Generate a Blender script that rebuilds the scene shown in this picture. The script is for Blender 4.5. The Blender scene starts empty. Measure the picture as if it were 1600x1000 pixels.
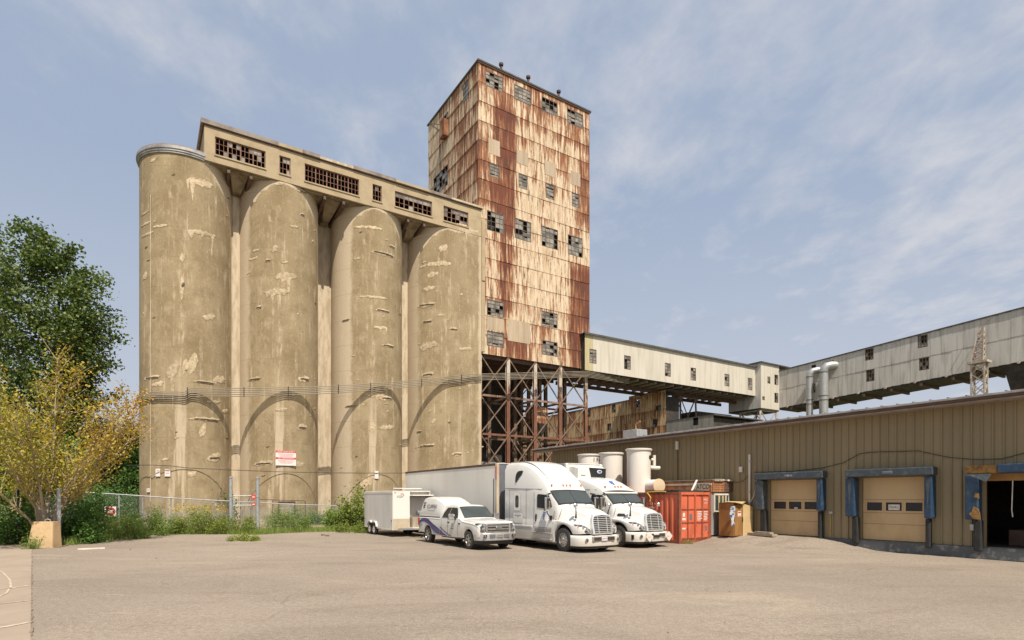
import bpy, bmesh, math, random
import numpy as np
from mathutils import Vector, Matrix
from math import radians, sin, cos, tan, atan, sqrt, pi

random.seed(7)
SC = bpy.context.scene
COL = SC.collection

# ------------------------------------------------------------------ camera, sky, sun, exposure
F, U0, V0, EYE = 903.0, 800.0, 777.0, 2.35          # focal length and horizon of the photograph (1600 px wide), eye height
TH = radians(32.6)                                   # the yard's own axes: t runs along the silo row, n runs away from it
CT, ST = cos(TH), sin(TH)

def W(t, n, z=0.0):
    return Vector((CT * t - ST * n, ST * t + CT * n, z))

def TN(X, Y):
    return (CT * X + ST * Y, -ST * X + CT * Y)

def at(u, v, t=None, n=None, z=None, Y=None):
    """yard coordinates of the point seen at photo pixel (u, v) on a given plane"""
    a, b = (u - U0) / F, (V0 - v) / F
    tt, nn = CT * a + ST, -ST * a + CT
    if t is not None: k = t / tt
    elif n is not None: k = n / nn
    elif z is not None: k = (z - EYE) / b
    else: k = Y
    return (tt * k, nn * k, EYE + b * k)

cam = bpy.data.cameras.new('camera')
cam.sensor_width = 36.0
cam.lens = 36.0 * F / 1600.0
cam.shift_y = (V0 - 500.0) / 1600.0
cam.clip_end = 6000
camo = bpy.data.objects.new('camera', cam)
camo.location = (0, 0, EYE)
camo.rotation_euler = (pi / 2, 0, 0)
COL.objects.link(camo)
SC.camera = camo

SUN_EL, SUN_OFF = radians(56.5), radians(12)
h = -Vector((-ST, CT, 0)) * cos(SUN_OFF) - Vector((CT, ST, 0)) * sin(SUN_OFF)
sun_dir = (h * cos(SUN_EL) + Vector((0, 0, sin(SUN_EL)))).normalized()
sl = bpy.data.lights.new('sun', 'SUN')
sl.energy = 5.0
sl.angle = radians(0.55)
sl.color = (1.0, 0.93, 0.82)
so = bpy.data.objects.new('sun', sl)
so.rotation_euler = sun_dir.to_track_quat('Z', 'Y').to_euler()
so.location = (0, -20, 60)
COL.objects.link(so)

world = bpy.data.worlds.new('World')
SC.world = world
world.use_nodes = True
wn, wl = world.node_tree.nodes, world.node_tree.links
wn.clear()
wo = wn.new('ShaderNodeOutputWorld'); bg = wn.new('ShaderNodeBackground')
sky = wn.new('ShaderNodeTexSky'); sky.sky_type = 'NISHITA'; sky.sun_disc = False
sky.sun_elevation = SUN_EL
sky.sun_rotation = math.atan2(sun_dir.x, sun_dir.y)
sky.air_density = 1.0; sky.dust_density = 2.2; sky.ozone_density = 1.6
tc = wn.new('ShaderNodeTexCoord')
sep = wn.new('ShaderNodeSeparateXYZ')
wl.new(tc.outputs['Generated'], sep.inputs[0])
def wmath(op, a, b=None, clamp=False):
    m = wn.new('ShaderNodeMath'); m.operation = op; m.use_clamp = clamp
    for i, x in enumerate((a, b)):
        if x is None: continue
        if hasattr(x, 'is_output'): wl.new(x, m.inputs[i])
        else: m.inputs[i].default_value = x
    return m.outputs[0]
zc = wmath('MAXIMUM', sep.outputs[2], 0.0)
den = wmath('ADD', zc, 0.16)
cx_ = wmath('DIVIDE', sep.outputs[0], den); cy_ = wmath('DIVIDE', sep.outputs[1], den)
cmb = wn.new('ShaderNodeCombineXYZ'); wl.new(cx_, cmb.inputs[0]); wl.new(cy_, cmb.inputs[1])
mp = wn.new('ShaderNodeMapping'); mp.inputs['Scale'].default_value = (1.0, 0.75, 1); mp.inputs['Rotation'].default_value = (0, 0, 0.5); mp.inputs['Location'].default_value = (3.1, 1.7, 0)
wl.new(cmb.outputs[0], mp.inputs[0])
n1 = wn.new('ShaderNodeTexNoise'); n1.inputs['Scale'].default_value = 0.8; n1.inputs['Detail'].default_value = 3; n1.inputs['Roughness'].default_value = 0.55
n2 = wn.new('ShaderNodeTexNoise'); n2.inputs['Scale'].default_value = 6.5; n2.inputs['Detail'].default_value = 7; n2.inputs['Roughness'].default_value = 0.62; n2.inputs['Distortion'].default_value = 0.15
wl.new(mp.outputs[0], n1.inputs['Vector']); wl.new(mp.outputs[0], n2.inputs['Vector'])
# more veil of cloud towards the east (right) where the photograph has it
rgt = wmath('MULTIPLY', sep.outputs[0], 0.16)
s1 = wmath('ADD', wmath('ADD', wmath('MULTIPLY', n1.outputs[0], 0.66), wmath('MULTIPLY', n2.outputs[0], 0.62)), rgt)
cr = wn.new('ShaderNodeMapRange'); cr.interpolation_type = 'SMOOTHSTEP'
cr.inputs['From Min'].default_value = 0.54; cr.inputs['From Max'].default_value = 0.98
cr.inputs['To Min'].default_value = 0.0; cr.inputs['To Max'].default_value = 0.85
wl.new(s1, cr.inputs['Value'])
hz = wn.new('ShaderNodeMapRange'); hz.inputs['From Min'].default_value = 0.0; hz.inputs['From Max'].default_value = 0.45
hz.inputs['To Min'].default_value = 0.58; hz.inputs['To Max'].default_value = 0.0
wl.new(zc, hz.inputs['Value'])
cf = wmath('MAXIMUM', cr.outputs[0], hz.outputs[0], True)
tint = wn.new('ShaderNodeMix'); tint.data_type = 'RGBA'; tint.blend_type = 'MULTIPLY'; tint.inputs[0].default_value = 1.0
wl.new(sky.outputs[0], tint.inputs[6]); tint.inputs[7].default_value = (1.04, 1.0, 0.90, 1)
veil = wn.new('ShaderNodeMix'); veil.data_type = 'RGBA'; veil.inputs[0].default_value = 0.85
wl.new(tint.outputs[2], veil.inputs[6]); veil.inputs[7].default_value = (2.70, 3.25, 4.25, 1)
mix = wn.new('ShaderNodeMix'); mix.data_type = 'RGBA'
wl.new(cf, mix.inputs[0]); wl.new(veil.outputs[2], mix.inputs[6]); mix.inputs[7].default_value = (4.9, 4.85, 5.0, 1)
wl.new(mix.outputs[2], bg.inputs['Color'])
bg.inputs['Strength'].default_value = 0.12
wl.new(bg.outputs[0], wo.inputs[0])

SC.view_settings.view_transform = 'Standard'
SC.view_settings.look = 'None'
SC.view_settings.gamma = 1.0
SC.view_settings.use_curve_mapping = False
SC.view_settings.exposure = 0.30
SC.render.engine = 'CYCLES'
SC.cycles.max_bounces = 6

# ------------------------------------------------------------------ materials
MATS = {}
def _lin(c):
    return (c[0], c[1], c[2], 1.0)

class NT:
    """small wrapper that keeps node code short"""
    def __init__(s, name):
        s.m = bpy.data.materials.new(name); s.m.use_nodes = True
        s.nt = s.m.node_tree; s.N = s.nt.nodes; s.L = s.nt.links
        s.b = s.N['Principled BSDF']
        s.tc = s.N.new('ShaderNodeTexCoord')
        MATS[name] = s.m
    def set(s, sock, x):
        if hasattr(x, 'is_output'): s.L.new(x, sock)
        elif isinstance(x, (tuple, list)) and len(x) == 3 and sock.type == 'RGBA': sock.default_value = _lin(x)
        else: sock.default_value = x
    def coords(s, scale=(1, 1, 1), loc=(0, 0, 0), rot=(0, 0, 0), src='Object'):
        m = s.N.new('ShaderNodeMapping')
        m.inputs['Scale'].default_value = scale; m.inputs['Location'].default_value = loc; m.inputs['Rotation'].default_value = rot
        if src == 'Position':
            g = s.N.new('ShaderNodeNewGeometry'); s.L.new(g.outputs['Position'], m.inputs[0])
        else: s.L.new(s.tc.outputs[src], m.inputs[0])
        return m.outputs[0]
    def noise(s, vec, scale=1.0, detail=4, rough=0.55, dist=0.0):
        n = s.N.new('ShaderNodeTexNoise'); s.L.new(vec, n.inputs['Vector'])
        n.inputs['Scale'].default_value = scale; n.inputs['Detail'].default_value = detail
        n.inputs['Roughness'].default_value = rough; n.inputs['Distortion'].default_value = dist
        return n.outputs[0]
    def vor(s, vec, scale=1.0, feature='F1'):
        n = s.N.new('ShaderNodeTexVoronoi'); n.feature = feature; s.L.new(vec, n.inputs['Vector'])
        n.inputs['Scale'].default_value = scale
        return n.outputs['Distance']
    def math(s, op, a, b=0.0, clamp=False):
        m = s.N.new('ShaderNodeMath'); m.operation = op; m.use_clamp = clamp
        s.set(m.inputs[0], a); s.set(m.inputs[1], b)
        return m.outputs[0]
    def ramp(s, x, a, b, lo=0.0, hi=1.0):
        m = s.N.new('ShaderNodeMapRange'); m.interpolation_type = 'SMOOTHSTEP'
        s.set(m.inputs['Value'], x)
        m.inputs['From Min'].default_value = a; m.inputs['From Max'].default_value = b
        m.inputs['To Min'].default_value = lo; m.inputs['To Max'].default_value = hi
        return m.outputs[0]
    def mix(s, f, a, b, mode='MIX'):
        m = s.N.new('ShaderNodeMix'); m.data_type = 'RGBA'; m.blend_type = mode
        s.set(m.inputs[0], f); s.set(m.inputs[6], a); s.set(m.inputs[7], b)
        return m.outputs[2]
    def attr(s, name, kind='OBJECT'):
        a = s.N.new('ShaderNodeAttribute'); a.attribute_type = kind; a.attribute_name = name
        return a
    def rnd(s):
        return s.N.new('ShaderNodeObjectInfo').outputs['Random']
    def xyz(s, vec):
        n = s.N.new('ShaderNodeSeparateXYZ'); s.L.new(vec, n.inputs[0]); return n.outputs
    def bump(s, hgt, strength=0.3, dist=0.02):
        b = s.N.new('ShaderNodeBump'); b.inputs['Strength'].default_value = strength; b.inputs['Distance'].default_value = dist
        s.set(b.inputs['Height'], hgt); s.L.new(b.outputs[0], s.b.inputs['Normal'])
    def out(s, col, rough=0.7, metal=0.0, spec=None, coat=None):
        s.set(s.b.inputs['Base Color'], col); s.set(s.b.inputs['Roughness'], rough); s.set(s.b.inputs['Metallic'], metal)
        if spec is not None: s.b.inputs['Specular IOR Level'].default_value = spec
        if coat is not None:
            s.b.inputs['Coat Weight'].default_value = coat; s.b.inputs['Coat Roughness'].default_value = 0.06
        return s.m

def plain(name, c, c2=None, scale=2.0, rough=0.7, metal=0.0, bump=0.0, streak=1.0, lo=0.35, hi=0.7, coat=None, spec=None, vary=0.0):
    """one surface colour broken up by a second one, optionally in vertical streaks, plus fine relief"""
    s = NT(name)
    if c2 is None: c2 = tuple(x * 0.8 for x in c)
    n = s.noise(s.coords((scale, scale, scale * streak)), 1.0, 6, 0.62)
    f = s.ramp(n, lo, hi)
    col = s.mix(f, c, c2)
    if vary:
        r = s.rnd()
        col = s.mix(1.0, col, s.mix(r, (1 - vary,) * 3, (1 + vary,) * 3), 'MULTIPLY')
    if bump: s.bump(s.noise(s.coords((14, 14, 14)), 1.0, 4), bump, 0.01)
    return s.out(col, rough, metal, spec, coat)

# ---- concrete of the silos
s = NT('silo_concrete')
obj = s.coords()
x, y, z = s.xyz(obj)
big = s.noise(s.coords((0.35, 0.35, 0.18)), 1.0, 5, 0.6)
mid = s.noise(s.coords((1.6, 1.6, 0.8)), 1.0, 6, 0.68, 0.4)
fine = s.noise(s.coords((7, 7, 5)), 1.0, 5, 0.7)
drip = s.noise(s.coords((2.6, 2.6, 0.16)), 1.0, 5, 0.65)
col = s.mix(s.ramp(big, 0.32, 0.68), (0.250, 0.186, 0.102), (0.350, 0.270, 0.162))
col = s.mix(s.ramp(mid, 0.50, 0.70, 0, 0.6), col, (0.45, 0.35, 0.22))
col = s.mix(s.ramp(fine, 0.53, 0.68, 0, 0.42), col, (0.50, 0.40, 0.27))
col = s.mix(s.ramp(s.noise(s.coords((1.1, 1.1, 0.9)), 1.0, 6, 0.7), 0.50, 0.66, 0, 0.5), col, (0.215, 0.158, 0.084))
# pale washed bands beside the valleys, wider on the left flank, and a run of lime down the middle
edge = s.math('ADD', x, s.math('MULTIPLY', s.math('SUBTRACT', mid, 0.5), 0.75))
lf = s.math('MULTIPLY', s.ramp(s.math('ADD', edge, s.attr('left_band').outputs['Fac']), -2.62, -2.95), 1.0); rf = s.ramp(edge, 2.98, 3.22)
arch = s.math('SUBTRACT', s.math('ADD', z, s.math('MULTIPLY', s.math('ADD', y, 3.4), 1.62)), s.math('ADD', 29.35, s.math('MULTIPLY', s.math('SUBTRACT', s.noise(s.coords((0.9, 0.9, 0.9)), 1.0, 5, 0.7), 0.5), 1.3)))
arch = s.math('MULTIPLY', s.math('MULTIPLY', s.ramp(arch, 0.0, 0.12), s.ramp(y, 0.4, -0.2)), s.ramp(s.math('SUBTRACT', x, s.attr('arch_from').outputs['Fac']), -0.1, 0.1))
pale = s.math('MULTIPLY', s.math('MAXIMUM', lf, rf), s.attr('pale').outputs['Fac'])
pale = s.math('MAXIMUM', pale, arch)
low = s.ramp(s.math('ADD', z, s.math('MULTIPLY', s.math('SUBTRACT', mid, 0.5), 10)), 15.0, 6.0)
xm = s.math('ABSOLUTE', s.math('ADD', s.math('ADD', x, s.attr('stain').outputs['Fac']), s.math('MULTIPLY', s.math('SUBTRACT', drip, 0.5), 1.7)))
ctr = s.math('MULTIPLY', s.math('MULTIPLY', s.ramp(xm, 0.95, 0.25), low), s.ramp(drip, 0.42, 0.62))
wash = s.math('MULTIPLY', s.math('MULTIPLY', s.ramp(drip, 0.53, 0.68), 0.7), s.ramp(mid, 0.38, 0.62))
col = s.mix(s.math('MULTIPLY', pale, 0.9), col, s.mix(fine, (0.50, 0.40, 0.275), (0.58, 0.475, 0.34)))
col = s.mix(s.math('MAXIMUM', s.math('MULTIPLY', ctr, 0.8), wash), col, (0.58, 0.47, 0.33))
foot = s.ramp(s.math('ADD', z, s.math('MULTIPLY', mid, 1.2)), 2.0, 1.7)
col = s.mix(s.math('MULTIPLY', foot, 0.6), col, (0.34, 0.30, 0.24))
lift = s.ramp(s.math('FRACT', s.math('MULTIPLY', s.math('ADD', z, s.math('MULTIPLY', big, 0.2)), 0.42)), 0.0, 0.025, 0.0, 1.0)
col = s.mix(s.math('MULTIPLY', s.math('SUBTRACT', 1.0, lift), 0.45), col, (0.19, 0.14, 0.08))
s.bump(s.math('ADD', s.math('MULTIPLY', mid, 1.0), s.math('MULTIPLY', fine, 0.5)), 0.55, 0.05)
s.out(col, 0.93, 0, 0.2)

plain('pale_concrete', (0.55, 0.455, 0.325), (0.40, 0.32, 0.215), 2.4, 0.92, bump=0.5, streak=0.25, lo=0.4, hi=0.65)
plain('spall', (0.54, 0.43, 0.29), (0.38, 0.285, 0.165), 4.5, 0.95, bump=0.8, vary=0.14, lo=0.4, hi=0.62)
plain('crack', (0.10, 0.075, 0.045), (0.16, 0.12, 0.07), 3.0, 0.95)
plain('gallery_concrete', (0.42, 0.325, 0.20), (0.33, 0.25, 0.15), 0.9, 0.92, bump=0.5, lo=0.4, hi=0.72)
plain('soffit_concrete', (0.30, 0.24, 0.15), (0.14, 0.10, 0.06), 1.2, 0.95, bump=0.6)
plain('black_and_shade', (0.035, 0.03, 0.025), (0.07, 0.055, 0.04), 1.5, 0.95)  # near-black of dark parts; also paints the shade of interiors and recesses
plain('roof_felt', (0.30, 0.25, 0.20), (0.16, 0.12, 0.10), 0.8, 0.9)
plain('roof_dark', (0.07, 0.065, 0.06), (0.11, 0.10, 0.09), 1.5, 0.85)
plain('galvanised', (0.46, 0.46, 0.44), (0.36, 0.36, 0.35), 4, 0.45, 0.5)
plain('steel_rail', (0.42, 0.43, 0.43), (0.32, 0.33, 0.33), 4, 0.5, 0.35)
plain('flashing', (0.42, 0.41, 0.39), (0.24, 0.21, 0.19), 1.5, 0.5, 0.3)
plain('cable', (0.32, 0.27, 0.20), (0.20, 0.165, 0.12), 1.0, 0.7)
plain('dark_cable', (0.05, 0.045, 0.04), None, 2, 0.7)
plain('window_frame', (0.095, 0.068, 0.05), (0.16, 0.12, 0.09), 2.0, 0.8)
plain('rust_frame', (0.17, 0.075, 0.045), (0.26, 0.16, 0.11), 3.0, 0.85)
s = NT('old_glass')
r = s.noise(s.coords((1.1, 1.1, 1.3)), 1.0, 2)
s.out(s.mix(s.ramp(r, 0.35, 0.65), (0.12, 0.108, 0.09), (0.33, 0.295, 0.245)), 0.35, 0, 0.5)
s = NT('dark_glass'); s.out(s.mix(s.noise(s.coords((1, 1, 1)), 1.0), (0.012, 0.012, 0.013), (0.03, 0.03, 0.03)), 0.25, 0, 0.4)

# ---- rusting painted cladding of the tower: each sheet carries its own amount of rust and coat of paint
def rust_mat(name, cream=(0.68, 0.54, 0.38), cream2=(0.52, 0.38, 0.24), zones=(), rows=None, thr=0.0):
    """old painted sheet: rust runs down from every lap, and whole strips of wall have gone over to rust (zones: x, z ranges on the front, amount)"""
    s = NT(name)
    rust = s.attr('rust').outputs['Fac']
    p = s.coords()
    X, Yc, Z = s.xyz(p)
    a = s.noise(s.coords((1.5, 1.5, 0.10)), 1.0, 7, 0.72)
    b = s.noise(s.coords((3.4, 3.4, 0.24)), 1.0, 6, 0.75)
    c = s.noise(s.coords((0.5, 0.5, 0.35)), 1.0, 5, 0.6)
    d = s.noise(s.coords((9, 9, 3.0)), 1.0, 4, 0.7)
    e = s.noise(s.coords((4.4, 4.4, 0.30)), 1.0, 4, 0.62)
    m = s.math('ADD', s.math('ADD', s.math('MULTIPLY', a, 0.50), s.math('MULTIPLY', b, 0.60)), s.math('MULTIPLY', c, 0.40))
    m = s.math('ADD', m, s.math('MULTIPLY', s.math('SUBTRACT', d, 0.5), 0.22))
    m = s.math('ADD', m, s.math('MULTIPLY', s.math('SUBTRACT', e, 0.5), 1.0))
    m = s.math('ADD', m, s.math('MULTIPLY', s.math('SUBTRACT', rust, 0.5), 0.62))
    m = s.math('ADD', m, thr)
    if rows:
        fr = s.math('FRACT', s.math('DIVIDE', s.math('SUBTRACT', Z, rows[0]), rows[1]))
        m = s.math('ADD', m, s.math('MULTIPLY', s.math('POWER', fr, 2.0), 0.13))
    if zones:
        xw = s.math('ADD', X, s.math('MULTIPLY', s.math('SUBTRACT', a, 0.5), 1.3)); zw = s.math('ADD', Z, s.math('MULTIPLY', s.math('SUBTRACT', b, 0.5), 3.5))
        front = s.ramp(Yc, 0.12, 0.06)
        for (x0, x1, z0, z1, k) in zones:
            w = s.math('MULTIPLY', s.math('MULTIPLY', s.ramp(xw, x0 - 0.2, x0 + 0.2), s.ramp(xw, x1 + 0.2, x1 - 0.2)), s.math('MULTIPLY', s.ramp(zw, z0 - 0.8, z0 + 0.8), s.ramp(zw, z1 + 0.8, z1 - 0.8)))
            m = s.math('ADD', m, s.math('MULTIPLY', s.math('MULTIPLY', w, front), k))
    base = s.mix(s.ramp(s.noise(s.coords((3, 3, 0.25)), 1.0, 5), 0.4, 0.65), cream, cream2)
    base = s.mix(s.ramp(d, 0.56, 0.72, 0, 0.55), base, (0.30, 0.235, 0.145))
    base = s.mix(s.ramp(e, 0.52, 0.66, 0, 0.5), base, (0.40, 0.255, 0.13))
    f1 = s.ramp(m, 0.72, 0.88); f2 = s.ramp(m, 0.86, 1.10)
    col = s.mix(s.math('MULTIPLY', f1, 0.90), base, s.mix(s.ramp(b, 0.35, 0.65), (0.33, 0.128, 0.050), (0.215, 0.074, 0.032)))
    col = s.mix(f2, col, s.mix(s.ramp(c, 0.35, 0.65), (0.105, 0.040, 0.028), (0.165, 0.054, 0.030)))
    col = s.mix(s.ramp(s.noise(s.coords((3.8, 3.8, 0.35)), 1.0, 5, 0.8), 0.54, 0.62, 0, 0.85), col, (0.105, 0.058, 0.032))
    s.bump(s.math('ADD', b, s.math('SINE', s.math('MULTIPLY', X, 40.0))), 0.25, 0.03)
    s.out(col, 0.85, 0, 0.25)
rust_mat('rust_cladding', zones=((2.0, 4.7, 31.5, 45.0, 0.27), (2.7, 4.3, 22.5, 32.0, 0.24), (-1, 2.0, 34.0, 41.5, 0.17), (12.3, 16, 17, 29.8, 0.28), (13.3, 16, 35, 43, 0.16), (-1, 16, 44.2, 50, 0.10), (2.7, 6.2, 17, 20.5, 0.18), (4.9, 12.2, 24, 37, -0.10)), rows=(17.8, 2.08), thr=0.025)
rust_mat('rust_shed_cladding', (0.68, 0.50, 0.29), (0.56, 0.36, 0.18), rows=(7.6, 2.3), thr=0.0)
plain('plain_sheet', (0.46, 0.36, 0.25), (0.38, 0.28, 0.18), 3, 0.75, streak=0.1, vary=0.12)
s = NT('rust_steel')
a = s.noise(s.coords((2, 2, 0.6)), 1.0, 6, 0.7)
zz = s.xyz(s.coords())[2]
wht = s.math('MULTIPLY', s.ramp(zz, 12.2, 16.0), s.ramp(a, 0.40, 0.50))
col = s.mix(s.ramp(a, 0.35, 0.65), (0.15, 0.055, 0.032), (0.22, 0.10, 0.055))
s.out(s.mix(wht, col, (0.52, 0.44, 0.35)), 0.85)
plain('brace_steel', (0.22, 0.15, 0.10), (0.11, 0.06, 0.04), 1.5, 0.8)
plain('white_lattice', (0.50, 0.46, 0.40), (0.30, 0.18, 0.11), 1.2, 0.75)

plain('conveyor_sheet', (0.57, 0.52, 0.43), (0.46, 0.41, 0.32), 1.5, 0.75, streak=0.12, vary=0.04, lo=0.42, hi=0.75)
plain('conveyor_sheet_grey', (0.56, 0.525, 0.47), (0.36, 0.325, 0.275), 2.2, 0.72, streak=0.10, vary=0.07, lo=0.40, hi=0.75)
plain('olive_sheet', (0.42, 0.35, 0.18), (0.50, 0.42, 0.26), 1.5, 0.8, streak=0.2)
plain('grey_sheet', (0.30, 0.28, 0.25), (0.20, 0.18, 0.16), 2.5, 0.8, streak=0.15)
s = NT('warehouse_sheet')
g = s.noise(s.coords((1.5, 1.5, 0.10)), 1.0, 5, 0.6)
col = s.mix(s.ramp(g, 0.35, 0.7), (0.300, 0.236, 0.135), (0.235, 0.182, 0.100))
zz = s.xyz(s.coords())[2]
dirt = s.math('MULTIPLY', s.ramp(zz, 1.6, 0.4), s.ramp(s.noise(s.coords((2, 2, 0.7)), 1.0, 5, 0.7), 0.42, 0.68))
col = s.mix(s.math('MULTIPLY', dirt, 0.6), col, (0.16, 0.125, 0.08))
r = s.rnd()
col = s.mix(1.0, col, s.mix(r, (0.93, 0.93, 0.93), (1.06, 1.05, 1.03)), 'MULTIPLY')
s.out(col, 0.6, 0, 0.35)
plain('roof_sheet', (0.42, 0.385, 0.35), (0.33, 0.29, 0.26), 1.0, 0.55, 0.1)
plain('gutter', (0.36, 0.30, 0.26), (0.28, 0.23, 0.20), 2, 0.5)
plain('door_tan', (0.56, 0.39, 0.20), (0.48, 0.32, 0.155), 1.6, 0.6, streak=0.4, lo=0.4, hi=0.75)
plain('orange_door', (0.40, 0.22, 0.07), (0.32, 0.16, 0.05), 2, 0.6)
plain('dock_blue', (0.014, 0.046, 0.098), (0.05, 0.072, 0.092), 5, 0.55, bump=0.3, lo=0.45, hi=0.7)
plain('dock_grey', (0.050, 0.064, 0.074), (0.11, 0.125, 0.13), 4, 0.6, bump=0.3, lo=0.45, hi=0.75)
plain('dock_concrete', (0.10, 0.105, 0.11), (0.24, 0.23, 0.21), 3.5, 0.9, bump=0.5, lo=0.5, hi=0.68)
plain('foam', (0.34, 0.19, 0.055), (0.14, 0.07, 0.03), 5, 0.95, bump=0.8)
plain('rubber', (0.018, 0.018, 0.018), (0.03, 0.028, 0.026), 5, 0.75)
plain('tyre', (0.028, 0.026, 0.025), (0.055, 0.048, 0.04), 6, 0.85)
plain('black_plastic', (0.02, 0.02, 0.021), (0.03, 0.03, 0.03), 3, 0.45)
plain('chrome', (0.78, 0.78, 0.78), (0.68, 0.68, 0.68), 4, 0.16, 1.0)
plain('bright_trim', (0.80, 0.80, 0.79), (0.70, 0.70, 0.69), 6, 0.34, 0.55)
plain('alloy', (0.55, 0.53, 0.50), (0.42, 0.40, 0.37), 8, 0.32, 0.8)
s = NT('white_paint')
zz = s.xyz(s.coords())[2]
dn = s.noise(s.coords((2, 2, 1)), 1.0, 6, 0.7)
dirt = s.math('MULTIPLY', s.ramp(s.math('ADD', zz, s.math('MULTIPLY', dn, 0.9)), 1.55, 0.6), 0.62)
col = s.mix(dirt, s.mix(dn, (0.70, 0.68, 0.635), (0.645, 0.62, 0.57)), (0.50, 0.43, 0.33))
s.out(col, 0.32, 0, 0.5, 0.6)
plain('trailer_white', (0.74, 0.705, 0.635), (0.67, 0.63, 0.56), 0.8, 0.42, streak=0.3, lo=0.4, hi=0.8)
plain('trailer_side', (0.72, 0.69, 0.64), (0.60, 0.57, 0.53), 1.0, 0.45, 0.0, streak=0.15)
plain('alu_trim', (0.50, 0.48, 0.45), (0.40, 0.36, 0.32), 3, 0.4, 0.6)
plain('tan_panel', (0.52, 0.43, 0.31), (0.44, 0.35, 0.24), 2, 0.7)
s = NT('windscreen'); s.out(s.mix(s.noise(s.coords((1.2, 1.2, 1.2)), 1.0), (0.022, 0.028, 0.026), (0.075, 0.085, 0.078)), 0.05, 0, 0.6)  # colour noise imitates uneven reflections in the glass
plain('amber', (0.75, 0.25, 0.04), None, 3, 0.3)
plain('red_lens', (0.45, 0.02, 0.02), None, 3, 0.3)
s = NT('lamp_glass'); s.out(s.mix(s.ramp(s.noise(s.coords((9, 9, 9)), 1.0, 2), 0.45, 0.65), (0.07, 0.07, 0.075), (0.34, 0.34, 0.34)), 0.10, 0.1, 0.6)
plain('logo_blue', (0.03, 0.11, 0.42), (0.05, 0.15, 0.5), 3, 0.4)
plain('logo_purple', (0.050, 0.038, 0.20), (0.04, 0.03, 0.16), 3, 0.35, coat=0.5)
plain('logo_teal', (0.10, 0.38, 0.55), (0.12, 0.42, 0.60), 3, 0.35, coat=0.5)
plain('logo_pale', (0.42, 0.55, 0.62), None, 3, 0.35)
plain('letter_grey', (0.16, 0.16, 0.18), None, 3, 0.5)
plain('letter_black', (0.02, 0.018, 0.015), (0.06, 0.04, 0.03), 3, 0.6)
plain('letter_white', (0.72, 0.66, 0.60), (0.6, 0.5, 0.42), 5, 0.6)
plain('sign_white', (0.78, 0.72, 0.68), (0.70, 0.63, 0.58), 3, 0.6)
plain('sign_red', (0.62, 0.07, 0.06), (0.55, 0.06, 0.05), 3, 0.5)
plain('sign_pink', (0.62, 0.33, 0.30), None, 3, 0.6)
plain('container_red', (0.62, 0.145, 0.068), (0.47, 0.10, 0.05), 1.8, 0.6, bump=0.2, streak=0.4, lo=0.42, hi=0.72)
plain('container_rust', (0.19, 0.055, 0.03), (0.30, 0.10, 0.05), 3, 0.85, bump=0.3)
plain('tank_white', (0.74, 0.69, 0.61), (0.66, 0.60, 0.51), 0.8, 0.5, streak=0.4)
plain('tank_end', (0.68, 0.52, 0.34), (0.60, 0.43, 0.27), 1.5, 0.6)
plain('rust_trim', (0.40, 0.19, 0.075), (0.24, 0.10, 0.05), 2.0, 0.8, streak=0.15, lo=0.38, hi=0.62)
plain('brown_trim', (0.085, 0.05, 0.035), (0.13, 0.075, 0.05), 2.5, 0.8)
plain('wood_brown', (0.34, 0.175, 0.050), (0.235, 0.105, 0.028), 2.2, 0.75, bump=0.3, streak=0.25)
plain('wood_pale', (0.58, 0.41, 0.20), (0.50, 0.34, 0.16), 1.4, 0.75, bump=0.2)
plain('wood_grey', (0.36, 0.30, 0.22), (0.25, 0.20, 0.14), 3, 0.85, streak=0.2)
plain('cloth', (0.50, 0.50, 0.50), (0.05, 0.09, 0.22), 4, 0.95, lo=0.5, hi=0.56)
plain('yellow_rope', (0.62, 0.42, 0.06), None, 3, 0.8)
plain('block_concrete', (0.58, 0.40, 0.215), (0.48, 0.33, 0.18), 2.5, 0.9, bump=0.5, lo=0.4, hi=0.7)
plain('weed_stem', (0.16, 0.20, 0.07), (0.22, 0.20, 0.09), 4, 0.9)
plain('bark', (0.38, 0.30, 0.20), (0.25, 0.18, 0.12), 4, 0.9, bump=0.5, streak=0.3)
plain('dark_bark', (0.13, 0.10, 0.07), (0.08, 0.06, 0.04), 4, 0.9, bump=0.5)

def leaf_mat(name, cols, trans=0.35):
    """leaf colours picked per leaf from the 'tone' attribute of the crown"""
    s = NT(name)
    a = s.attr('tone', 'GEOMETRY').outputs['Fac']
    cr = s.N.new('ShaderNodeValToRGB'); s.L.new(a, cr.inputs[0])
    e = cr.color_ramp.elements
    while len(e) < len(cols): e.new(0.5)
    for i, c in enumerate(cols):
        e[i].position = i / (len(cols) - 1); e[i].color = _lin(c)
    s.out(cr.outputs[0], 0.55, 0, 0.35)
    tr = s.N.new('ShaderNodeBsdfTranslucent'); s.L.new(cr.outputs[0], tr.inputs['Color'])
    mx = s.N.new('ShaderNodeMixShader'); mx.inputs[0].default_value = trans
    s.L.new(s.b.outputs[0], mx.inputs[1]); s.L.new(tr.outputs[0], mx.inputs[2])
    s.L.new(mx.outputs[0], s.N['Material Output'].inputs[0])
leaf_mat('leaf_poplar', [(0.042, 0.076, 0.014), (0.084, 0.134, 0.024), (0.155, 0.205, 0.045), (0.28, 0.31, 0.12)])
leaf_mat('leaf_dark', [(0.042, 0.095, 0.018), (0.085, 0.17, 0.030), (0.15, 0.26, 0.048)])
leaf_mat('leaf_weed', [(0.12, 0.20, 0.035), (0.20, 0.29, 0.055), (0.34, 0.38, 0.10)])
leaf_mat('leaf_bright', [(0.12, 0.175, 0.03), (0.22, 0.28, 0.045), (0.36, 0.36, 0.07)])
leaf_mat('leaf_autumn', [(0.27, 0.29, 0.038), (0.37, 0.325, 0.038), (0.48, 0.345, 0.048), (0.51, 0.265, 0.045), (0.43, 0.165, 0.038)])
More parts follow.
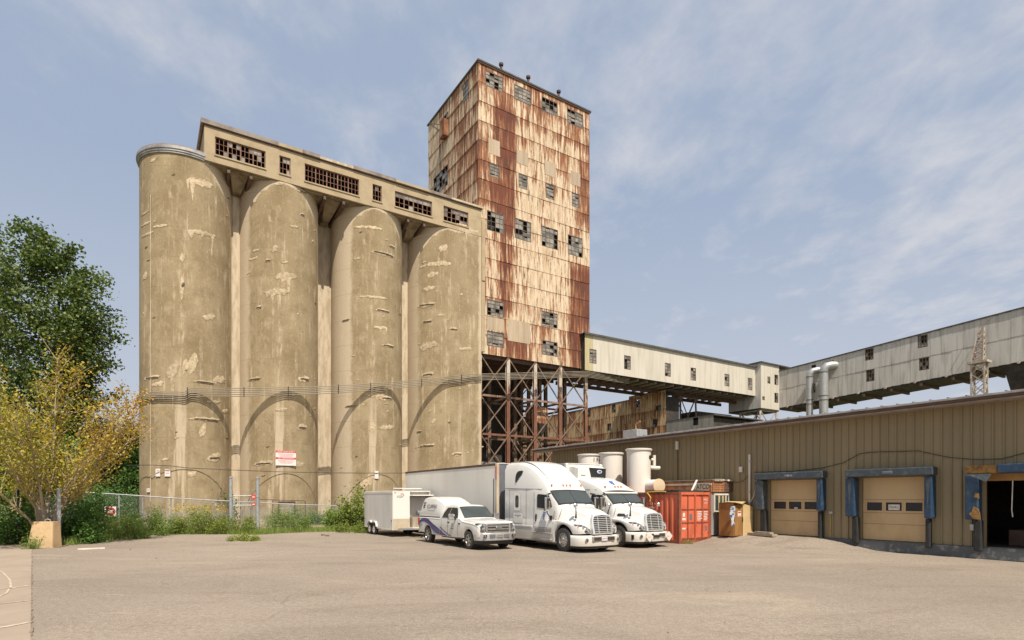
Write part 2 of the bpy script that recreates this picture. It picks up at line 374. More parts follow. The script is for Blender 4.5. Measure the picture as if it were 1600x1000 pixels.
leaf_mat('flower_yellow', [(0.45, 0.32, 0.03), (0.58, 0.42, 0.04), (0.5, 0.40, 0.06)])

# ---- ground
s = NT('asphalt')
P = s.coords(src='Position')
a = s.noise(s.coords((0.10, 0.10, 1), src='Position'), 1.0, 5, 0.6)
tr = s.noise(s.coords((0.13, 0.42, 1), rot=(0, 0, 0.12), src='Position'), 1.0, 7, 0.68, 1.2)
b = s.noise(s.coords((1.3, 1.3, 1), src='Position'), 1.0, 6, 0.7)
c = s.noise(P, 38.0, 3, 0.8)
sp = s.vor(P, 24.0)
col = s.mix(s.ramp(a, 0.3, 0.7), (0.238, 0.194, 0.154), (0.300, 0.246, 0.194))
col = s.mix(s.ramp(tr, 0.48, 0.64, 0, 0.5), col, (0.197, 0.158, 0.122))
col = s.mix(s.ramp(tr, 0.44, 0.30, 0, 0.45), col, (0.40, 0.315, 0.23))
col = s.mix(s.ramp(b, 0.5, 0.75, 0, 0.4), col, (0.22, 0.17, 0.125))
col = s.mix(1.0, col, s.mix(s.ramp(c, 0.3, 0.7), (0.66, 0.66, 0.66), (1.32, 1.31, 1.28)), 'MULTIPLY')
col = s.mix(s.ramp(sp, 0.20, 0.10, 0, 0.7), col, (0.46, 0.38, 0.29))
gr = s.noise(P, 9.0, 5, 0.75)
col = s.mix(1.0, col, s.mix(s.ramp(gr, 0.32, 0.68), (0.84, 0.84, 0.84), (1.14, 1.14, 1.13)), 'MULTIPLY')
cw = s.noise(s.coords((0.5, 0.5, 1), src='Position'), 1.0, 4)
_nz = s.N.new('ShaderNodeTexNoise'); s.L.new(P, _nz.inputs['Vector']); _nz.inputs['Scale'].default_value = 0.5
cv = s.N.new('ShaderNodeVectorMath'); cv.operation = 'ADD'; s.L.new(P, cv.inputs[0]); s.L.new(_nz.outputs[1], cv.inputs[1])
ck = s.vor(cv.outputs[0], 0.16, 'DISTANCE_TO_EDGE')
col = s.mix(s.math('MULTIPLY', s.ramp(ck, 0.006, 0.002), s.ramp(cw, 0.5, 0.62, 0, 0.28)), col, (0.085, 0.065, 0.05))
stain = s.math('MULTIPLY', s.ramp(s.noise(s.coords((0.55, 0.55, 1), loc=(3, 8, 0), src='Position'), 1.0, 4, 0.5), 0.66, 0.76), 0.45)
col = s.mix(stain, col, (0.13, 0.10, 0.075))
s.bump(s.math('ADD', s.math('MULTIPLY', c, 0.4), s.math('MULTIPLY', b, 0.6)), 0.45, 0.02)
s.out(col, 0.92, 0, 0.25)
plain('apron_concrete', (0.335, 0.262, 0.192), (0.285, 0.22, 0.158), 0.6, 0.92, bump=0.3)
plain('line_paint', (0.52, 0.43, 0.32), (0.36, 0.28, 0.19), 5, 0.9, lo=0.4, hi=0.62)
plain('dirt', (0.24, 0.18, 0.11), (0.16, 0.13, 0.07), 1.0, 0.97, bump=0.6)
plain('field', (0.13, 0.14, 0.06), (0.20, 0.17, 0.09), 0.1, 0.97)
plain('kerb_concrete', (0.42, 0.36, 0.27), (0.33, 0.28, 0.2), 2, 0.93, bump=0.4)
plain('stone', (0.36, 0.29, 0.21), (0.24, 0.19, 0.14), 6, 0.93, vary=0.2)
plain('rubble', (0.14, 0.11, 0.08), (0.25, 0.19, 0.13), 2, 0.95, vary=0.2)

# ------------------------------------------------------------------ mesh helpers
def setp(o, label=None, cat=None, group=None, kind=None):
    if label: o['label'] = label
    if cat: o['category'] = cat
    if group: o['group'] = group
    if kind: o['kind'] = kind
    return o

def thing(name, label, cat, t, n, z=0.0, group=None, yaw=0.0):
    o = bpy.data.objects.new(name, None)
    o.empty_display_size = 0.3
    o.location = W(t, n, z); o.rotation_euler = (0, 0, TH + yaw)
    COL.objects.link(o)
    return setp(o, label, cat, group)

class MB:
    def __init__(s):
        s.v, s.f, s.mi = [], [], []
    def face(s, pts, m=0):
        k = len(s.v); s.v.extend([tuple(p) for p in pts]); s.f.append(tuple(range(k, k + len(pts)))); s.mi.append(m)
    def grid(s, rows, m=0, close=False):
        """rows of points, shared vertices; close joins the last point of a row to its first"""
        k = len(s.v); nc = len(rows[0])
        for r in rows: s.v.extend([tuple(p) for p in r])
        for i in range(len(rows) - 1):
            for j in range(nc if close else nc - 1):
                j2 = (j + 1) % nc
                s.f.append((k + i * nc + j, k + i * nc + j2, k + (i + 1) * nc + j2, k + (i + 1) * nc + j)); s.mi.append(m)
    def box(s, x0, x1, y0, y1, z0, z1, m=0):
        k = len(s.v)
        s.v.extend([(x0, y0, z0), (x1, y0, z0), (x1, y1, z0), (x0, y1, z0), (x0, y0, z1), (x1, y0, z1), (x1, y1, z1), (x0, y1, z1)])
        for q in ((0, 3, 2, 1), (4, 5, 6, 7), (0, 1, 5, 4), (1, 2, 6, 5), (2, 3, 7, 6), (3, 0, 4, 7)):
            s.f.append(tuple(k + i for i in q)); s.mi.append(m)
        return s
    def beam(s, p, q, w, d=None, m=0):
        p, q = Vector(p), Vector(q); a = (q - p)
        if a.length < 1e-6: return s
        a.normalize(); d = d or w
        r = a.cross(Vector((0, 0, 1)))
        if r.length < 1e-3: r = Vector((1, 0, 0))
        r.normalize(); u = r.cross(a)
        k = len(s.v)
        for c in (p, q):
            for sx, sz in ((-1, -1), (1, -1), (1, 1), (-1, 1)): s.v.append(tuple(c + r * (sx * w / 2) + u * (sz * d / 2)))
        for f in ((3, 2, 1, 0), (4, 5, 6, 7), (0, 1, 5, 4), (1, 2, 6, 5), (2, 3, 7, 6), (3, 0, 4, 7)):
            s.f.append(tuple(k + i for i in f)); s.mi.append(m)
        return s
    def tube(s, pts, r, seg=8, m=0, cap=True):
        pts = [Vector(p) for p in pts]; n = len(pts)
        rr = r if isinstance(r, (list, tuple)) else [r] * n
        rows = []; prev = None
        for i, p in enumerate(pts):
            a = (pts[min(i + 1, n - 1)] - pts[max(i - 1, 0)])
            if a.length < 1e-9: a = Vector((0, 0, 1))
            a.normalize()
            if prev is None:
                prev = a.cross(Vector((0, 0, 1)) if abs(a.z) < 0.9 else Vector((1, 0, 0)))
            prev = (prev - a * prev.dot(a)).normalized(); w2 = a.cross(prev)
            rows.append([p + (prev * cos(2 * pi * j / seg) + w2 * sin(2 * pi * j / seg)) * rr[i] for j in range(seg)])
        k = len(s.v)
        s.grid(rows, m, True)
        if cap:
            s.f.append(tuple(k + j for j in range(seg))[::-1]); s.mi.append(m)
            s.f.append(tuple(k + (n - 1) * seg + j for j in range(seg))); s.mi.append(m)
        return s
    def lathe(s, prof, axis='z', c=(0, 0, 0), seg=24, m=0, a0=0.0, a1=2 * pi):
        """prof = [(radius, along)] turned about an axis through c"""
        full = abs(a1 - a0 - 2 * pi) < 1e-6
        rows = []
        for r, h in prof:
            row = []
            for j in range(seg if full else seg + 1):
                a = a0 + (a1 - a0) * j / seg
                if axis == 'z': row.append((c[0] + r * cos(a), c[1] + r * sin(a), c[2] + h))
                elif axis == 'x': row.append((c[0] + h, c[1] + r * cos(a), c[2] + r * sin(a)))
                else: row.append((c[0] + r * sin(a), c[1] + h, c[2] + r * cos(a)))
            rows.append(row)
        s.grid(rows, m, full)
        return s
    def prism(s, poly, axis, d0, d1, m=0):
        """extrude a 2-D outline: axis x -> (y,z) outline, y -> (x,z), z -> (x,y)"""
        def P(a, b, d):
            return (d, a, b) if axis == 'x' else (a, d, b) if axis == 'y' else (a, b, d)
        k = len(s.v); n = len(poly)
        s.v.extend([P(a, b, d0) for a, b in poly] + [P(a, b, d1) for a, b in poly])
        s.f.append(tuple(range(k, k + n))); s.f.append(tuple(range(k + 2 * n - 1, k + n - 1, -1))); s.mi += [m, m]
        for i in range(n):
            j = (i + 1) % n
            s.f.append((k + i, k + n + i, k + n + j, k + j)); s.mi.append(m)
        return s
    def wall(s, axis, p, th, a0, a1, z0, z1, holes=(), m=0, reveal=True):
        """wall sheet in the plane axis = p with rectangular openings (a0,a1,z0,z1); th = depth behind it"""
        A = sorted({a0, a1, *[min(max(h[i], a0), a1) for h in holes for i in (0, 1)]})
        Z = sorted({z0, z1, *[min(max(h[i], z0), z1) for h in holes for i in (2, 3)]})
        def P(a, d, z): return (a, d, z) if axis == 'y' else (d, a, z)
        def inside(a, z): return any(h[0] < a < h[1] and h[2] < z < h[3] for h in holes)
        for i in range(len(A) - 1):
            for j in range(len(Z) - 1):
                if inside((A[i] + A[i + 1]) / 2, (Z[j] + Z[j + 1]) / 2): continue
                s.face([P(A[i], p, Z[j]), P(A[i + 1], p, Z[j]), P(A[i + 1], p, Z[j + 1]), P(A[i], p, Z[j + 1])], m)
                s.face([P(A[i], p + th, Z[j]), P(A[i], p + th, Z[j + 1]), P(A[i + 1], p + th, Z[j + 1]), P(A[i + 1], p + th, Z[j])], m)
        for (b0, b1, c0, c1) in (list(holes) if reveal else []) + [(a0, a1, z0, z1)]:
            for q in (((b0, c0), (b1, c0)), ((b1, c0), (b1, c1)), ((b1, c1), (b0, c1)), ((b0, c1), (b0, c0))):
                s.face([P(q[0][0], p, q[0][1]), P(q[1][0], p, q[1][1]), P(q[1][0], p + th, q[1][1]), P(q[0][0], p + th, q[0][1])], m)
        return s
    def mesh(s, name, mats, smooth=None, recalc=True, merge=False):
        me = bpy.data.meshes.new(name)
        me.from_pydata(s.v, [], s.f)
        for m in (mats if isinstance(mats, (list, tuple)) else [mats]): me.materials.append(MATS[m])
        if any(s.mi): me.polygons.foreach_set('material_index', s.mi)
        if recalc or merge:
            bm = bmesh.new(); bm.from_mesh(me)
            if merge: bmesh.ops.remove_doubles(bm, verts=bm.verts, dist=1e-4)
            if recalc: bmesh.ops.recalc_face_normals(bm, faces=bm.faces)
            bm.to_mesh(me); bm.free()
        if smooth:
            me.polygons.foreach_set('use_smooth', [True] * len(me.polygons))
            me.set_sharp_from_angle(angle=radians(smooth))
        return me
    def build(s, name, mats, parent=None, smooth=None, bevel=0.0, recalc=True, merge=False, **props):
        if not s.v: return None
        o = bpy.data.objects.new(name, s.mesh(name, mats, smooth, recalc, merge))
        COL.objects.link(o)
        if parent is not None: o.parent = parent
        if bevel:
            b = o.modifiers.new('bevel', 'BEVEL'); b.width = bevel; b.segments = 2; b.limit_method = 'ANGLE'; b.angle_limit = radians(40)
        for k, x in props.items(): o[k] = x
        return o

def single(mb, name, mats, label, cat, t, n, z=0.0, group=None, yaw=0.0, **kw):
    """a thing that is one mesh"""
    o = mb.build(name, mats, None, **kw)
    o.location = W(t, n, z); o.rotation_euler = (0, 0, TH + yaw)
    return setp(o, label, cat, group)

def structure(mb, name, mats, **kw):
    o = mb.build(name, mats, None, **kw); o.rotation_euler = (0, 0, TH); o['kind'] = 'structure'
    return o

def copy_tree(o, parent=None):
    c = o.copy(); COL.objects.link(c)
    if parent is not None: c.parent = parent
    for ch in list(o.children): copy_tree(ch, c)
    return c

FACE = {'-y': Matrix(((1, 0, 0), (0, 0, -1), (0, 1, 0))), '-x': Matrix(((0, 0, -1), (-1, 0, 0), (0, 1, 0))), 'z': Matrix(((1, 0, 0), (0, 1, 0), (0, 0, 1)))}
def lettering(text, size, mat, parent, pos, face, name='lettering', width=None, shear=0.0, align='CENTER', thick=0.003, M=None):
    cu = bpy.data.curves.new('lettering', 'FONT'); cu.body = text; cu.size = size; cu.align_x = align; cu.align_y = 'CENTER'
    cu.extrude = thick; cu.resolution_u = 3; cu.shear = shear
    to = bpy.data.objects.new('lettering', cu)
    me = bpy.data.meshes.new_from_object(to)
    bpy.data.objects.remove(to); bpy.data.curves.remove(cu)
    co = np.zeros(len(me.vertices) * 3); me.vertices.foreach_get('co', co); co = co.reshape(-1, 3)
    if width:
        w = co[:, 0].max() - co[:, 0].min(); co[:, 0] *= width / max(w, 1e-6)
    R = np.array(M if M is not None else FACE[face]); co = co @ R.T + np.array(pos)
    me.vertices.foreach_set('co', co.ravel().tolist()); me.update()
    me.materials.clear(); me.materials.append(MATS[mat])
    o = bpy.data.objects.new(name, me); COL.objects.link(o)
    if parent is not None: o.parent = parent
    return o

def leaf_mesh(name, centers, sizes, tones, mat, up=0.35, aspect=0.6, seed=0, droop=None):
    """many leaf-sized quads (bent diamonds) at given centres"""
    rs = np.random.RandomState(seed)
    c = np.asarray(centers, float); n = len(c)
    nr = rs.normal(size=(n, 3)); nr[:, 2] = np.abs(nr[:, 2]) + up
    nr /= np.linalg.norm(nr, axis=1)[:, None]
    d = rs.normal(size=(n, 3)); d -= nr * (d * nr).sum(1)[:, None]; d /= np.linalg.norm(d, axis=1)[:, None]
    w = np.cross(nr, d); sz = np.asarray(sizes, float)[:, None]
    v = np.empty((n, 4, 3))
    v[:, 0] = c - d * sz * 0.5; v[:, 1] = c + w * sz * aspect * 0.5 + nr * sz * 0.08
    v[:, 2] = c + d * sz * 0.5; v[:, 3] = c - w * sz * aspect * 0.5 + nr * sz * 0.08
    me = bpy.data.meshes.new(name)
    me.vertices.add(n * 4); me.vertices.foreach_set('co', v.ravel())
    me.loops.add(n * 4); me.loops.foreach_set('vertex_index', np.arange(n * 4, dtype=np.int32))
    me.polygons.add(n); me.polygons.foreach_set('loop_start', np.arange(0, n * 4, 4, dtype=np.int32))
    me.polygons.foreach_set('loop_total', np.full(n, 4, dtype=np.int32))
    at_ = me.attributes.new('tone', 'FLOAT', 'POINT'); at_.data.foreach_set('value', np.repeat(np.clip(tones, 0, 1), 4).astype(np.float32))
    me.materials.append(MATS[mat]); me.update(calc_edges=True)
    return me

def link_mesh(name, me, parent=None):
    o = bpy.data.objects.new(name, me); COL.objects.link(o)
    if parent is not None: o.parent = parent
    return o

def pchip(keys, x):
    """smooth interpolation through (x, y...) keys without overshoot"""
    xs = [k[0] for k in keys]
    if x <= xs[0]: return keys[0][1:]
    if x >= xs[-1]: return keys[-1][1:]
    i = max(j for j in range(len(xs)) if xs[j] <= x); i = min(i, len(xs) - 2)
    h = xs[i + 1] - xs[i]; s_ = (x - xs[i]) / h
    out = []
    for q in range(1, len(keys[0])):
        def sl(j):
            return (keys[j + 1][q] - keys[j][q]) / (xs[j + 1] - xs[j])
        def dv(j):
            if j == 0: return sl(0)
            if j == len(xs) - 1: return sl(j - 1)
            a, b = sl(j - 1), sl(j)
            return 0.0 if a * b <= 0 else 2 * a * b / (a + b)
        d0, d1 = dv(i), dv(i + 1); y0, y1 = keys[i][q], keys[i + 1][q]
        s2, s3 = s_ * s_, s_ ** 3
        out.append(y0 * (2 * s3 - 3 * s2 + 1) + h * d0 * (s3 - 2 * s2 + s_) + y1 * (-2 * s3 + 3 * s2) + h * d1 * (s3 - s2))
    return out

# ------------------------------------------------------------------ ground
g = MB()
g.face([W(-900, -300, -0.06), W(900, -300, -0.06), W(900, 2200, -0.06), W(-900, 2200, -0.06)])
o = g.build('ground', 'field'); o['kind'] = 'structure'

WT, WN0, WN1 = 27.0, -4.0, 36.4                      # warehouse front wall: its t, and its ends along n
def ramp_h(t, n):
    """the asphalt is banked up to the sill of the first loading door"""
    a = max(0.0, min(1.0, (t - 23.2) / (WT - 23.2))); b = max(0.0, min(1.0, (n - 12.2) / 3.0)) * max(0.0, min(1.0, (24.5 - n) / 5.0))
    a = a * a * (3 - 2 * a); b = b * b * (3 - 2 * b)
    return 0.44 * a * b
def lot_h(t, n):
    return ramp_h(t, n) + 0.012 * sin(t * 0.9 + n * 0.35) * sin(n * 0.6 - t * 0.2)
rows = []
ts = [-40, -34, -28, -24, -20] + [-18 + 1.0 * i for i in range(41)] + [23.2 + 0.32 * i for i in range(13)] + [WT + 0.1]
for j in range(0, 90):
    n = -30 + j * 0.87
    rows.append([(t, n, lot_h(t, n) if -20 <= t else 0.0) for t in ts])
m = MB(); m.grid(rows)
structure(m, 'asphalt_lot', 'asphalt', smooth=60)

# concrete apron on the left with worn painted lines
a = [at(50, 853, z=0), at(49, 905, z=0), at(48, 1000, z=0), at(45, 1300, z=0)]
rows = []
for p in a:
    rows.append([(p[0] - 9.0 * CT, p[1] + 9.0 * ST, 0.018), (p[0] - 3.0 * CT, p[1] + 3 * ST, 0.018), (p[0], p[1], 0.018)])
m = MB(); m.grid(rows); structure(m, 'apron', 'apron_concrete')
m = MB()
def ground_strip(px, w, z):
    q = [at(u, v, z=0) for u, v in px]
    L, R = [], []
    for i, p in enumerate(q):
        b, c = q[max(i - 1, 0)], q[min(i + 1, len(q) - 1)]
        dx, dy = c[0] - b[0], c[1] - b[1]; l = max(sqrt(dx * dx + dy * dy), 1e-6)
        L.append((p[0] - dy / l * w / 2, p[1] + dx / l * w / 2, z)); R.append((p[0] + dy / l * w / 2, p[1] - dx / l * w / 2, z))
    m.grid([L, R])
ground_strip([(-60, 926), (20, 920), (45, 916)], 0.13, 0.026)
ground_strip([(-60, 950), (10, 944), (44, 940)], 0.07, 0.026)
ground_strip([(-60, 990), (10, 981), (46, 974)], 0.12, 0.026)
ground_strip([(-20, 886), (4, 895), (16, 908), (17, 918), (10, 928), (-10, 938)], 0.05, 0.026)
structure(m, 'pavement_marking', 'line_paint')
# broken joint between apron and asphalt
m = MB(); rs = random.Random(4)
for i in range(90):
    k = rs.random(); v = 860 + 150 * k ** 1.5
    p = at(49.5 + rs.gauss(0, 0.8), v, z=0); r = rs.uniform(0.006, 0.022)
    m.box(p[0] - r, p[0] + r, p[1] - r * 1.3, p[1] + r, 0.01, 0.02 + r * 0.8)
o = structure(m, 'joint_grit', 'stone'); o['kind'] = 'stuff'

# dirt verge under the weeds, and the strip of kerb in front of the silos
m = MB()
edge = [at(u, v, z=0) for u, v in ((-160, 853), (48, 853), (92, 856), (110, 851), (150, 846), (200, 838), (260, 833), (330, 833), (400, 835), (470, 832), (520, 830), (580, 831), (640, 824))]
edge += [(14.2, 41.5, 0), (26.8, 41.5, 0)]
rows = [[(p[0], p[1], 0.016) for p in edge], [(p[0] + 0.2, p[1] + 1.2, 0.03) for p in edge], [(p[0], 80.0, 0.03) for p in edge]]
m.grid(rows); structure(m, 'verge', 'dirt')
m = MB(); p = at(455, 823, n=44.6)
m.box(7.3, 12.6, 44.2, 45.3, 0, 0.16); structure(m, 'kerb', 'kerb_concrete', bevel=0.03)

# ------------------------------------------------------------------ silos
SR, SN, SZ = 3.4, 56.0, 29.55                        # radius, centre line, height
ST_ = [3.175, 10.51, 18.76, 26.42]
SF = SN - SR                                         # front of the row
labels = ['tall concrete silo at the free left end of the row, with a white metal rim',
          'tall concrete silo carrying the red and white warning sign, between two pale piers',
          'tall concrete silo right of the deepest valley, behind the enclosed utility trailer',
          'tall concrete silo standing right beside the rusty tower legs']
silos = []
for k, t in enumerate(ST_):
    th = thing('silo', labels[k], 'silo', t, SN, 0, 'concrete silos in the row')
    m = MB(); top = SZ + (0.12 if k == 0 else -0.02)
    prof = [(SR, 0.0)] + [(SR, top * i / 24) for i in range(1, 25)] + [(SR - 0.4, top + 0.001), (0.02, top + 0.002)]
    if k < 3: m.lathe(prof, 'z', (0, 0, 0), 96)
    else:                                            # the last bin runs flat into the tower block on its right
        ring = [(SR * sin(-pi + pi * j / 48), -SR * cos(-pi + pi * j / 48)) for j in range(49)] + [(SR * 0.35, -SR), (SR * 0.7, -SR), (29.83 - t, -SR), (29.83 - t, SR)]
        m.grid([[(x, y, top * i / 24) for x, y in ring] for i in range(25)], close=True); m.face([(x, y, top) for x, y in ring])
    b = m.build('barrel', 'silo_concrete', th, smooth=30)
    b['pale'] = (0.8, 1.0, 1.0, 0.9)[k]; b['arch_from'] = (0.9, -9.0, -9.0, -9.0)[k]; b['left_band'] = (2.0, 0.0, -0.45, 0.15)[k]; b['stain'] = (0.5, 0.35, 0.25, -0.9)[k]
    silos.append(th)
    m = MB(); m.lathe([(SR + 0.05, 0), (SR + 0.16, 0), (SR + 0.16, 0.45), (SR + 0.05, 0.45)], 'z', (0, 0, 0), 64)
    m.build('footing', 'kerb_concrete', th, smooth=30)
m = MB(); m.lathe([(SR - 0.1, 29.5), (SR + 0.10, 29.5), (SR + 0.10, 29.62), (SR + 0.16, 29.64), (SR + 0.16, 29.78), (SR + 0.22, 29.80), (SR + 0.22, 30.02), (SR - 0.3, 30.04)], 'z', (0, 0, 0), 96)
m.build('rim', 'flashing', silos[0], smooth=30)
m = MB(); m.lathe([(SR - 0.2, 30.0), (SR + 0.16, 30.0), (SR + 0.16, 30.13), (SR - 0.2, 30.14), (0.05, 30.2)], 'z', (0, 0, 0), 64)
m.build('roof_edge', 'roof_felt', silos[0], smooth=30)

# spalls, patches and cracks: (pixel u, v, width, height) on the photograph, kind
SPALL = [
 (0, 313, 285, 42, 13, 'd'), (0, 317, 364, 44, 8, 'd'), (0, 331, 392, 4, 44, 'v'), (0, 285, 402, 10, 16, 'v'), (0, 285, 445, 7, 30, 'k'), (0, 327, 495, 19, 11, 'p'),
 (0, 226, 432, 7, 12, 'p'), (0, 250, 353, 24, 5, 'p'), (0, 227, 350, 14, 4, 'p'), (0, 229, 366, 18, 5, 'p'), (0, 226, 333, 12, 4, 'p'), (0, 236, 590, 24, 6, 'k'), (0, 246, 600, 20, 9, 'p'), (0, 270, 577, 20, 26, 'd'), (0, 297, 570, 26, 30, 'd'),
 (0, 342, 594, 18, 14, 'p'), (0, 320, 597, 34, 5, 'k'), (0, 322, 655, 48, 5, 'k'), (0, 335, 715, 20, 11, 'k'), (0, 258, 718, 12, 5, 'p'), (0, 300, 740, 16, 10, 'p'), (0, 240, 250, 10, 8, 'p'), (0, 317, 672, 12, 20, 'v'), (0, 334, 628, 20, 6, 'p'), (0, 352, 642, 8, 8, 'p'),
 (1, 433, 456, 42, 11, 'd'), (1, 447, 432, 34, 13, 'd'), (1, 429, 389, 11, 11, 'p'), (1, 396, 404, 14, 5, 'p'), (1, 400, 391, 12, 4, 'p'), (1, 418, 407, 10, 5, 'k'), (1, 397, 592, 20, 5, 'k'), (1, 472, 335, 8, 4, 'k'), (1, 460, 354, 14, 5, 'p'), (1, 472, 668, 16, 9, 'k'), (1, 475, 592, 18, 9, 'k'),
 (1, 411, 724, 30, 7, 'k'), (1, 465, 726, 24, 9, 'p'), (1, 473, 300, 14, 6, 'k'), (1, 445, 410, 12, 5, 'p'), (1, 404, 480, 10, 4, 'k'), (1, 440, 640, 20, 6, 'p'), (1, 437, 287, 16, 8, 'v'),
 (2, 576, 355, 46, 5, 'p'), (2, 600, 396, 36, 6, 'k'), (2, 558, 404, 12, 4, 'p'), (2, 584, 464, 44, 5, 'p'), (2, 598, 485, 24, 4, 'k'), (2, 595, 512, 22, 6, 'd'), (2, 607, 540, 20, 4, 'k'), (2, 548, 634, 20, 4, 'k'), (2, 604, 622, 20, 7, 'k'), (2, 588, 618, 30, 6, 'd'), (2, 606, 668, 22, 8, 'p'),
 (2, 582, 668, 10, 14, 'p'), (2, 613, 603, 3, 30, 'v'), (2, 525, 362, 10, 4, 'p'), (2, 573, 752, 22, 20, 'p'), (2, 540, 500, 12, 4, 'k'), (2, 612, 385, 10, 4, 'k'),
 (3, 692, 387, 14, 11, 'p'), (3, 686, 412, 38, 9, 'p'), (3, 661, 416, 12, 4, 'p'), (3, 676, 429, 19, 8, 'p'), (3, 671, 450, 20, 7, 'p'), (3, 666, 476, 30, 6, 'k'), (3, 669, 540, 28, 12, 'd'), (3, 728, 545, 22, 6, 'p'), (3, 668, 585, 20, 6, 'k'), (3, 668, 502, 16, 4, 'k'), (3, 708, 514, 14, 4, 'k'),
 (3, 672, 642, 5, 4, 'p'), (3, 678, 658, 9, 7, 'p'), (3, 666, 696, 26, 4, 'k'), (3, 655, 674, 8, 3, 'k'), (3, 714, 709, 16, 5, 'k'), (3, 733, 360, 32, 8, 'd'), (3, 720, 352, 20, 6, 'p'), (3, 734, 600, 18, 7, 'd'), (3, 690, 492, 12, 4, 'p'),
]
def cyl_hit(u, v, k):
    """silo-local (angle, z) where the sight line meets silo k"""
    a, b = (u - U0) / F, (V0 - v) / F
    d = (CT * a + ST, -ST * a + CT); cx, cy = ST_[k], SN
    A = d[0] ** 2 + d[1] ** 2; B = -(d[0] * cx + d[1] * cy); C = cx * cx + cy * cy - SR * SR
    D = B * B - A * C
    q = (-B - sqrt(max(D, 0.0))) / A
    x, y = d[0] * q - cx, d[1] * q - cy
    if k == 3 and d[0] * (SF / d[1]) > cx:           # flat part of the last bin
        q = SF / d[1]; return (d[0] * q - cx) / SR, EYE + b * q
    return math.atan2(x, -y), EYE + b * q
rs = random.Random(11)
def patch(k, an, z, wa, hz_, kind, mat, off):
    m = MB(); nc = max(5, int(wa * SR / 0.14)); nc = min(nc, 22)
    up, dn = [], []
    for i in range(nc + 1):
        q = -1 + 2 * i / nc; e = sqrt(max(0.0, 1 - abs(q) ** 2.6))
        j1, j2 = rs.uniform(0.4, 1.2), rs.uniform(0.4, 1.2)
        hu, hd = hz_ / 2 * e * j1, hz_ / 2 * e * j2
        if kind == 'd' and rs.random() < 0.2: hd += hz_ * rs.uniform(0.5, 2.4) * e
        a = an + wa / 2 * q + rs.uniform(-0.3, 0.3) * wa / nc
        tilt = q * hz_ * 0.25
        up.append((SR + off, a, z + hu + tilt)); dn.append((SR + off, a, z - hd + tilt))
    P = lambda r, a, zz: (r * sin(a), -r * cos(a), zz) if not (k == 3 and a > 0) else (SR * a, -r, zz)
    mid = [(SR + off * 1.7, (u_[1] + d_[1]) / 2, (u_[2] + d_[2]) / 2) for u_, d_ in zip(up, dn)]
    ru = [P(SR - 0.02, p[1], p[2] + 0.01) for p in up]; rd = [P(SR - 0.02, p[1], p[2] - 0.01) for p in dn]
    m.grid([ru, [P(*p) for p in up], [P(*p) for p in mid], [P(*p) for p in dn], rd])
    return m.build('spall' if mat == 'spall' else 'crack', mat, silos[k])
for (k, u, v, w, hpx, kind) in SPALL:
    an, z = cyl_hit(u, v, k)
    a1, _ = cyl_hit(u - w / 2, v, k); a2, _ = cyl_hit(u + w / 2, v, k)
    _, z1 = cyl_hit(u, v - hpx / 2, k); _, z2 = cyl_hit(u, v + hpx / 2, k)
    wa, hh = max(abs(a2 - a1), 0.05), max(abs(z1 - z2), 0.12)
    patch(k, an, z, wa, hh * (1.25 if kind == 'k' else 1.0), kind, 'spall', 0.02)
    if kind == 'k': patch(k, an + 0.01, z, wa * 0.75, hh * 0.28, kind, 'crack', 0.055)
# small random flecks
for k in range(4):
    for i in range(16):
        u_ = rs.uniform(-1.15, 1.15); z = rs.uniform(3, 28.5)
        patch(k, u_, z, rs.uniform(0.04, 0.14), rs.uniform(0.08, 0.22), 'p', 'spall' if rs.random() < 0.7 else 'crack', 0.018)
# thin conduit down the face of the first silo
an, _ = cyl_hit(236, 500, 0)
m = MB(); m.tube([((SR + 0.04) * sin(an), -(SR + 0.04) * cos(an), z) for z in (2.0, 10, 18, 26.2)], 0.03, 6)
m.build('conduit', 'pale_concrete', silos[0])
# hatch of boards at the foot of the second silo
an, z = cyl_hit(448, 801, 1)
hx, hy = (SR + 0.04) * sin(an), -(SR + 0.04) * cos(an)
hd = bpy.data.objects.new('hatch', None); COL.objects.link(hd); hd.parent = silos[1]; hd.location = (hx, hy, 0); hd.rotation_euler = (0, 0, an)
m = MB(); m.box(-0.7, -0.6, -0.1, 0.1, 0.6, 1.9); m.box(0.6, 0.7, -0.1, 0.1, 0.6, 1.9); m.box(-0.7, 0.7, -0.1, 0.1, 1.9, 2.0)
m.build('hatch_frame', 'brown_trim', hd)
for i in range(4):
    m = MB(); m.box(-0.59, 0.59, -0.05 - 0.01 * (i % 2), 0.05, 0.62 + i * 0.32, 0.92 + i * 0.32); m.build('board', 'wood_grey', hd)

# piers that close the valleys between the silos
for k, dep in ((0, 2.75), (1, 4.4), (2, 3.35)):
    c = (ST_[k] + ST_[k + 1]) / 2; gap = ST_[k + 1] - ST_[k] - 2 * SR
    m = MB(); wd = gap / 2 + 0.75; m.box(-wd, wd, 0, 0.9, 0, SZ - 0.01)
    m.box(-gap / 2 + 0.02, gap / 2 - 0.02, -0.06, -0.002, 0, SZ - 0.01)
    single(m, 'valley_pier', 'pale_concrete', ('pale concrete pier between the first and second silo from the left', 'pale concrete pier in the deepest valley, right of the silo with the warning sign', 'narrow pale concrete pier between the two right-hand silos')[k], 'pier', c, SF + dep, 0, 'piers between the silos')

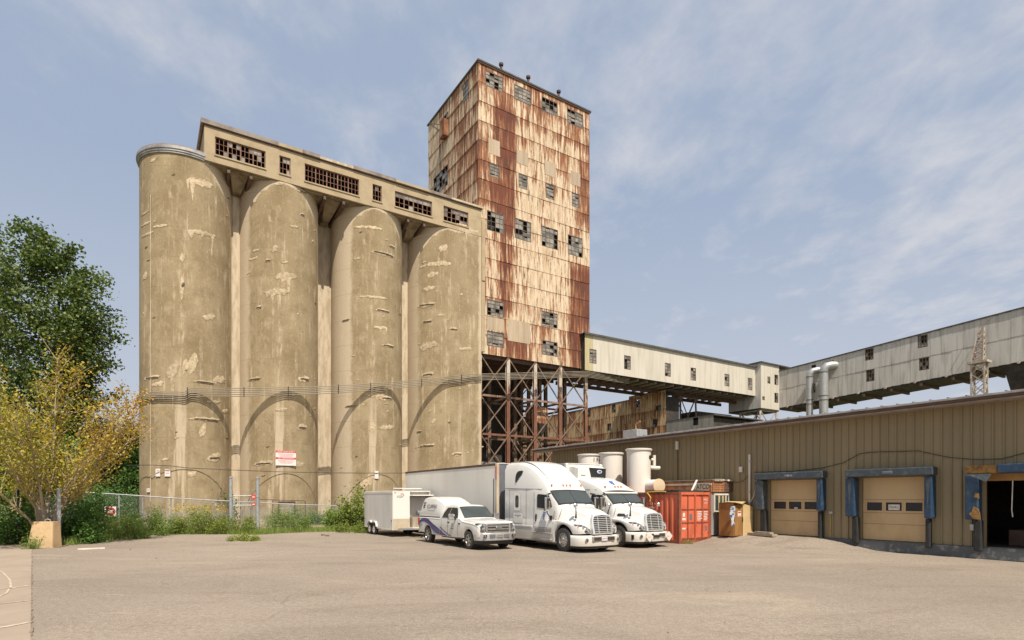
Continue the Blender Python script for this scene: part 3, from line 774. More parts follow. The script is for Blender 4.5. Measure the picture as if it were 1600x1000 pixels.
# ------------------------------------------------------------------ old steel windows
def sash(parent, face, a0, a1, z0, z1, p, cols, rows, fm, glass=0.5, posts=(), fw=0.07, mw=0.04, rec=0.1, rs=random, gm='old_glass', name='window', grow=()):
    """window: frame and muntins, with its remaining panes as a part of it; p = wall plane, set back by rec"""
    m, gl = MB(), MB()
    def bx(mm, b0, b1, c0, c1, d0, d1):
        if face == '-y': mm.box(b0, b1, d0, d1, c0, c1)
        else: mm.box(d0, d1, b0, b1, c0, c1)
    q0, q1 = p + rec, p + rec + 0.07
    bx(m, a0, a0 + fw, z0, z1, q0, q1); bx(m, a1 - fw, a1, z0, z1, q0, q1)
    bx(m, a0 + fw, a1 - fw, z0, z0 + fw, q0, q1); bx(m, a0 + fw, a1 - fw, z1 - fw, z1, q0, q1)
    da, dz = (a1 - a0) / cols, (z1 - z0) / rows
    for i in range(1, cols):
        w = fw * 1.3 if i in posts else mw
        bx(m, a0 + da * i - w / 2, a0 + da * i + w / 2, z0 + fw, z1 - fw, q0 + 0.004, q1 - 0.004)
    for j in range(1, rows):
        bx(m, a0 + fw, a1 - fw, z0 + dz * j - mw / 2, z0 + dz * j + mw / 2, q0 + 0.012, q1 - 0.012)
    for i in range(cols):
        for j in range(rows):
            if rs.random() < (grow[j] if grow else glass):
                t_ = rs.uniform(-0.012, 0.012)
                b0, b1, c0, c1 = a0 + da * i + 0.01, a0 + da * (i + 1) - 0.01, z0 + dz * j + 0.01, z0 + dz * (j + 1) - 0.01
                d = q0 + 0.035
                if rs.random() < 0.12: c1 -= dz * 0.35
                pts = [(b0, d, c0), (b1, d + t_, c0), (b1, d + t_, c1), (b0, d, c1)]
                gl.face(pts if face == '-y' else [(b, a, c) for a, b, c in pts])
    w = m.build(name, fm, parent)
    if gl.v: gl.build('panes', gm, w, kind='stuff')
    return w

# ------------------------------------------------------------------ gallery along the silo tops
GT0, GZ0, GZ1, GD = 4.2, 29.57, 32.35, 6.4
gal = thing('silo_gallery', 'long concrete gallery with broken windows running along the tops of the silos', 'gallery', GT0, SF - 0.02, 0)
GL = 29.83 - GT0
gw = []
for (u0, u1, v0, v1, cols, rows, posts) in ((336, 415, 213, 241, 12, 3, (3, 6, 9)), (436.5, 454, 242.5, 270, 3, 3, ()), (476, 561, 255, 282, 15, 3, (3, 6, 9, 12)), (582, 596.5, 287, 312, 3, 3, ()), (617, 675, 298, 322, 8, 3, (2, 4, 6)), (693, 731.6, 321, 344, 6, 3, (2, 4))):
    a, b = at(u0, v0, n=SF)[0] - GT0, at(u1, v0, n=SF)[0] - GT0
    gw.append((a, b, at(u0, v1, n=SF)[2], at(u0, v0, n=SF)[2], cols, rows, posts))
m = MB(); m.wall('y', 0, 0.25, 0, GL, GZ0, GZ1, [x[:4] for x in gw])
m.build('front_wall', 'gallery_concrete', gal)
m = MB(); m.box(0.0, 0.25, 0.252, GD, GZ0, GZ1); m.box(GL - 0.25, GL, 0.252, GD, GZ0, GZ1); m.box(0.252, GL - 0.252, GD - 0.25, GD, GZ0, GZ1)
m.build('side_wall', 'gallery_concrete', gal)
m = MB(); m.box(0.252, GL - 0.252, 0.252, GD - 0.252, GZ0 + 0.02, GZ0 + 0.2); m.build('floor', 'black_and_shade', gal)
rs = random.Random(5)
for i, x in enumerate(gw):
    sash(gal, '-y', x[0] + 0.002, x[1] - 0.002, x[2] + 0.002, x[3] - 0.002, 0, x[4], x[5], 'rust_frame', posts=x[6], rs=rs, fw=0.07, mw=0.036, rec=0.1, grow=((0.04, 0.15, 0.45), (0.05, 0.05, 0.2), (0.02, 0.02, 0.02), (0.2, 0.05, 0.6), (0.2, 0.15, 0.85), (0.75, 0.5, 0.95))[i])
for i, x in enumerate(gw):
    m = MB(); m.box(x[0] - 0.06, x[1] + 0.06, -0.07, -0.002, x[2] - 0.12, x[2] - 0.01); m.build('sill', 'gallery_concrete', gal)
# roof slab in worn lengths, dark gap under the eave
m = MB(); m.box(-0.1, GL + 0.05, -0.06, GD + 0.2, GZ1 + 0.001, GZ1 + 0.10); m.build('eave_board', 'brown_trim', gal)
xs = [-0.25, 5.6, 7.6, 9.1, 12.1, 16.2, 19.6, 22.1, GL + 0.15]
for i in range(len(xs) - 1):
    m = MB(); hgt = (0.34, 0.26, 0.30, 0.22, 0.30, 0.20, 0.28, 0.18)[i]
    m.box(xs[i] + 0.004, xs[i + 1] - 0.004, -0.16 - 0.03 * (i % 3), GD + 0.3, GZ1 + 0.102, GZ1 + 0.102 + hgt)
    m.build('roof_slab', ('roof_felt', 'gallery_concrete', 'roof_felt', 'pale_concrete')[i % 4], gal)
m = MB(); m.lathe([(0.09, 0), (0.09, 0.55), (0.0, 0.56)], 'z', (at(559, 262, n=SF)[0] - GT0, 0.7, GZ1 + 0.3), 8); m.build('vent_pipe', 'brown_trim', gal)
# underside over each valley: slab edge, two dark beams and a hopper bottom
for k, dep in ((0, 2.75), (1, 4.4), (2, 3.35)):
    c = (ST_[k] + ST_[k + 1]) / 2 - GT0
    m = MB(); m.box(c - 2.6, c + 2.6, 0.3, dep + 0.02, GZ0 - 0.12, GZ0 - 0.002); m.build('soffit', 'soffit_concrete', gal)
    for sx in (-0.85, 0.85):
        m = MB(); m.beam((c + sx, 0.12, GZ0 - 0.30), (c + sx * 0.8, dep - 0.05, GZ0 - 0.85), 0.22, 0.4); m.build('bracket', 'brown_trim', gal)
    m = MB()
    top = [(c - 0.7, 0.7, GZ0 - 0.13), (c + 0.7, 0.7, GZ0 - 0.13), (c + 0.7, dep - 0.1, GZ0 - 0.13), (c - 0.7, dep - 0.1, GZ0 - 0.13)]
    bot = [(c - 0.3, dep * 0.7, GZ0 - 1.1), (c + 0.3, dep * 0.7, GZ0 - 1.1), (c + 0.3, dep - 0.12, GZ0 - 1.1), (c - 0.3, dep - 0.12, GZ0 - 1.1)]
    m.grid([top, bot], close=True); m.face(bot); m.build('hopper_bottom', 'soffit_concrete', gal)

m = MB(); m.box(0, 0.42, 0, 3.2, 17.6, 31.55); m.box(0.02, 0.40, -0.08, -0.002, 25.0, 31.2)
single(m, 'end_pier', 'gallery_concrete', 'slim concrete pier where the silo gallery meets the rusty tower', 'pier', 29.835, SF - 0.05)

# cables strung across the silos
cb = thing('cable_bundle', 'bundle of parallel cables strung across the silo fronts above mid height', 'cables', 0, SF - 0.22, 0)
def cz(t): return 10.35 + (t - 0.0) * 0.155 - 0.55 * sin(pi * min(max(t, 0), 29.8) / 29.8)
for j in range(5):
    dz = (j - 2) * 0.16
    pts = [(3.175 + 3.58 * sin(a), 3.58 - 3.58 * cos(a), cz(0) + dz * (1.0 + 0.3 * a)) for a in np.arange(-2.3, -0.05, 0.22)]
    pts += [(t, 0.0, cz(t) + dz - 0.02 * sin(t * 2.1 + j)) for t in np.arange(3.2, 30.4, 1.7)]
    pts += [(36, 0.5, cz(30.3) + 0.75 + dz), (44.5, 0.75, 17.0 + dz), (52, 1.4, 17.1 + dz)]
    m = MB(); m.tube(pts, 0.035, 6); m.build('cable', 'cable', cb)
for t in (3.0, 7.1, 10.6, 14.9, 17.9, 23.0, 27.4):
    m = MB(); m.box(t - 0.03, t + 0.03, -0.05, 0.05, cz(t) - 0.40, cz(t) + 0.40); m.build('clamp', 'black_and_shade', cb)
m = MB(); m.tube([(-1.0, 3.0, 4.9), (0.5, 0.55, 4.86), (1.8, 0.06, 4.82)] + [(t, 0, 4.78 - 0.25 * sin(t / 24 * pi)) for t in np.arange(3, 30, 1.5)], 0.028, 6)
single(m, 'low_cable', 'dark_cable', 'single thin dark cable crossing the silos just below the warning sign', 'cable', 0, SF - 0.10)

# notices fixed to the silos
def notice(k, u0, u1, v0, v1, label, cat='sign', grp=None):
    an, z = cyl_hit((u0 + u1) / 2, (v0 + v1) / 2, k)
    x, y = ST_[k] + (SR + 0.07) * sin(an), SN - (SR + 0.07) * cos(an)
    Y = ST * x + CT * y
    w, hh = (u1 - u0) * Y / F, (v1 - v0) * Y / F
    th = thing('sign' if cat == 'sign' else 'notice', label, cat, x, y, z, grp, yaw=an)
    m = MB(); m.box(-w / 2, w / 2, -0.02, 0.02, -hh / 2, hh / 2); m.build('board', 'sign_white', th)
    return th, w, hh
th, w, hh = notice(1, 431.5, 461.5, 704.5, 727.5, 'red and white warning sign on the second silo from the left')
m = MB(); m.box(-w / 2, w / 2, -0.028, -0.021, hh * 0.37, hh / 2); m.box(-w / 2, w / 2, -0.028, -0.021, -0.08 * hh, 0.05 * hh); m.build('red_band', 'sign_red', th)
lettering('DANGER  PRIVATE PROPERTY', 0.15, 'sign_white', th, (0, -0.031, hh * 0.435), '-y', width=w * 0.86)
lettering('NO TRESPASSING', 0.15, 'sign_white', th, (0, -0.031, -0.015 * hh), '-y', width=w * 0.78)
for i, zz in enumerate((0.28, 0.20, 0.12, -0.17, -0.25, -0.33)):
    m = MB(); q = 0.40 - 0.05 * (i % 3); m.box(-w * q, w * q, -0.026, -0.021, hh * zz - 0.022, hh * zz + 0.022); m.build('text_line', 'sign_pink', th)
for (u0, u1, v0, v1, lb) in ((244, 251.5, 732.5, 744.5, 'left of two white paper notices side by side low on the first silo'), (258.5, 266.5, 733, 744.5, 'right of two white paper notices side by side low on the first silo'), (230, 236, 763, 769, 'smallest white notice, near the ground on the left edge of the first silo')):
    th, w, hh = notice(0, u0, u1, v0, v1, lb, 'notice', 'paper notices on the first silo')
    m = MB(); m.box(-w * 0.32, w * 0.32, -0.026, -0.021, hh * 0.18, hh * 0.30); m.box(-w * 0.32, w * 0.32, -0.026, -0.021, -hh * 0.1, hh * 0.02); m.build('text_line', 'sign_pink', th)
th, w, hh = notice(2, 585, 591, 736, 748, 'white paper notice on the third silo above the utility trailer', 'notice')
m = MB(); m.box(-w * 0.3, w * 0.3, -0.026, -0.021, hh * 0.1, hh * 0.25); m.build('text_line', 'sign_pink', th)

# ------------------------------------------------------------------ rusty workhouse tower
TT, TNn, TWd, TDp, TZ0, TZ1 = 30.28, 54.0, 15.4, 12.8, 17.8, 49.0
tw = thing('grain_tower', 'tall rusty sheet metal tower on steel legs beside the silos', 'tower', TT, TNn, 0)
def tf(u, v): p = at(u, v, n=TNn); return p[0] - TT, p[2]
def tl(u, v): p = at(u, v, t=TT); return p[1] - TNn, p[2]
TW = []
for (u0, u1, v0, v1, c, r, g) in (
    (758, 786, 108.6, 133, 4, 4, .55), (803, 830, 130.7, 154, 4, 4, 1), (846, 871, 150, 172, 4, 3, .35), (885.6, 911, 168, 191, 4, 4, .9),
    (765, 780, 254, 275, 2, 4, 1), (810, 824, 270, 293, 2, 4, .9), (852.6, 865.6, 285, 309, 2, 4, 1), (893, 904.6, 300, 322, 2, 4, .9),
    (760.5, 787.6, 328, 359, 4, 4, .6), (804, 830, 340, 372, 4, 4, .75), (846, 871.6, 352, 384, 4, 4, .8), (887, 910, 366, 397, 4, 4, .85),
    (760.5, 787, 467, 492, 4, 4, .7), (846, 871, 485, 509, 4, 4, .8), (760.5, 787, 516, 540, 3, 4, 1), (847, 871, 531, 554, 4, 4, .7)):
    a, z1 = tf(u0, v0); b, _ = tf(u1, v0); _, z0 = tf(u0, v1)
    TW.append((a, b, z0, z1, c, r, g))
TP = []                                              # window bays boarded over with newer plain sheet
for (u0, u1, v0, v1) in ((763, 781, 215, 239), (807, 825, 233, 254), (850.5, 868, 250, 272), (891, 906.5, 266, 287), (760.5, 787, 494, 514), (793, 828, 498, 532)):
    a, z1 = tf(u0, v0); b, _ = tf(u1, v0); _, z0 = tf(u0, v1); TP.append((a, b, z0, z1))
TWL = []
for (u0, u1, v0, v1, c, r, g) in ((677.7, 700, 268, 300, 5, 4, .6), (723, 732, 128, 158, 2, 4, 1.0), (687, 701, 182, 214, 4, 4, .15)):
    b, z1 = tl(u0, v0); a, _ = tl(u1, v0); _, z0 = tl((u0 + u1) / 2, v1); _, z1 = tl((u0 + u1) / 2, v0)
    TWL.append((a, b, z0, z1, c, r, g))

NR = 15; RH = (TZ1 - TZ0) / NR
rs = random.Random(21)
def rust_front(x, z):
    return 0.42 + rs.uniform(-0.10, 0.10)
def rust_side(y, z):
    q = 0.47 + rs.uniform(-0.10, 0.10)
    if y > 9.5: q = 0.22
    elif y < 5.5 and 36 < z < 43.5: q = 0.64
    elif z > 44: q = 0.50
    return q
def rects_minus(a0, a1, z0, z1, holes):
    A = sorted({a0, a1, *[x for h in holes for x in h[:2] if a0 < x < a1]}); Z = sorted({z0, z1, *[x for h in holes for x in h[2:4] if z0 < x < z1]})
    for i in range(len(A) - 1):
        for j in range(len(Z) - 1):
            ca, cz_ = (A[i] + A[i + 1]) / 2, (Z[j] + Z[j + 1]) / 2
            if not any(h[0] < ca < h[1] and h[2] < cz_ < h[3] for h in holes): yield A[i], A[i + 1], Z[j], Z[j + 1]
def sheet(parent, face, a0, a1, z0, z1, holes, mat, p=0.0, lap=0.03, rib=0.0, name='cladding_panel', jog=0.02):
    """one lapped sheet: its foot stands proud of the sheet below it"""
    m = MB(); out = rs.uniform(0, jog)
    for (b0, b1, c0, c1) in rects_minus(a0 + 0.006, a1 - 0.006, z0, z1, holes):
        k0 = (c0 - z0) / (z1 - z0); k1 = (c1 - z0) / (z1 - z0)
        f0, f1 = p - out - lap * (1 - k0), p - out - lap * (1 - k1); bk = p + 0.02
        if face == '-y': v = [(b0, f0, c0), (b1, f0, c0), (b1, f1, c1), (b0, f1, c1), (b0, bk, c0), (b1, bk, c0), (b1, bk, c1), (b0, bk, c1)]
        else: v = [(f0, b0, c0), (f0, b1, c0), (f1, b1, c1), (f1, b0, c1), (bk, b0, c0), (bk, b1, c0), (bk, b1, c1), (bk, b0, c1)]
        k = len(m.v); m.v.extend(v)
        for q in ((0, 1, 2, 3), (7, 6, 5, 4), (0, 4, 5, 1), (1, 5, 6, 2), (2, 6, 7, 3), (3, 7, 4, 0)): m.f.append(tuple(k + i for i in q)); m.mi.append(0)
    return m.build(name, mat, parent)
colsx = [0, 1.05, 2.25, 3.45, 4.75, 6.3, 7.9, 9.4, 10.9, 12.3, 13.8, TWd]
holesF = [x[:4] for x in TW] + TP
for i in range(len(colsx) - 1):
    for j in range(NR):
        z0, z1 = TZ0 + RH * j, TZ0 + RH * (j + 1)
        o = sheet(tw, '-y', colsx[i], colsx[i + 1], z0, z1, holesF, 'rust_cladding', 0, 0.035)
        if o: o['rust'] = rust_front((colsx[i] + colsx[i + 1]) / 2, z0 + RH / 2)
for (a, b, z0, z1) in TP:
    n_ = max(1, int(round((b - a) / 1.0)))
    for q in range(n_):
        m = MB(); m.box(a + (b - a) * q / n_ + 0.004, a + (b - a) * (q + 1) / n_ - 0.004, -0.045, 0.02, z0, z1); m.build('patch_sheet', 'plain_sheet', tw)
colsy = [0, 1.7, 3.3, 4.9, 6.5, 8.1, 9.7, 11.3, TDp]
for i in range(len(colsy) - 1):
    for j in range(5, NR):
        z0, z1 = TZ0 + RH * j, TZ0 + RH * (j + 1)
        o = sheet(tw, '-x', colsy[i], colsy[i + 1], z0, z1, [x[:4] for x in TWL], 'rust_cladding', 0, 0.05)
        if o: o['rust'] = rust_side((colsy[i] + colsy[i + 1]) / 2, z0 + RH / 2)
m = MB(); m.box(0, 0.02, 0, TDp, TZ0, TZ0 + RH * 5); m.box(TWd - 0.02, TWd, 0.022, TDp, TZ0, TZ1); m.box(0.022, TWd - 0.022, TDp - 0.02, TDp, TZ0, TZ1)
o = m.build('rear_cladding', 'rust_cladding', tw); o['rust'] = 0.6
m = MB(); m.box(0.35, TWd - 0.4, 0.45, TDp - 0.4, TZ0 + 0.3, TZ1 - 0.2); m.build('shade_backing', 'black_and_shade', tw)  # near-black box stands in for the unlit inside of the tower
m = MB(); m.box(-0.06, 0.08, -0.06, 0.10, TZ0 + RH * 5, TZ1); o = m.build('corner_trim', 'rust_cladding', tw); o['rust'] = 0.5
rs2 = random.Random(9)
for x in TW: sash(tw, '-y', x[0], x[1], x[2], x[3], -0.05, x[4], x[5], 'window_frame', x[6], rs=rs2, fw=0.09, mw=0.05, rec=0.03)
for x in TWL: sash(tw, '-x', x[0], x[1], x[2], x[3], -0.05, x[4], x[5], 'window_frame', x[6], rs=rs2, fw=0.09, mw=0.05, rec=0.03)
# an opened shutter and hoist bracket on the left face
b, z1 = tl(687, 196); a, _ = tl(701, 196)
m = MB(); m.beam((-0.05, b - 0.3, z1 - 0.9), (-1.5, b - 0.3, z1 - 0.4), 0.1); m.beam((-0.05, a + 0.3, z1 - 1.2), (-1.5, b - 0.3, z1 - 0.4), 0.08); m.build('hoist_arm', 'window_frame', tw)
m = MB(); m.box(-0.7, -0.06, a, a + 1.0, z1 - 2.6, z1 - 0.6); o = m.build('shutter', 'rust_cladding', tw); o['rust'] = 0.8
m = MB(); m.box(-0.16, TWd + 0.16, -0.18, TDp + 0.16, TZ1 + 0.002, TZ1 + 0.16); m.build('roof', 'roof_dark', tw)
m = MB(); m.box(-0.10, TWd + 0.10, -0.12, -0.062, TZ1 - 0.16, TZ1); m.build('fascia', 'brown_trim', tw)
for i, (u, v0) in enumerate(((786.8, 98), (829.3, 120.5), (877, 143))):
    x, _ = tf(u, 150); y = 0.5
    hh = 1.25
    m = MB(); m.lathe([(0.13, 0), (0.13, hh - 0.3)], 'z', (x, y, TZ1 + 0.16), 10); m.lathe([(0.24, hh - 0.32), (0.26, hh - 0.1), (0.10, hh), (0, hh + 0.02)], 'z', (x, y, TZ1 + 0.16), 10); m.build('vent_pipe', 'brown_trim', tw, smooth=40)
m = MB(); x, _ = tf(833.5, 150); m.lathe([(0.08, 0), (0.08, 0.5), (0, 0.52)], 'z', (x, 0.4, TZ1 + 0.16), 8); m.build('vent_pipe', 'brown_trim', tw)

# steel legs below
LX = [0.25, 3.85, 7.5, 11.1, 15.0]; LY = [0.25, 4.4, 8.5, 12.5]; LZ = [0, 4.8, 9.2, 13.4, TZ0]
for i, x in enumerate(LX):
    for j, y in enumerate(LY):
        m = MB(); w = 0.42
        m.box(x - w / 2, x + w / 2, y - 0.17, y - 0.13, 0, TZ0 - 0.05); m.box(x - w / 2, x + w / 2, y + 0.13, y + 0.17, 0, TZ0 - 0.05); m.box(x - 0.06, x + 0.06, y - 0.128, y + 0.128, 0, TZ0 - 0.05)
        m.build('leg', 'rust_steel' if j == 0 else 'brace_steel', tw)
def xbrace(p, q, zs, mat='brace_steel', w=0.11):
    for a in range(len(zs) - 1):
        m = MB(); o_ = 0.012
        m.beam((p[0], p[1], zs[a]), (q[0], q[1], zs[a + 1]), w); m.beam((p[0] + o_, p[1] + o_ * 9, zs[a + 1]), (q[0] + o_, q[1] + o_ * 9, zs[a]), w)
        m.build('cross_brace', mat, tw)
for j, y in enumerate(LY):
    if j in (1, 2): continue
    for i in range(4):
        xbrace((LX[i], y - 0.2), (LX[i + 1], y - 0.2), LZ)
for i in (2,):
    for j in range(3): xbrace((LX[i] + 0.22, LY[j]), (LX[i] + 0.22, LY[j + 1]), LZ)
for z in LZ[1:4]:
    for j in (0, 1, 3):
        m = MB(); m.box(LX[0], LX[-1], LY[j] - 0.08, LY[j] + 0.08, z - 0.11, z + 0.11); m.build('girder', 'rust_steel' if j == 0 else 'brace_steel', tw)
    for i in (0, 1, 2, 3, 4):
        m = MB(); m.box(LX[i] - 0.08, LX[i] + 0.08, LY[0] + 0.12, LY[-1] - 0.12, z - 0.12, z + 0.12); m.build('girder', 'brace_steel', tw)
for j in range(8):
    m = MB(); y = 0.4 + 1.7 * j; m.box(0.1, TWd - 0.1, y - 0.1, y + 0.1, TZ0 - 0.42, TZ0 - 0.02); m.build('floor_beam', 'brown_trim', tw)
m = MB(); m.box(0.05, TWd - 0.05, 0.1, TDp - 0.05, TZ0 - 0.015, TZ0 + 0.2); m.build('floor', 'black_and_shade', tw)
# bins and machinery standing under the tower
m = MB(); m.box(0.6, 7.0, 6.6, 12.0, 0, 17.2); single(m, 'bin_wall', 'black_and_shade', 'dark steel bin wall standing behind the left tower legs', 'bin', TT, TNn)  # near-black colour stands in for the shade under the tower
m = MB(); m.box(7.1, 8.5, 8.8, 12.1, 0, 17.2); single(m, 'bin_shaft', 'black_and_shade', 'dark vertical shaft behind the middle tower legs', 'shaft', TT, TNn)  # coloured near-black for the same shade
m = MB(); m.box(10.2, 12.1, 9.6, 12.2, 0, 17.2); single(m, 'leg_casing', 'black_and_shade', 'dark elevator casing behind the right tower legs', 'shaft', TT, TNn)  # shade under the tower put into its colour too
hp = thing('hopper', 'rusty steel hopper hung between the middle tower legs', 'hopper', TT + 9.0, TNn + 2.0, 0)
m = MB(); m.box(-1.0, 1.0, -0.9, 0.9, 11.0, 12.9); o = m.build('bin', 'rust_cladding', hp); o['rust'] = 0.55
m = MB(); m.grid([[(-1, -0.9, 10.99), (1, -0.9, 10.99), (1, 0.9, 10.99), (-1, 0.9, 10.99)], [(-0.2, -0.2, 8.8), (0.2, -0.2, 8.8), (0.2, 0.2, 8.8), (-0.2, 0.2, 8.8)]], close=True); m.build('chute', 'black_and_shade', hp)
m = MB(); m.tube([(0, 0, 8.8), (0.2, 0, 4.0), (1.0, 0, 0.1)], 0.22, 8); m.build('spout', 'brace_steel', hp)
m = MB(); m.box(0, 5.2, 0, 3.0, 0, 6.4); single(m, 'pump_house', 'grey_sheet', 'low grey sheet metal hut among the tower legs', 'hut', TT + 0.9, TNn + 3.2)
rs = random.Random(3)
for i in range(10):
    m = MB(); L = rs.uniform(0.8, 2.4); m.box(0, L, 0, 0.3, 0, rs.uniform(0.15, 0.5))
    single(m, 'beam_offcut', 'rubble', 'rusty beam offcut lying in the heap among the tower legs', 'scrap', TT + rs.uniform(0, 13), TNn + rs.uniform(-2, 3), 0.0, 'scrap between the tower legs', yaw=rs.uniform(-0.5, 0.5))

# ------------------------------------------------------------------ conveyor galleries
C1T, C1N, C1Z0, C1Z1 = 44.3, 53.2, 17.5, 21.85
c1 = thing('conveyor_gallery', 'cream sheet metal conveyor bridge leaving the rusty tower to the right', 'conveyor', C1T, C1N, 0)
C1L = 77.2 - C1T
cw = []
for (u0, u1, v0, v1) in ((921, 932, 544.6, 567), (975, 985.5, 554.7, 576.5), (1038.7, 1048, 566.5, 587.5), (1079, 1087.3, 574, 594), (1132, 1139.6, 583.7, 603), (1168.4, 1175.5, 590, 609)):
    p, q, r_ = at(u0, v0, n=C1N), at(u1, v0, n=C1N), at(u0, v1, n=C1N); cw.append((p[0] - C1T, q[0] - C1T, r_[2], p[2]))
rs = random.Random(31)
npan = 26
for i in range(npan):
    a0, a1 = C1L * i / npan, C1L * (i + 1) / npan
    sheet(c1, '-y', a0, a1, C1Z0, C1Z1, cw, 'olive_sheet' if i == 0 else 'conveyor_sheet', 0, 0.01, jog=0.015)
for x in cw: sash(c1, '-y', x[0], x[1], x[2], x[3], -0.02, 2, 4, 'window_frame', 0.85, rs=rs, fw=0.09, mw=0.05, rec=0.02)
m = MB(); m.box(0, C1L, 6.48, 6.5, C1Z0, C1Z1); m.build('rear_wall', 'conveyor_sheet', c1)
m = MB(); m.box(0.05, C1L - 0.05, 0.3, 6.2, C1Z0 + 0.1, C1Z1 - 0.1); m.build('shade_backing', 'black_and_shade', c1)  # dark box drawn in place of the unlit inside of the bridge
m = MB(); m.box(-0.2, C1L + 0.2, -0.20, 6.7, C1Z1 + 0.002, C1Z1 + 0.07); m.box(-0.2, C1L + 0.2, -0.26, -0.202, C1Z1 - 0.12, C1Z1 + 0.09); m.build('roof', 'roof_dark', c1)
m = MB(); m.box(0.02, C1L, 0.05, 6.45, C1Z0 - 0.05, C1Z0 + 0.05); m.build('deck', 'black_and_shade', c1)
for i in range(20):
    m = MB(); x = 1 + (C1L - 2) * i / 19; m.box(x - 0.08, x + 0.08, 0.40, 6.46, C1Z0 - 0.30, C1Z0 - 0.052); m.build('joist', 'wood_grey', c1)
for y in (3.2, 6.0):
    m = MB(); m.box(0.3, C1L, y, y + 0.2, C1Z0 - 0.75, C1Z0 - 0.302); m.build('girder', 'brown_trim', c1)
def trestle(name, label, t, n, z1, wd, dp, mat, n_bays=3, grp=None):
    th = thing(name, label, 'trestle', t, n, 0, grp)
    L = [(-wd / 2, -dp / 2), (wd / 2, -dp / 2), (wd / 2, dp / 2), (-wd / 2, dp / 2)]
    for a in L:
        m = MB(); m.beam((a[0] * 1.25, a[1] * 1.25, 0), (a[0], a[1], z1), 0.24); m.build('leg', mat, th)
    for b in range(n_bays):
        z0_, z1_ = z1 * b / n_bays, z1 * (b + 1) / n_bays
        m = MB()
        for i in range(4):
            p, q = L[i], L[(i + 1) % 4]
            m.beam((p[0], p[1], z0_), (q[0], q[1], z1_ - 0.1), 0.1); m.beam((q[0], q[1], z0_), (p[0], p[1], z1_ - 0.1), 0.1); m.beam((p[0], p[1], z1_ - 0.1), (q[0], q[1], z1_ - 0.1), 0.14)
        m.build('cross_brace', mat, th)
    return th
trestle('trestle', 'steel trestle carrying the cream conveyor bridge behind the rusty shed', 66.0, 58.0, C1Z0 - 0.76, 3.2, 3.4, 'brace_steel', 3)

jb = thing('transfer_house', 'cream sheet metal box where the two conveyor bridges meet', 'transfer house', 77.2, 52.25, 0)
JW, JZ0, JZ1 = 4.5, 15.6, 22.3
jw = []
for (u0, u1, v0, v1) in ((1199, 1203.5, 588, 599), (1210, 1216, 585, 601), (1210, 1216, 613.5, 629), (1191, 1194.8, 619, 625)):
    p, q, r_ = at(u0, v0, n=52.25), at(u1, v0, n=52.25), at(u0, v1, n=52.25); jw.append((p[0] - 77.2, q[0] - 77.2, r_[2], p[2]))
for i in range(6): sheet(jb, '-y', JW * i / 6, JW * (i + 1) / 6, JZ0, JZ1, jw, 'conveyor_sheet', 0, 0.01)
for i in range(4): sheet(jb, '-x', 1.4 * i, 1.4 * (i + 1), JZ0, JZ1, [], 'conveyor_sheet_grey', 0, 0.01)
for x in jw: sash(jb, '-y', x[0], x[1], x[2], x[3], -0.02, 2, 3, 'window_frame', 0.5, rs=rs, fw=0.08, mw=0.05, rec=0.02)
m = MB(); m.box(0.2, JW - 0.05, 0.25, 5.6, JZ0 + 0.05, JZ1 - 0.05); m.build('shade_backing', 'black_and_shade', jb)  # near-black filler paints the darkness inside the box
m = MB(); m.box(-0.25, JW + 2.5, -0.25, 6.0, JZ1 + 0.002, JZ1 + 0.16); m.build('roof', 'roof_dark', jb)
m = MB(); m.box(0.0, JW, 0.03, 5.6, JZ0 - 0.2, JZ0 + 0.04); m.build('deck', 'black_and_shade', jb)
trestle('trestle', 'splayed pale steel trestle under the conveyor transfer house', 79.4, 54.2, JZ0 - 0.21, 4.0, 3.4, 'white_lattice', 4)

C2T, C2N = 81.72, 52.22
c2 = thing('conveyor_gallery', 'grey streaked conveyor bridge climbing towards the right edge over the warehouse', 'conveyor', C2T, C2N, 0)
K1, K0 = (23.1 - 21.45) / 29.0, (17.35 - 15.95) / 29.0
def zt2(y): return 21.5 - y * K1
def zb2(y): return 15.95 - y * K0
C2L = 58.0
c2w = []
for (u0, u1, v0, v1) in ((1351.7, 1365, 546, 564), (1353.5, 1366.5, 578.5, 597), (1434, 1449.5, 525, 544.5), (1436, 1452, 560, 579.5), (1267, 1274.5, 600, 614.5), (1268, 1275, 571, 580), (1292, 1303, 565, 577)):
    p, q, r_ = at(u0, v0, t=C2T), at(u1, v0, t=C2T), at(u0, v1, t=C2T); c2w.append((q[1] - C2N, p[1] - C2N, r_[2], p[2]))
rs = random.Random(41)
npan = 52
for i in range(npan):
    y1, y0 = -C2L * i / npan, -C2L * (i + 1) / npan; ym = (y0 + y1) / 2
    zc_ = (zt2(ym) + zb2(ym)) / 2
    for (za, zb_) in ((zb2(ym), zc_), (zc_, zt2(ym))):
        sheet(c2, '-x', y0, y1, za, zb_ + 0.02, c2w, 'conveyor_sheet_grey', 0, 0.025, jog=0.02)
for k, x in enumerate(c2w):
    if k < 5: sash(c2, '-x', x[0], x[1], x[2], x[3], -0.03, 3, 3, 'window_frame', 0.3, rs=rs, fw=0.12, mw=0.08, rec=0.02)
m = MB()
rows = [[(0.3, y, zb2(y) + 0.15), (4.6, y, zb2(y) + 0.15), (4.6, y, zt2(y) - 0.15), (0.3, y, zt2(y) - 0.15)] for y in (0, -C2L)]
m.grid(rows, close=True); m.build('shade_backing', 'black_and_shade', c2)  # near-black tube paints the darkness behind the windows
m = MB()
rows = [[(-0.14, y, zt2(y) + 0.03), (5.2, y, zt2(y) + 0.03), (5.2, y, zt2(y) + 0.16), (-0.14, y, zt2(y) + 0.16)] for y in (0.0, -C2L)]
m.grid(rows, close=True); m.build('roof', 'roof_dark', c2)
m = MB()
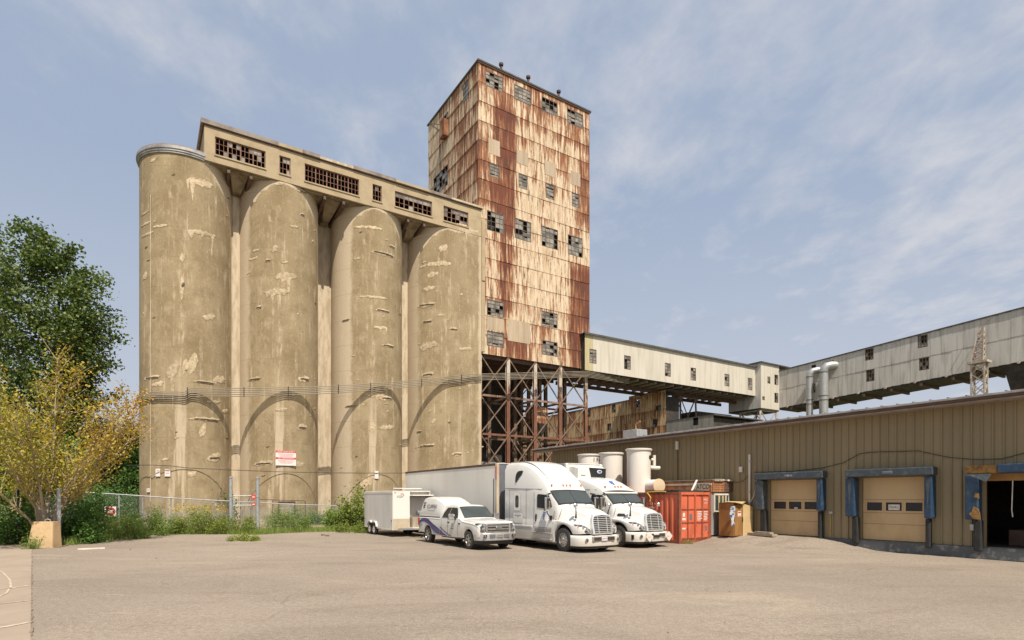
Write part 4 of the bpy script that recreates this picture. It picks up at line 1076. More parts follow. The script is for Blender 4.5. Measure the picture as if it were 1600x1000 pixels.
rows = [[(0.03, y, zb2(y) - 0.3), (5.0, y, zb2(y) - 0.3), (5.0, y, zb2(y) + 0.05), (0.03, y, zb2(y) + 0.05)] for y in (0.0, -C2L)]
m.grid(rows, close=True); m.build('deck', 'black_and_shade', c2)
for y in [-2 - 3.4 * i for i in range(16)]:
    m = MB(); m.box(-0.12, 4.9, y - 0.12, y + 0.12, zb2(y) - 0.62, zb2(y) - 0.305); m.build('joist', 'brown_trim', c2)
    m = MB(); m.lathe([(0.0, -0.1), (0.14, -0.1), (0.14, 0.1), (0.0, 0.1)], 'x', (-0.22, y + 0.6, zb2(y) - 0.12), 10); m.build('bracket_plate', 'white_lattice', c2)
# big dust ducts rising in front of the bridge
for (u, r, vt, lb) in ((1265, 0.45, 574, 'thinner white duct bending into the grey conveyor bridge'), (1287, 0.58, 565, 'thicker white duct with an elbow at the grey conveyor bridge')):
    p = at(u, 600, t=C2T - 1.1); th = thing('dust_duct', lb, 'duct', p[0], p[1], 0, 'dust ducts by the conveyor')
    zt = at(u, vt, t=C2T - 1.1)[2] - r
    m = MB(); m.lathe([(r, 0), (r, zt - 0.9)], 'z', (0, 0, 0), 18); m.build('pipe', 'galvanised', th, smooth=40)
    m = MB(); m.tube([(0, 0, zt - 0.9), (0, -0.1, zt - 0.45), (0.25, -0.35, zt - 0.1), (0.7, -0.7, zt), (1.3, -1.0, zt)], r, 16); m.build('elbow', 'galvanised', th, smooth=40)
    for z in (zt - 1.0, zt - 4.3, zt - 4.9):
        m = MB(); m.lathe([(r, 0), (r + 0.04, 0), (r + 0.04, 0.10), (r, 0.10)], 'z', (0, 0, z), 18); m.build('collar', 'window_frame', th)
# lattice mast beside the bridge, leaning out above
p = at(1530, 600, t=C2T - 1.3); th = thing('lattice_mast', 'white steel lattice mast standing in front of the grey conveyor bridge', 'mast', p[0], p[1], 0)
L = [(-0.45, -0.6), (0.45, -0.6), (0.45, 0.6), (-0.45, 0.6)]
zt = 17.6
for a in L:
    m = MB(); m.beam((a[0], a[1], 0), (a[0], a[1], zt), 0.16); m.build('leg', 'white_lattice', th)
m = MB()
for b in range(15):
    z0_, z1_ = zt * b / 15, zt * (b + 1) / 15
    for i in range(4):
        p_, q_ = L[i], L[(i + 1) % 4]
        m.beam((p_[0], p_[1], z0_), (q_[0], q_[1], z1_), 0.07); m.beam((q_[0], q_[1], z0_), (p_[0], p_[1], z1_), 0.07)
m.build('lacing', 'white_lattice', th)
m = MB(); m.box(-0.65, 0.6, -0.95, 0.95, zt + 0.002, zt + 0.25); m.build('platform', 'white_lattice', th)
m = MB()
up = [(-0.35, -0.55), (0.35, -0.55), (0.35, 0.55), (-0.35, 0.55)]
for i, a in enumerate(up): m.beam((a[0], a[1] + 0.1, zt + 0.25), (a[0] * 0.5, a[1] * 0.4 - 0.25, zt + 4.0), 0.12)
for b in range(6):
    k0, k1 = b / 6, (b + 1) / 6
    for i in range(4):
        p_, q_ = up[i], up[(i + 1) % 4]
        f = lambda a, k: (a[0] * (1 - 0.5 * k), (a[1] + 0.1) * (1 - k) + (a[1] * 0.4 - 0.25) * k, zt + 0.25 + 3.75 * k)
        m.beam(f(p_, k0), f(q_, k1), 0.07); m.beam(f(q_, k0), f(p_, k1), 0.07)
m.build('jib', 'white_lattice', th)
m = MB(); m.beam((0, -0.2, zt + 4.0), (0.9, -0.9, zt + 5.2), 0.05); m.beam((0, 0.0, zt + 4.0), (0.9, 0.2, zt + 5.2), 0.05); m.build('stay', 'brown_trim', th)
th = thing('hopper', 'dark steel chute hopper under the climbing conveyor bridge at the right', 'hopper', C2T + 1.6, p[1] - 3.2, 0)
m = MB(); m.grid([[(-1.6, -1.4, 17.0), (1.6, -1.4, 17.0), (1.6, 1.4, 17.0), (-1.6, 1.4, 17.0)], [(-0.9, -0.7, 13.2), (0.9, -0.7, 13.2), (0.9, 0.7, 13.2), (-0.9, 0.7, 13.2)]], close=True); m.build('chute', 'black_and_shade', th)
m = MB(); m.box(-0.4, 0.4, -0.4, 0.4, 0, 13.2); m.build('spout', 'black_and_shade', th)
trestle('trestle', 'pale steel trestle beside the dark chute under the climbing conveyor bridge', C2T + 2.2, p[1] - 6.4, 16.6, 3.0, 2.2, 'white_lattice', 5)

# ------------------------------------------------------------------ rusty shed behind the warehouse
shd = thing('rusty_shed', 'long rust streaked shed behind the warehouse roof under the conveyor', 'shed', 60.0, 55.0, 0)
sw = []
for (u0, u1, v0, v1) in ((956, 962, 632, 645), (994, 1000, 624, 637), (1024.5, 1033, 634, 642.5), (949, 955, 662, 673), (1020, 1027, 655, 668), (918, 922.5, 640, 652), (918, 922.5, 665, 676), (880, 886, 650, 660)):
    p, q, r_ = at(u0, v0, t=60), at(u1, v0, t=60), at(u0, v1, t=60); sw.append((q[1] - 55, p[1] - 55, r_[2], p[2]))
rs = random.Random(51)
SL = 46.0
for i in range(26):
    y0, y1 = SL * i / 26, SL * (i + 1) / 26
    tp = 16.95 if y0 < 7.0 else 16.5
    zz = [0, 7.6, 9.9, 12.2, 14.5, tp]
    for j in range(1, 5):
        o = sheet(shd, '-x', y0, y1, zz[j], zz[j + 1], sw, 'rust_shed_cladding', 0, 0.008, jog=0.006)
        if o: o['rust'] = 0.50 + rs.uniform(-0.16, 0.14)
m = MB(); m.box(0.0, 0.02, 0, SL, 0, 7.6); m.box(0.022, 3.2, SL - 0.02, SL, 0, 16.4); o = m.build('end_wall', 'rust_shed_cladding', shd); o['rust'] = 0.6
m = MB(); m.box(0.3, 3.0, 0.3, SL - 0.3, 0, 16.2); m.build('shade_backing', 'black_and_shade', shd)  # dark filler paints the unlit inside and open near end
m = MB(); m.box(-0.04, 3.4, 7.0, SL + 0.2, 16.502, 16.62); m.box(-0.04, 3.4, -0.2, 6.998, 16.952, 17.08); m.build('roof', 'roof_dark', shd)
for x in sw: sash(shd, '-x', x[0], x[1], x[2], x[3], -0.04, 2, 3, 'window_frame', 0.2, rs=rs, fw=0.1, mw=0.06, rec=0.02)
lean = thing('lean_to', 'grey sheet metal lean-to at the near end of the rusty shed', 'shed', 60.0, 47.2, 0)
lw = []
p, q, r_ = at(1083, 652, t=60), at(1091, 652, t=60), at(1083, 665, t=60); lw.append((q[1] - 47.2, p[1] - 47.2, r_[2], p[2]))
for i in range(6): sheet(lean, '-x', 7.7 * i / 6, 7.7 * (i + 1) / 6, 0, 12.6, lw, 'grey_sheet', 0, 0.006, jog=0.006)
m = MB(); m.box(0.3, 9.5, 0.3, 7.4, 0, 12.4); m.build('shade_backing', 'black_and_shade', lean)  # dark filler paints the unlit inside of the lean-to
m = MB(); m.box(-0.04, 10, -0.2, 7.75, 12.602, 12.72); m.build('roof', 'roof_dark', lean)
m = MB(); m.box(0, 8.0, 0.2, 3.2, 0, 15.0)
single(m, 'shade_block', 'black_and_shade', 'near-black block standing in for the shade under the conveyor bridge beyond the lean-to', 'housing', 68.5, 56.6)  # block added to draw the shade under the bridge

# ------------------------------------------------------------------ warehouse
wh = thing('warehouse', 'long low warehouse of tan ribbed metal with three loading doors', 'warehouse', WT, 0, 0)
EAVE = 6.12
def wn(u): return WT / tan(atan((u - U0) / F) + TH)
DZ0, DZ1 = 0.47, 3.22
doors = [(wn(1281.5), wn(1203)), (wn(1447), wn(1347)), (4.9, wn(1541))]
dh = [(a - 0.02, b + 0.02, DZ0, DZ1) for a, b in doors]
dh_cut = [(a - 0.15, b + 0.15, 0.0, DZ1 + 0.1) for a, b in doors]
def rib_strip(a0, a1, z0, z1):
    """one pan of the ribbed wall with its standing rib on the far side"""
    m = MB(); w = a1 - a0; r = 0.06
    prof = [(0.0, a0 + 0.003), (0.0, a1 - r * 1.5), (-0.06, a1 - r), (-0.06, a1 - r * 0.35), (0.0, a1 - 0.003)]
    m.grid([[(x, y, z) for x, y in prof] for z in (z0, z1)])
    m.face([(x, y, z0) for x, y in prof]); m.face([(x, y, z1) for x, y in prof][::-1])
    return m
PW = 0.332; npw = int((WN1 - WN0) / PW)
cache = {}
for i in range(npw):
    a0 = WN0 + i * PW; a1 = a0 + PW
    zs = [(DZ0, EAVE)]
    for (h0, h1, c0, c1) in dh_cut:
        if h0 < (a0 + a1) / 2 < h1: zs = [(c1, EAVE)]
    for z0, z1 in zs:
        if (z0, z1) not in cache: cache[(z0, z1)] = rib_strip(0, PW, z0, z1).mesh('cladding_panel', 'warehouse_sheet')
        o = link_mesh('cladding_panel', cache[(z0, z1)], wh); o.location = (0, a0, 0)
WDP = 24.0
m = MB(); m.wall('x', 0.02, 0.12, WN0, WN1, 0, EAVE, [(a - 0.02, b + 0.02, DZ0, DZ1) for a, b in doors]); m.box(0.15, WDP, WN1 - 0.12, WN1, 0, EAVE); m.box(0.15, WDP, WN0, WN0 + 0.12, 0, EAVE); m.box(WDP - 0.1, WDP, WN0 + 0.122, WN1 - 0.122, 0, EAVE)
m.build('wall', 'warehouse_sheet', wh)
m = MB(); m.box(0.142, WDP - 0.11, WN0 + 0.13, WN1 - 0.13, 0, DZ0 - 0.01); m.build('floor', 'black_and_shade', wh)
m = MB(); m.wall('x', 7.0, 0.05, WN0 + 0.13, WN1 - 0.13, DZ0, EAVE - 0.02, []); m.build('shade_backing', 'black_and_shade', wh)  # near-black sheet stands in for the dark depth behind the doors
m = MB(); OV = 0.66
m.grid([[(-OV, y, EAVE + 0.06), (WDP / 2, y, EAVE + 0.50), (WDP + OV, y, EAVE + 0.06), (WDP + OV, y, EAVE + 0.02), (WDP / 2, y, EAVE + 0.46), (-OV, y, EAVE + 0.02)] for y in (WN0 - 1, WN1 + 1.6)], close=True)
m.face([(-OV, WN1 + 1.6, EAVE + 0.06), (WDP / 2, WN1 + 1.6, EAVE + 0.50), (WDP + OV, WN1 + 1.6, EAVE + 0.06), (WDP + OV, WN1 + 1.6, EAVE + 0.02), (WDP / 2, WN1 + 1.6, EAVE + 0.46), (-OV, WN1 + 1.6, EAVE + 0.02)])
m.build('roof', 'roof_sheet', wh)
rib = MB(); rib.prism([(-0.04, 0), (-0.02, 0.05), (0.02, 0.05), (0.04, 0)], 'x', -OV + 0.01, WDP / 2)
v2 = []
for (x, y, z) in rib.v: v2.append((x, y, z + 0.062 + (x + OV) * 0.44 / (WDP / 2 + OV)))
rib.v = v2; me = rib.mesh('roof_rib', 'roof_dark')
y = WN0 - 0.6
while y < WN1 + 1.5:
    o = link_mesh('roof_rib', me, wh); o.location = (0, y, EAVE); y += 0.6
m = MB(); m.box(-OV - 0.16, -OV - 0.004, WN0 - 1, WN1 + 1.6, EAVE - 0.035, EAVE + 0.055); m.build('gutter', 'flashing', wh, bevel=0.015)
m = MB(); m.box(-OV - 0.13, -OV - 0.03, WN0 - 1, WN1 + 1.58, EAVE - 0.135, EAVE - 0.037); m.build('fascia', 'brown_trim', wh)
m = MB(); m.box(-OV - 0.02, 0.0, WN0 - 1, WN1 + 1.6, EAVE - 0.20, EAVE - 0.14); m.build('soffit', 'gutter', wh)
m = MB(); m.box(-0.10, 0.018, WN0, wn(1283), 0, DZ0 - 0.02); m.build('dock_wall', 'dock_concrete', wh, bevel=0.02)
m = MB(); m.box(-0.06, 0.018, wn(1200), WN1, 0, DZ0 - 0.02); m.build('foundation', 'dock_concrete', wh)

def pad(name, a0, a1, z0, z1, mat, out=0.42):
    m = MB(); m.box(-out, -0.04, a0, a1, z0, z1); return m.build(name, mat, wh, bevel=0.04)
for k, (a, b) in enumerate(doors):
    hd0, hd1 = ((wn(1294), wn(1187)), (wn(1466), wn(1328.5)), (4.4, wn(1515)))[k]
    if k < 2:
        d = bpy.data.objects.new('loading_door', None); COL.objects.link(d); d.parent = wh; d.location = (0.10, (a + b) / 2, DZ0)
        d['label'] = ('closed tan loading door nearest the orange container', 'closed tan loading door with a paper sign in its middle window')[k]
        w = b - a; H = DZ1 - DZ0; zs = [0.02, 0.72, 1.20, 1.78, H - 0.01]
        wz0, wz1 = 1.30, 1.66
        wins = [(-w / 2 + w * q - w * 0.125, -w / 2 + w * q + w * 0.125) for q in (0.19, 0.5, 0.81)]
        for j in range(4):
            holes = [(x0, x1, wz0, wz1) for x0, x1 in wins] if j == 2 else []
            m = MB(); m.wall('x', 0.0, 0.05, -w / 2, w / 2, zs[j] + 0.006, zs[j + 1] - 0.006, holes)
            m.build('door_panel', 'door_tan', d)
        for (x0, x1) in wins:
            m = MB(); m.box(0.025, 0.03, x0, x1, wz0, wz1); m.build('pane', 'dark_glass', d)
            m = MB(); m.wall('x', -0.014, 0.03, x0 - 0.05, x1 + 0.05, wz0 - 0.05, wz1 + 0.05, [(x0, x1, wz0, wz1)]); m.build('pane_trim', 'door_tan', d)
        m = MB(); m.box(0.03, 0.06, -w / 2, w / 2, 0.0, H); m.build('door_back', 'black_and_shade', d)
        if k == 1:
            m = MB(); m.box(0.012, 0.02, -0.22, 0.22, wz0 + 0.03, wz0 + 0.27); m.build('paper', 'letter_white', d)
            lettering('DOOR 2', 0.12, 'letter_black', d, (0.010, 0, wz0 + 0.15), '-x', width=0.34)
        else:
            m = MB(); m.box(0.012, 0.02, -0.12, 0.06, wz0 + 0.02, wz0 + 0.08); m.build('paper', 'letter_white', d)
    else:
        d = bpy.data.objects.new('loading_door', None); COL.objects.link(d); d.parent = wh; d.location = (0.10, (a + b) / 2, DZ0)
        d['label'] = 'open loading door showing only the orange edge of the raised panel'
        w = b - a
        m = MB(); m.box(0.0, 0.06, -w / 2, w / 2, 2.50, 2.76); m.build('door_panel', 'orange_door', d)
        m = MB(); m.tube([(0.05, w / 2 - 0.75, 2.5), (0.05, w / 2 - 0.72, 1.4), (0.05, w / 2 - 0.75, 1.15)], 0.018, 6); m.build('pull_rope', 'letter_white', d)
        m = MB(); m.box(1.5, 3.2, -w / 2 + 0.2, w / 2 - 0.2, 0.01, 0.6); m.build('pallet_stack', 'brown_trim', d)
    hm = ('dock_grey', 'dock_grey', 'dock_blue')[k]
    if k < 2: pad('dock_header', hd0, hd1, DZ1 + 0.02, DZ1 + 0.36, hm, 0.5)
    else:
        pad('dock_header', hd0, hd1 - 1.0, DZ1 + 0.02, DZ1 + 0.36, hm, 0.5)
        o = pad('dock_header', hd1 - 0.99, hd1, DZ1 + 0.02, DZ1 + 0.34, 'foam', 0.42); o['label'] = 'torn end of the dock header with its yellow foam bare'
    zmid = 1.72 if k == 0 else 1.50
    for side in (0, 1):
        if k == 2 and side == 0: continue
        e0, e1 = (hd0, a - 0.06) if side == 0 else (b + 0.06, hd1)
        if k == 1 and side == 0: e1 = a - 0.1
        pad('dock_pad', e0 + 0.05, e1, zmid, DZ1 - 0.02, 'dock_grey' if (k == 0 and side == 1) else 'dock_blue', 0.45)
        pad('dock_bumper', e0 + 0.18 if side == 0 else e0 - 0.0, e1 + 0.02 if side == 0 else e1 - 0.22, 0.30, zmid - 0.02, 'rubber', 0.30)
        # torn flap of lining on the pad
        fm = 'dock_grey'; ya = (e0 + e1) / 2
        if not (k == 2): 
            m = MB(); m.face([(-0.456, ya - 0.06, DZ1 - 0.1), (-0.456, ya + 0.12, DZ1 - 0.08), (-0.475, ya + 0.02, zmid + 0.35)]); m.build('torn_flap', fm, wh)
    if k < 2: pad('door_plate', (a + b) / 2 - 0.22, (a + b) / 2 + 0.22, DZ1 + 0.10, DZ1 + 0.24, 'letter_grey', 0.515)
e1 = wn(1517); e0 = doors[2][1] + 0.08
m = MB()
m.prism([(e0 - 0.06, 1.50), (e0 + 0.18, 1.55), (e0 + 0.30, 1.72), (e0 + 0.20, 1.84), (e0 + 0.16, 2.0), (e0 + 0.02, 1.92), (e0 - 0.04, 1.75)], 'x', -0.49, -0.455); m.prism([(e0 - 0.02, 2.30), (e0 + 0.14, 2.36), (e0 + 0.10, 2.52), (e0 + 0.0, 2.50)], 'x', -0.475, -0.455); o = m.build('foam_tear', 'foam', wh)
m = MB(); m.face([(-0.47, e0 - 0.4, DZ1 - 0.0), (-0.47, e1, DZ1 - 0.0), (-0.50, e1 - 0.3, DZ1 - 0.12), (-0.55, e0 - 0.25, DZ1 - 0.30)]); m.build('torn_flap', 'dock_grey', wh)
lettering('1', 0.14, 'sign_white', wh, (-0.519, (doors[0][0] + doors[0][1]) / 2, DZ1 + 0.17), '-x')
# downpipe, cables, lights and switch boxes on the wall
dp = thing('downpipe', 'white downpipe on the warehouse wall left of the first loading door', 'pipe', WT - 0.1, wn(1173), 0)
m = MB(); m.tube([(0, 0, 0.4), (0, 0, 4.6)], 0.055, 10); m.build('pipe', 'tank_white', dp, smooth=40)
for z in (0.9, 2.6, 4.2):
    m = MB(); m.box(-0.07, 0.1, -0.075, 0.075, z, z + 0.05); m.build('strap', 'galvanised', dp)
m = MB(); m.tube([(0, 0, 0.42), (-0.05, 0, 0.32), (-0.2, 0, 0.26)], 0.055, 8); m.build('shoe', 'tank_white', dp)
def wall_pt(u, v): p = at(u, v, t=WT - 0.06); return (0, p[1], p[2])
def wall_cable(name, label, px, r, mat):
    m = MB(); pts = [wall_pt(u, v) for u, v in px]
    fine_ = []
    for i in range(len(pts) - 1):
        for q in range(5): fine_.append(tuple(pts[i][c] + (pts[i + 1][c] - pts[i][c]) * q / 5 for c in range(3)))
    fine_.append(pts[-1]); m.tube(fine_, r, 6)
    return single(m, name, mat, label, 'cable', WT - 0.06, 0)
wall_cable('cable', 'dark cable looping along the warehouse wall above the loading doors', ((1178, 738), (1240, 736), (1285, 731), (1318, 723), (1343, 709), (1360, 706.5), (1435, 704.5), (1455, 709), (1485, 715), (1525, 718), (1565, 717), (1600, 708), (1640, 700)), 0.016, 'dark_cable')
wall_cable('cable', 'pale hose hanging from the downpipe to the wooden cabinet', ((1180, 741), (1183, 752), (1178, 775), (1170, 789), (1162, 794), (1157, 795)), 0.022, 'letter_white')
wall_cable('cable', 'thin dark wire drooping from the downpipe towards the site office roof', ((1174, 740), (1160, 752), (1150, 754), (1144, 752)), 0.014, 'dark_cable')
wall_cable('cable', 'thin yellow cord hanging by the right pad of the first loading door', ((1297, 800), (1297.5, 818), (1297, 838)), 0.016, 'yellow_rope')
def wall_box(name, label, cat, u, v, w, hh, mat, d=0.14):
    p = at(u, v, t=WT - 0.06); m = MB(); m.box(-d, 0.0, -w / 2, w / 2, -hh / 2, hh / 2)
    return single(m, name, mat, label, cat, WT - 0.04, p[1], p[2], bevel=0.02)
o = wall_box('wall_lamp', 'small white lamp high on the warehouse wall above the tipped barrel', 'lamp', 1059, 696, 0.16, 0.5, 'tank_white')
wall_box('switch_box', 'small pale box on the warehouse wall above the wooden cabinet', 'box', 1158, 733.5, 0.2, 0.3, 'letter_white', 0.1)
wall_box('switch_box', 'small grey switch on the warehouse wall by the torn blue pad', 'box', 1519.5, 824, 0.14, 0.25, 'galvanised', 0.1)
wall_box('switch_box', 'small switch on the warehouse wall right of the first loading door', 'box', 1299, 801, 0.18, 0.12, 'galvanised', 0.1)
m = MB(); m.tube([wall_pt(1059, 702), wall_pt(1059.5, 760)], 0.02, 6); single(m, 'conduit', 'brown_trim', 'thin brown conduit running down from the small white wall lamp', 'pipe', WT - 0.06, 0)
hv = thing('roof_unit', 'pale grey air handling unit on the warehouse roof edge before the rusty shed', 'roof unit', WT + 2.2, 29.6, EAVE + 0.2)
m = MB(); m.box(-0.5, 0.5, -0.7, 0.7, 0, 0.75); m.build('casing', 'galvanised', hv, bevel=0.03)
m = MB(); m.tube([(0.2, 0.1, 0.75), (0.2, 0.1, 1.2), (0.2, -0.3, 1.35)], 0.07, 8); m.build('flue', 'rust_trim', hv)

# ------------------------------------------------------------------ vehicles
class Body:
    """lofted vehicle shell: keys (y, zb, zs, zt, half width low, half width up, top corner radius)"""
    def __init__(s, keys, half, arches=(), sh=0.5, crown=0.03, step=0.06, inward=0.14):
        s.k, s.hw, s.ar, s.sh, s.cr, s.st, s.inw = keys, half, arches, sh, crown, step, inward
    def sec(s, y):
        zb, zs, zt, hl, hu, rt = pchip(s.k, y)
        for (ya, za, ra) in s.ar:
            d = abs(y - ya)
            if d < ra: zb = max(zb, za + sqrt(ra * ra - d * d))
        zs = max(zs, zb + 0.06); zt = max(zt, zs + rt + 0.04)
        c = s.cr
        x5 = hu + (hl - hu) * s.sh
        return [(0, zt + c), (hu * 0.35, zt + c * 0.88), (hu * 0.7, zt + c * 0.5), (hu - rt, zt), (hu - rt * 0.29, zt - rt * 0.29), (hu, zt - rt),
                (hu + (x5 - hu) * 0.5, (zt - rt + zs + 0.06) / 2), (x5, zs + 0.06), (hl - 0.015, zs + 0.015), (hl, zs - 0.03), (hl, zb + (zs - zb) * 0.4), (hl - 0.02, zb), (hl - s.inw, zb)]
    def build(s, name, mat, parent, smooth=32, y0=None, y1=None):
        a = s.k[0][0] if y0 is None else y0; b = s.k[-1][0] if y1 is None else y1
        ys = set(np.round(np.arange(a, b, s.st), 4).tolist()) | {a, b}
        for (ya, za, ra) in s.ar:
            ys |= {max(a, ya - ra + 0.001), ya - ra * 0.97, ya - ra * 0.9, ya + ra * 0.9, ya + ra * 0.97, min(b, ya + ra - 0.001), ya + ra + 0.002, ya - ra - 0.002}
        ys = sorted(y for y in ys if a <= y <= b)
        m = MB(); rows = []
        for y in ys:
            h_ = s.sec(y)
            rows.append([(s.hw + x, y, z) for x, z in h_[::-1]] + [(s.hw - x, y, z) for x, z in h_[1:]])
        m.grid(rows); m.face(rows[0]); m.face(rows[-1][::-1])
        return m.build(name, mat, parent, smooth=smooth, merge=True)
    def side_x(s, y, z, off=0.012):
        p = s.sec(y)[3:]
        for (x0, z0), (x1, z1) in zip(p[:-1], p[1:]):
            if z1 <= z <= z0 and z0 > z1: return s.hw - (x0 + (x1 - x0) * (z0 - z) / (z0 - z1)) - off
        return s.hw - p[-2][0] - off
    def decal(s, name, poly, mat, parent, off=0.012, side=0, nz=1):
        """flat part lying on the near side of the shell, outlined in (y, z)"""
        m = MB(); v = []
        n = len(poly)
        for i in range(n):
            a, b = poly[i], poly[(i + 1) % n]
            for q in range(3):
                y, z = a[0] + (b[0] - a[0]) * q / 3, a[1] + (b[1] - a[1]) * q / 3
                v.append((y, z))
        pts = [(s.side_x(y, z, off), y, z) for y, z in v]
        if side: pts = [(2 * s.hw - x, y, z) for x, y, z in pts]
        cx = sum(p[1] for p in pts) / len(pts); cz_ = sum(p[2] for p in pts) / len(pts)
        m.face(pts)
        o = m.build(name, mat, parent, recalc=False)
        return o
    def ribbon(s, name, up, dn, mat, parent, off=0.01, n=24):
        """curved stripe on the near side between two (y, z) lines"""
        m = MB(); R = []
        def along(l, k):
            k = k * (len(l) - 1); i = min(int(k), len(l) - 2); f = k - i
            return l[i][0] + (l[i + 1][0] - l[i][0]) * f, l[i][1] + (l[i + 1][1] - l[i][1]) * f
        for j in range(4):
            row = []
            for i in range(n + 1):
                a, b = along(up, i / n), along(dn, i / n)
                y, z = a[0] + (b[0] - a[0]) * j / 3, a[1] + (b[1] - a[1]) * j / 3
                row.append((s.side_x(y, z, off), y, z))
            R.append(row)
        m.grid(R); return m.build(name, mat, parent, recalc=False)
    def screen(s, name, y0, y1, w0, w1, mat, parent, off=0.014, bow=0.0):
        m = MB(); R = []
        for i in range(9):
            k = i / 8; y = y0 + (y1 - y0) * k; w = w0 + (w1 - w0) * k
            zb, zs, zt, hl, hu, rt = pchip(s.k, y)
            row = []
            for j in range(13):
                q = -1 + j / 6; x = q * w; f = min(abs(x) / hu, 1)
                zz = zt + s.cr * (1 - f * f)
                row.append((s.hw + x, y - off * 0.8, zz + off * 0.8))
            R.append(row)
        m.grid(R); return m.build(name, mat, parent, smooth=60, recalc=False)

def wheel(parent, x, y, r, w, rim_r, side=-1, rim='alloy', spokes=6, dual=False, style='spoke'):
    """tyre with its rim as a sub-part; side -1 shows the outer face towards -x"""
    m = MB(); s_ = side
    prof = [(rim_r * 0.98, s_ * w * 0.42), (rim_r * 1.04, s_ * w * 0.49), (r * 0.90, s_ * w * 0.50), (r * 0.985, s_ * w * 0.42), (r, s_ * w * 0.30), (r, -s_ * w * 0.30), (r * 0.985, -s_ * w * 0.42), (r * 0.9, -s_ * w * 0.5), (rim_r, -s_ * w * 0.46)]
    m.lathe(prof, 'x', (x, y, r), 36)
    for k in range(36):
        a = 2 * pi * k / 36; c, sn = cos(a), sin(a)
        m.beam((x + s_ * w * 0.34, y + r * c, r + r * sn), (x - s_ * w * 0.34, y + r * c, r + r * sn), 0.035, 0.016)
    t = m.build('wheel', 'tyre', parent, smooth=40)
    m = MB()
    f = s_ * w
    if style == 'spoke':
        m.lathe([(rim_r, f * 0.44), (rim_r * 0.93, f * 0.45), (rim_r * 0.90, f * 0.30), (rim_r * 0.88, f * 0.02), (0.0, f * 0.02)], 'x', (x, y, r), 30)
        rimo = m.build('rim', 'black_plastic', t, smooth=40)
        m = MB()
        m.lathe([(rim_r * 1.0, f * 0.455), (rim_r * 0.93, f * 0.46), (rim_r * 0.90, f * 0.36)], 'x', (x, y, r), 30)
        m.lathe([(rim_r * 0.27, f * 0.20), (rim_r * 0.27, f * 0.40), (rim_r * 0.2, f * 0.43), (0, f * 0.44)], 'x', (x, y, r), 16)
        for k in range(spokes):
            for dd in (-0.13, 0.13):
                a = 2 * pi * k / spokes + dd + 0.3
                m.beam((x + f * 0.36, y + rim_r * 0.2 * cos(a), r + rim_r * 0.2 * sin(a)), (x + f * 0.38, y + rim_r * 0.92 * cos(a), r + rim_r * 0.92 * sin(a)), rim_r * 0.16, rim_r * 0.14)
        m.build('rim', rim, t)
    else:
        d = 0.18 if dual else 0.44
        m.lathe([(rim_r, f * 0.45), (rim_r * 0.93, f * 0.46), (rim_r * 0.90, f * 0.30), (rim_r * 0.62, f * 0.36), (rim_r * 0.50, f * 0.40), (rim_r * 0.30, f * 0.44), (rim_r * 0.28, f * 0.58), (rim_r * 0.12, f * 0.62), (0, f * 0.62)], 'x', (x, y, r), 30)
        m.build('rim', rim, t, smooth=30)
        m = MB()
        for k in range(10):
            a = 2 * pi * k / 10
            m.lathe([(0, f * 0.44), (rim_r * 0.055, f * 0.44), (rim_r * 0.055, f * 0.36)], 'x', (x, y + rim_r * 0.42 * cos(a), r + rim_r * 0.42 * sin(a)), 8)
        m.build('lug_nuts', rim, t)
        m = MB()
        for k in range(10):
            a = 2 * pi * (k + 0.5) / 10
            m.lathe([(0, f * 0.372), (rim_r * 0.085, f * 0.372)], 'x', (x, y + rim_r * 0.76 * cos(a), r + rim_r * 0.76 * sin(a)), 8)
        m.build('hand_holes', 'black_and_shade', t)
    return t

def sail_logo(parent, pos, face, size, mat='logo_blue', tilt=0.25, name='emblem', M=None):
    """emblem of four slanted bars that narrow downwards, like a stepped sail"""
    m = MB(); R = M if M is not None else FACE[face]
    for i in range(4):
        z1, z0 = 0.5 - i * 0.25, 0.5 - i * 0.25 - 0.19
        xl = -0.16 - 0.14 * sin((i + 0.6) * 0.9); xr = 0.30 - 0.05 * i
        q = [(xl + z0 * tilt, z0), (xr + z0 * tilt - 0.05, z0 + 0.04), (xr + z1 * tilt, z1 + 0.05), (xl + z1 * tilt + 0.03, z1)]
        m.face([Vector(pos) + R @ Vector((a * size, b * size, 0.0)) for a, b in q])
    return m.build(name, mat, parent, recalc=False)

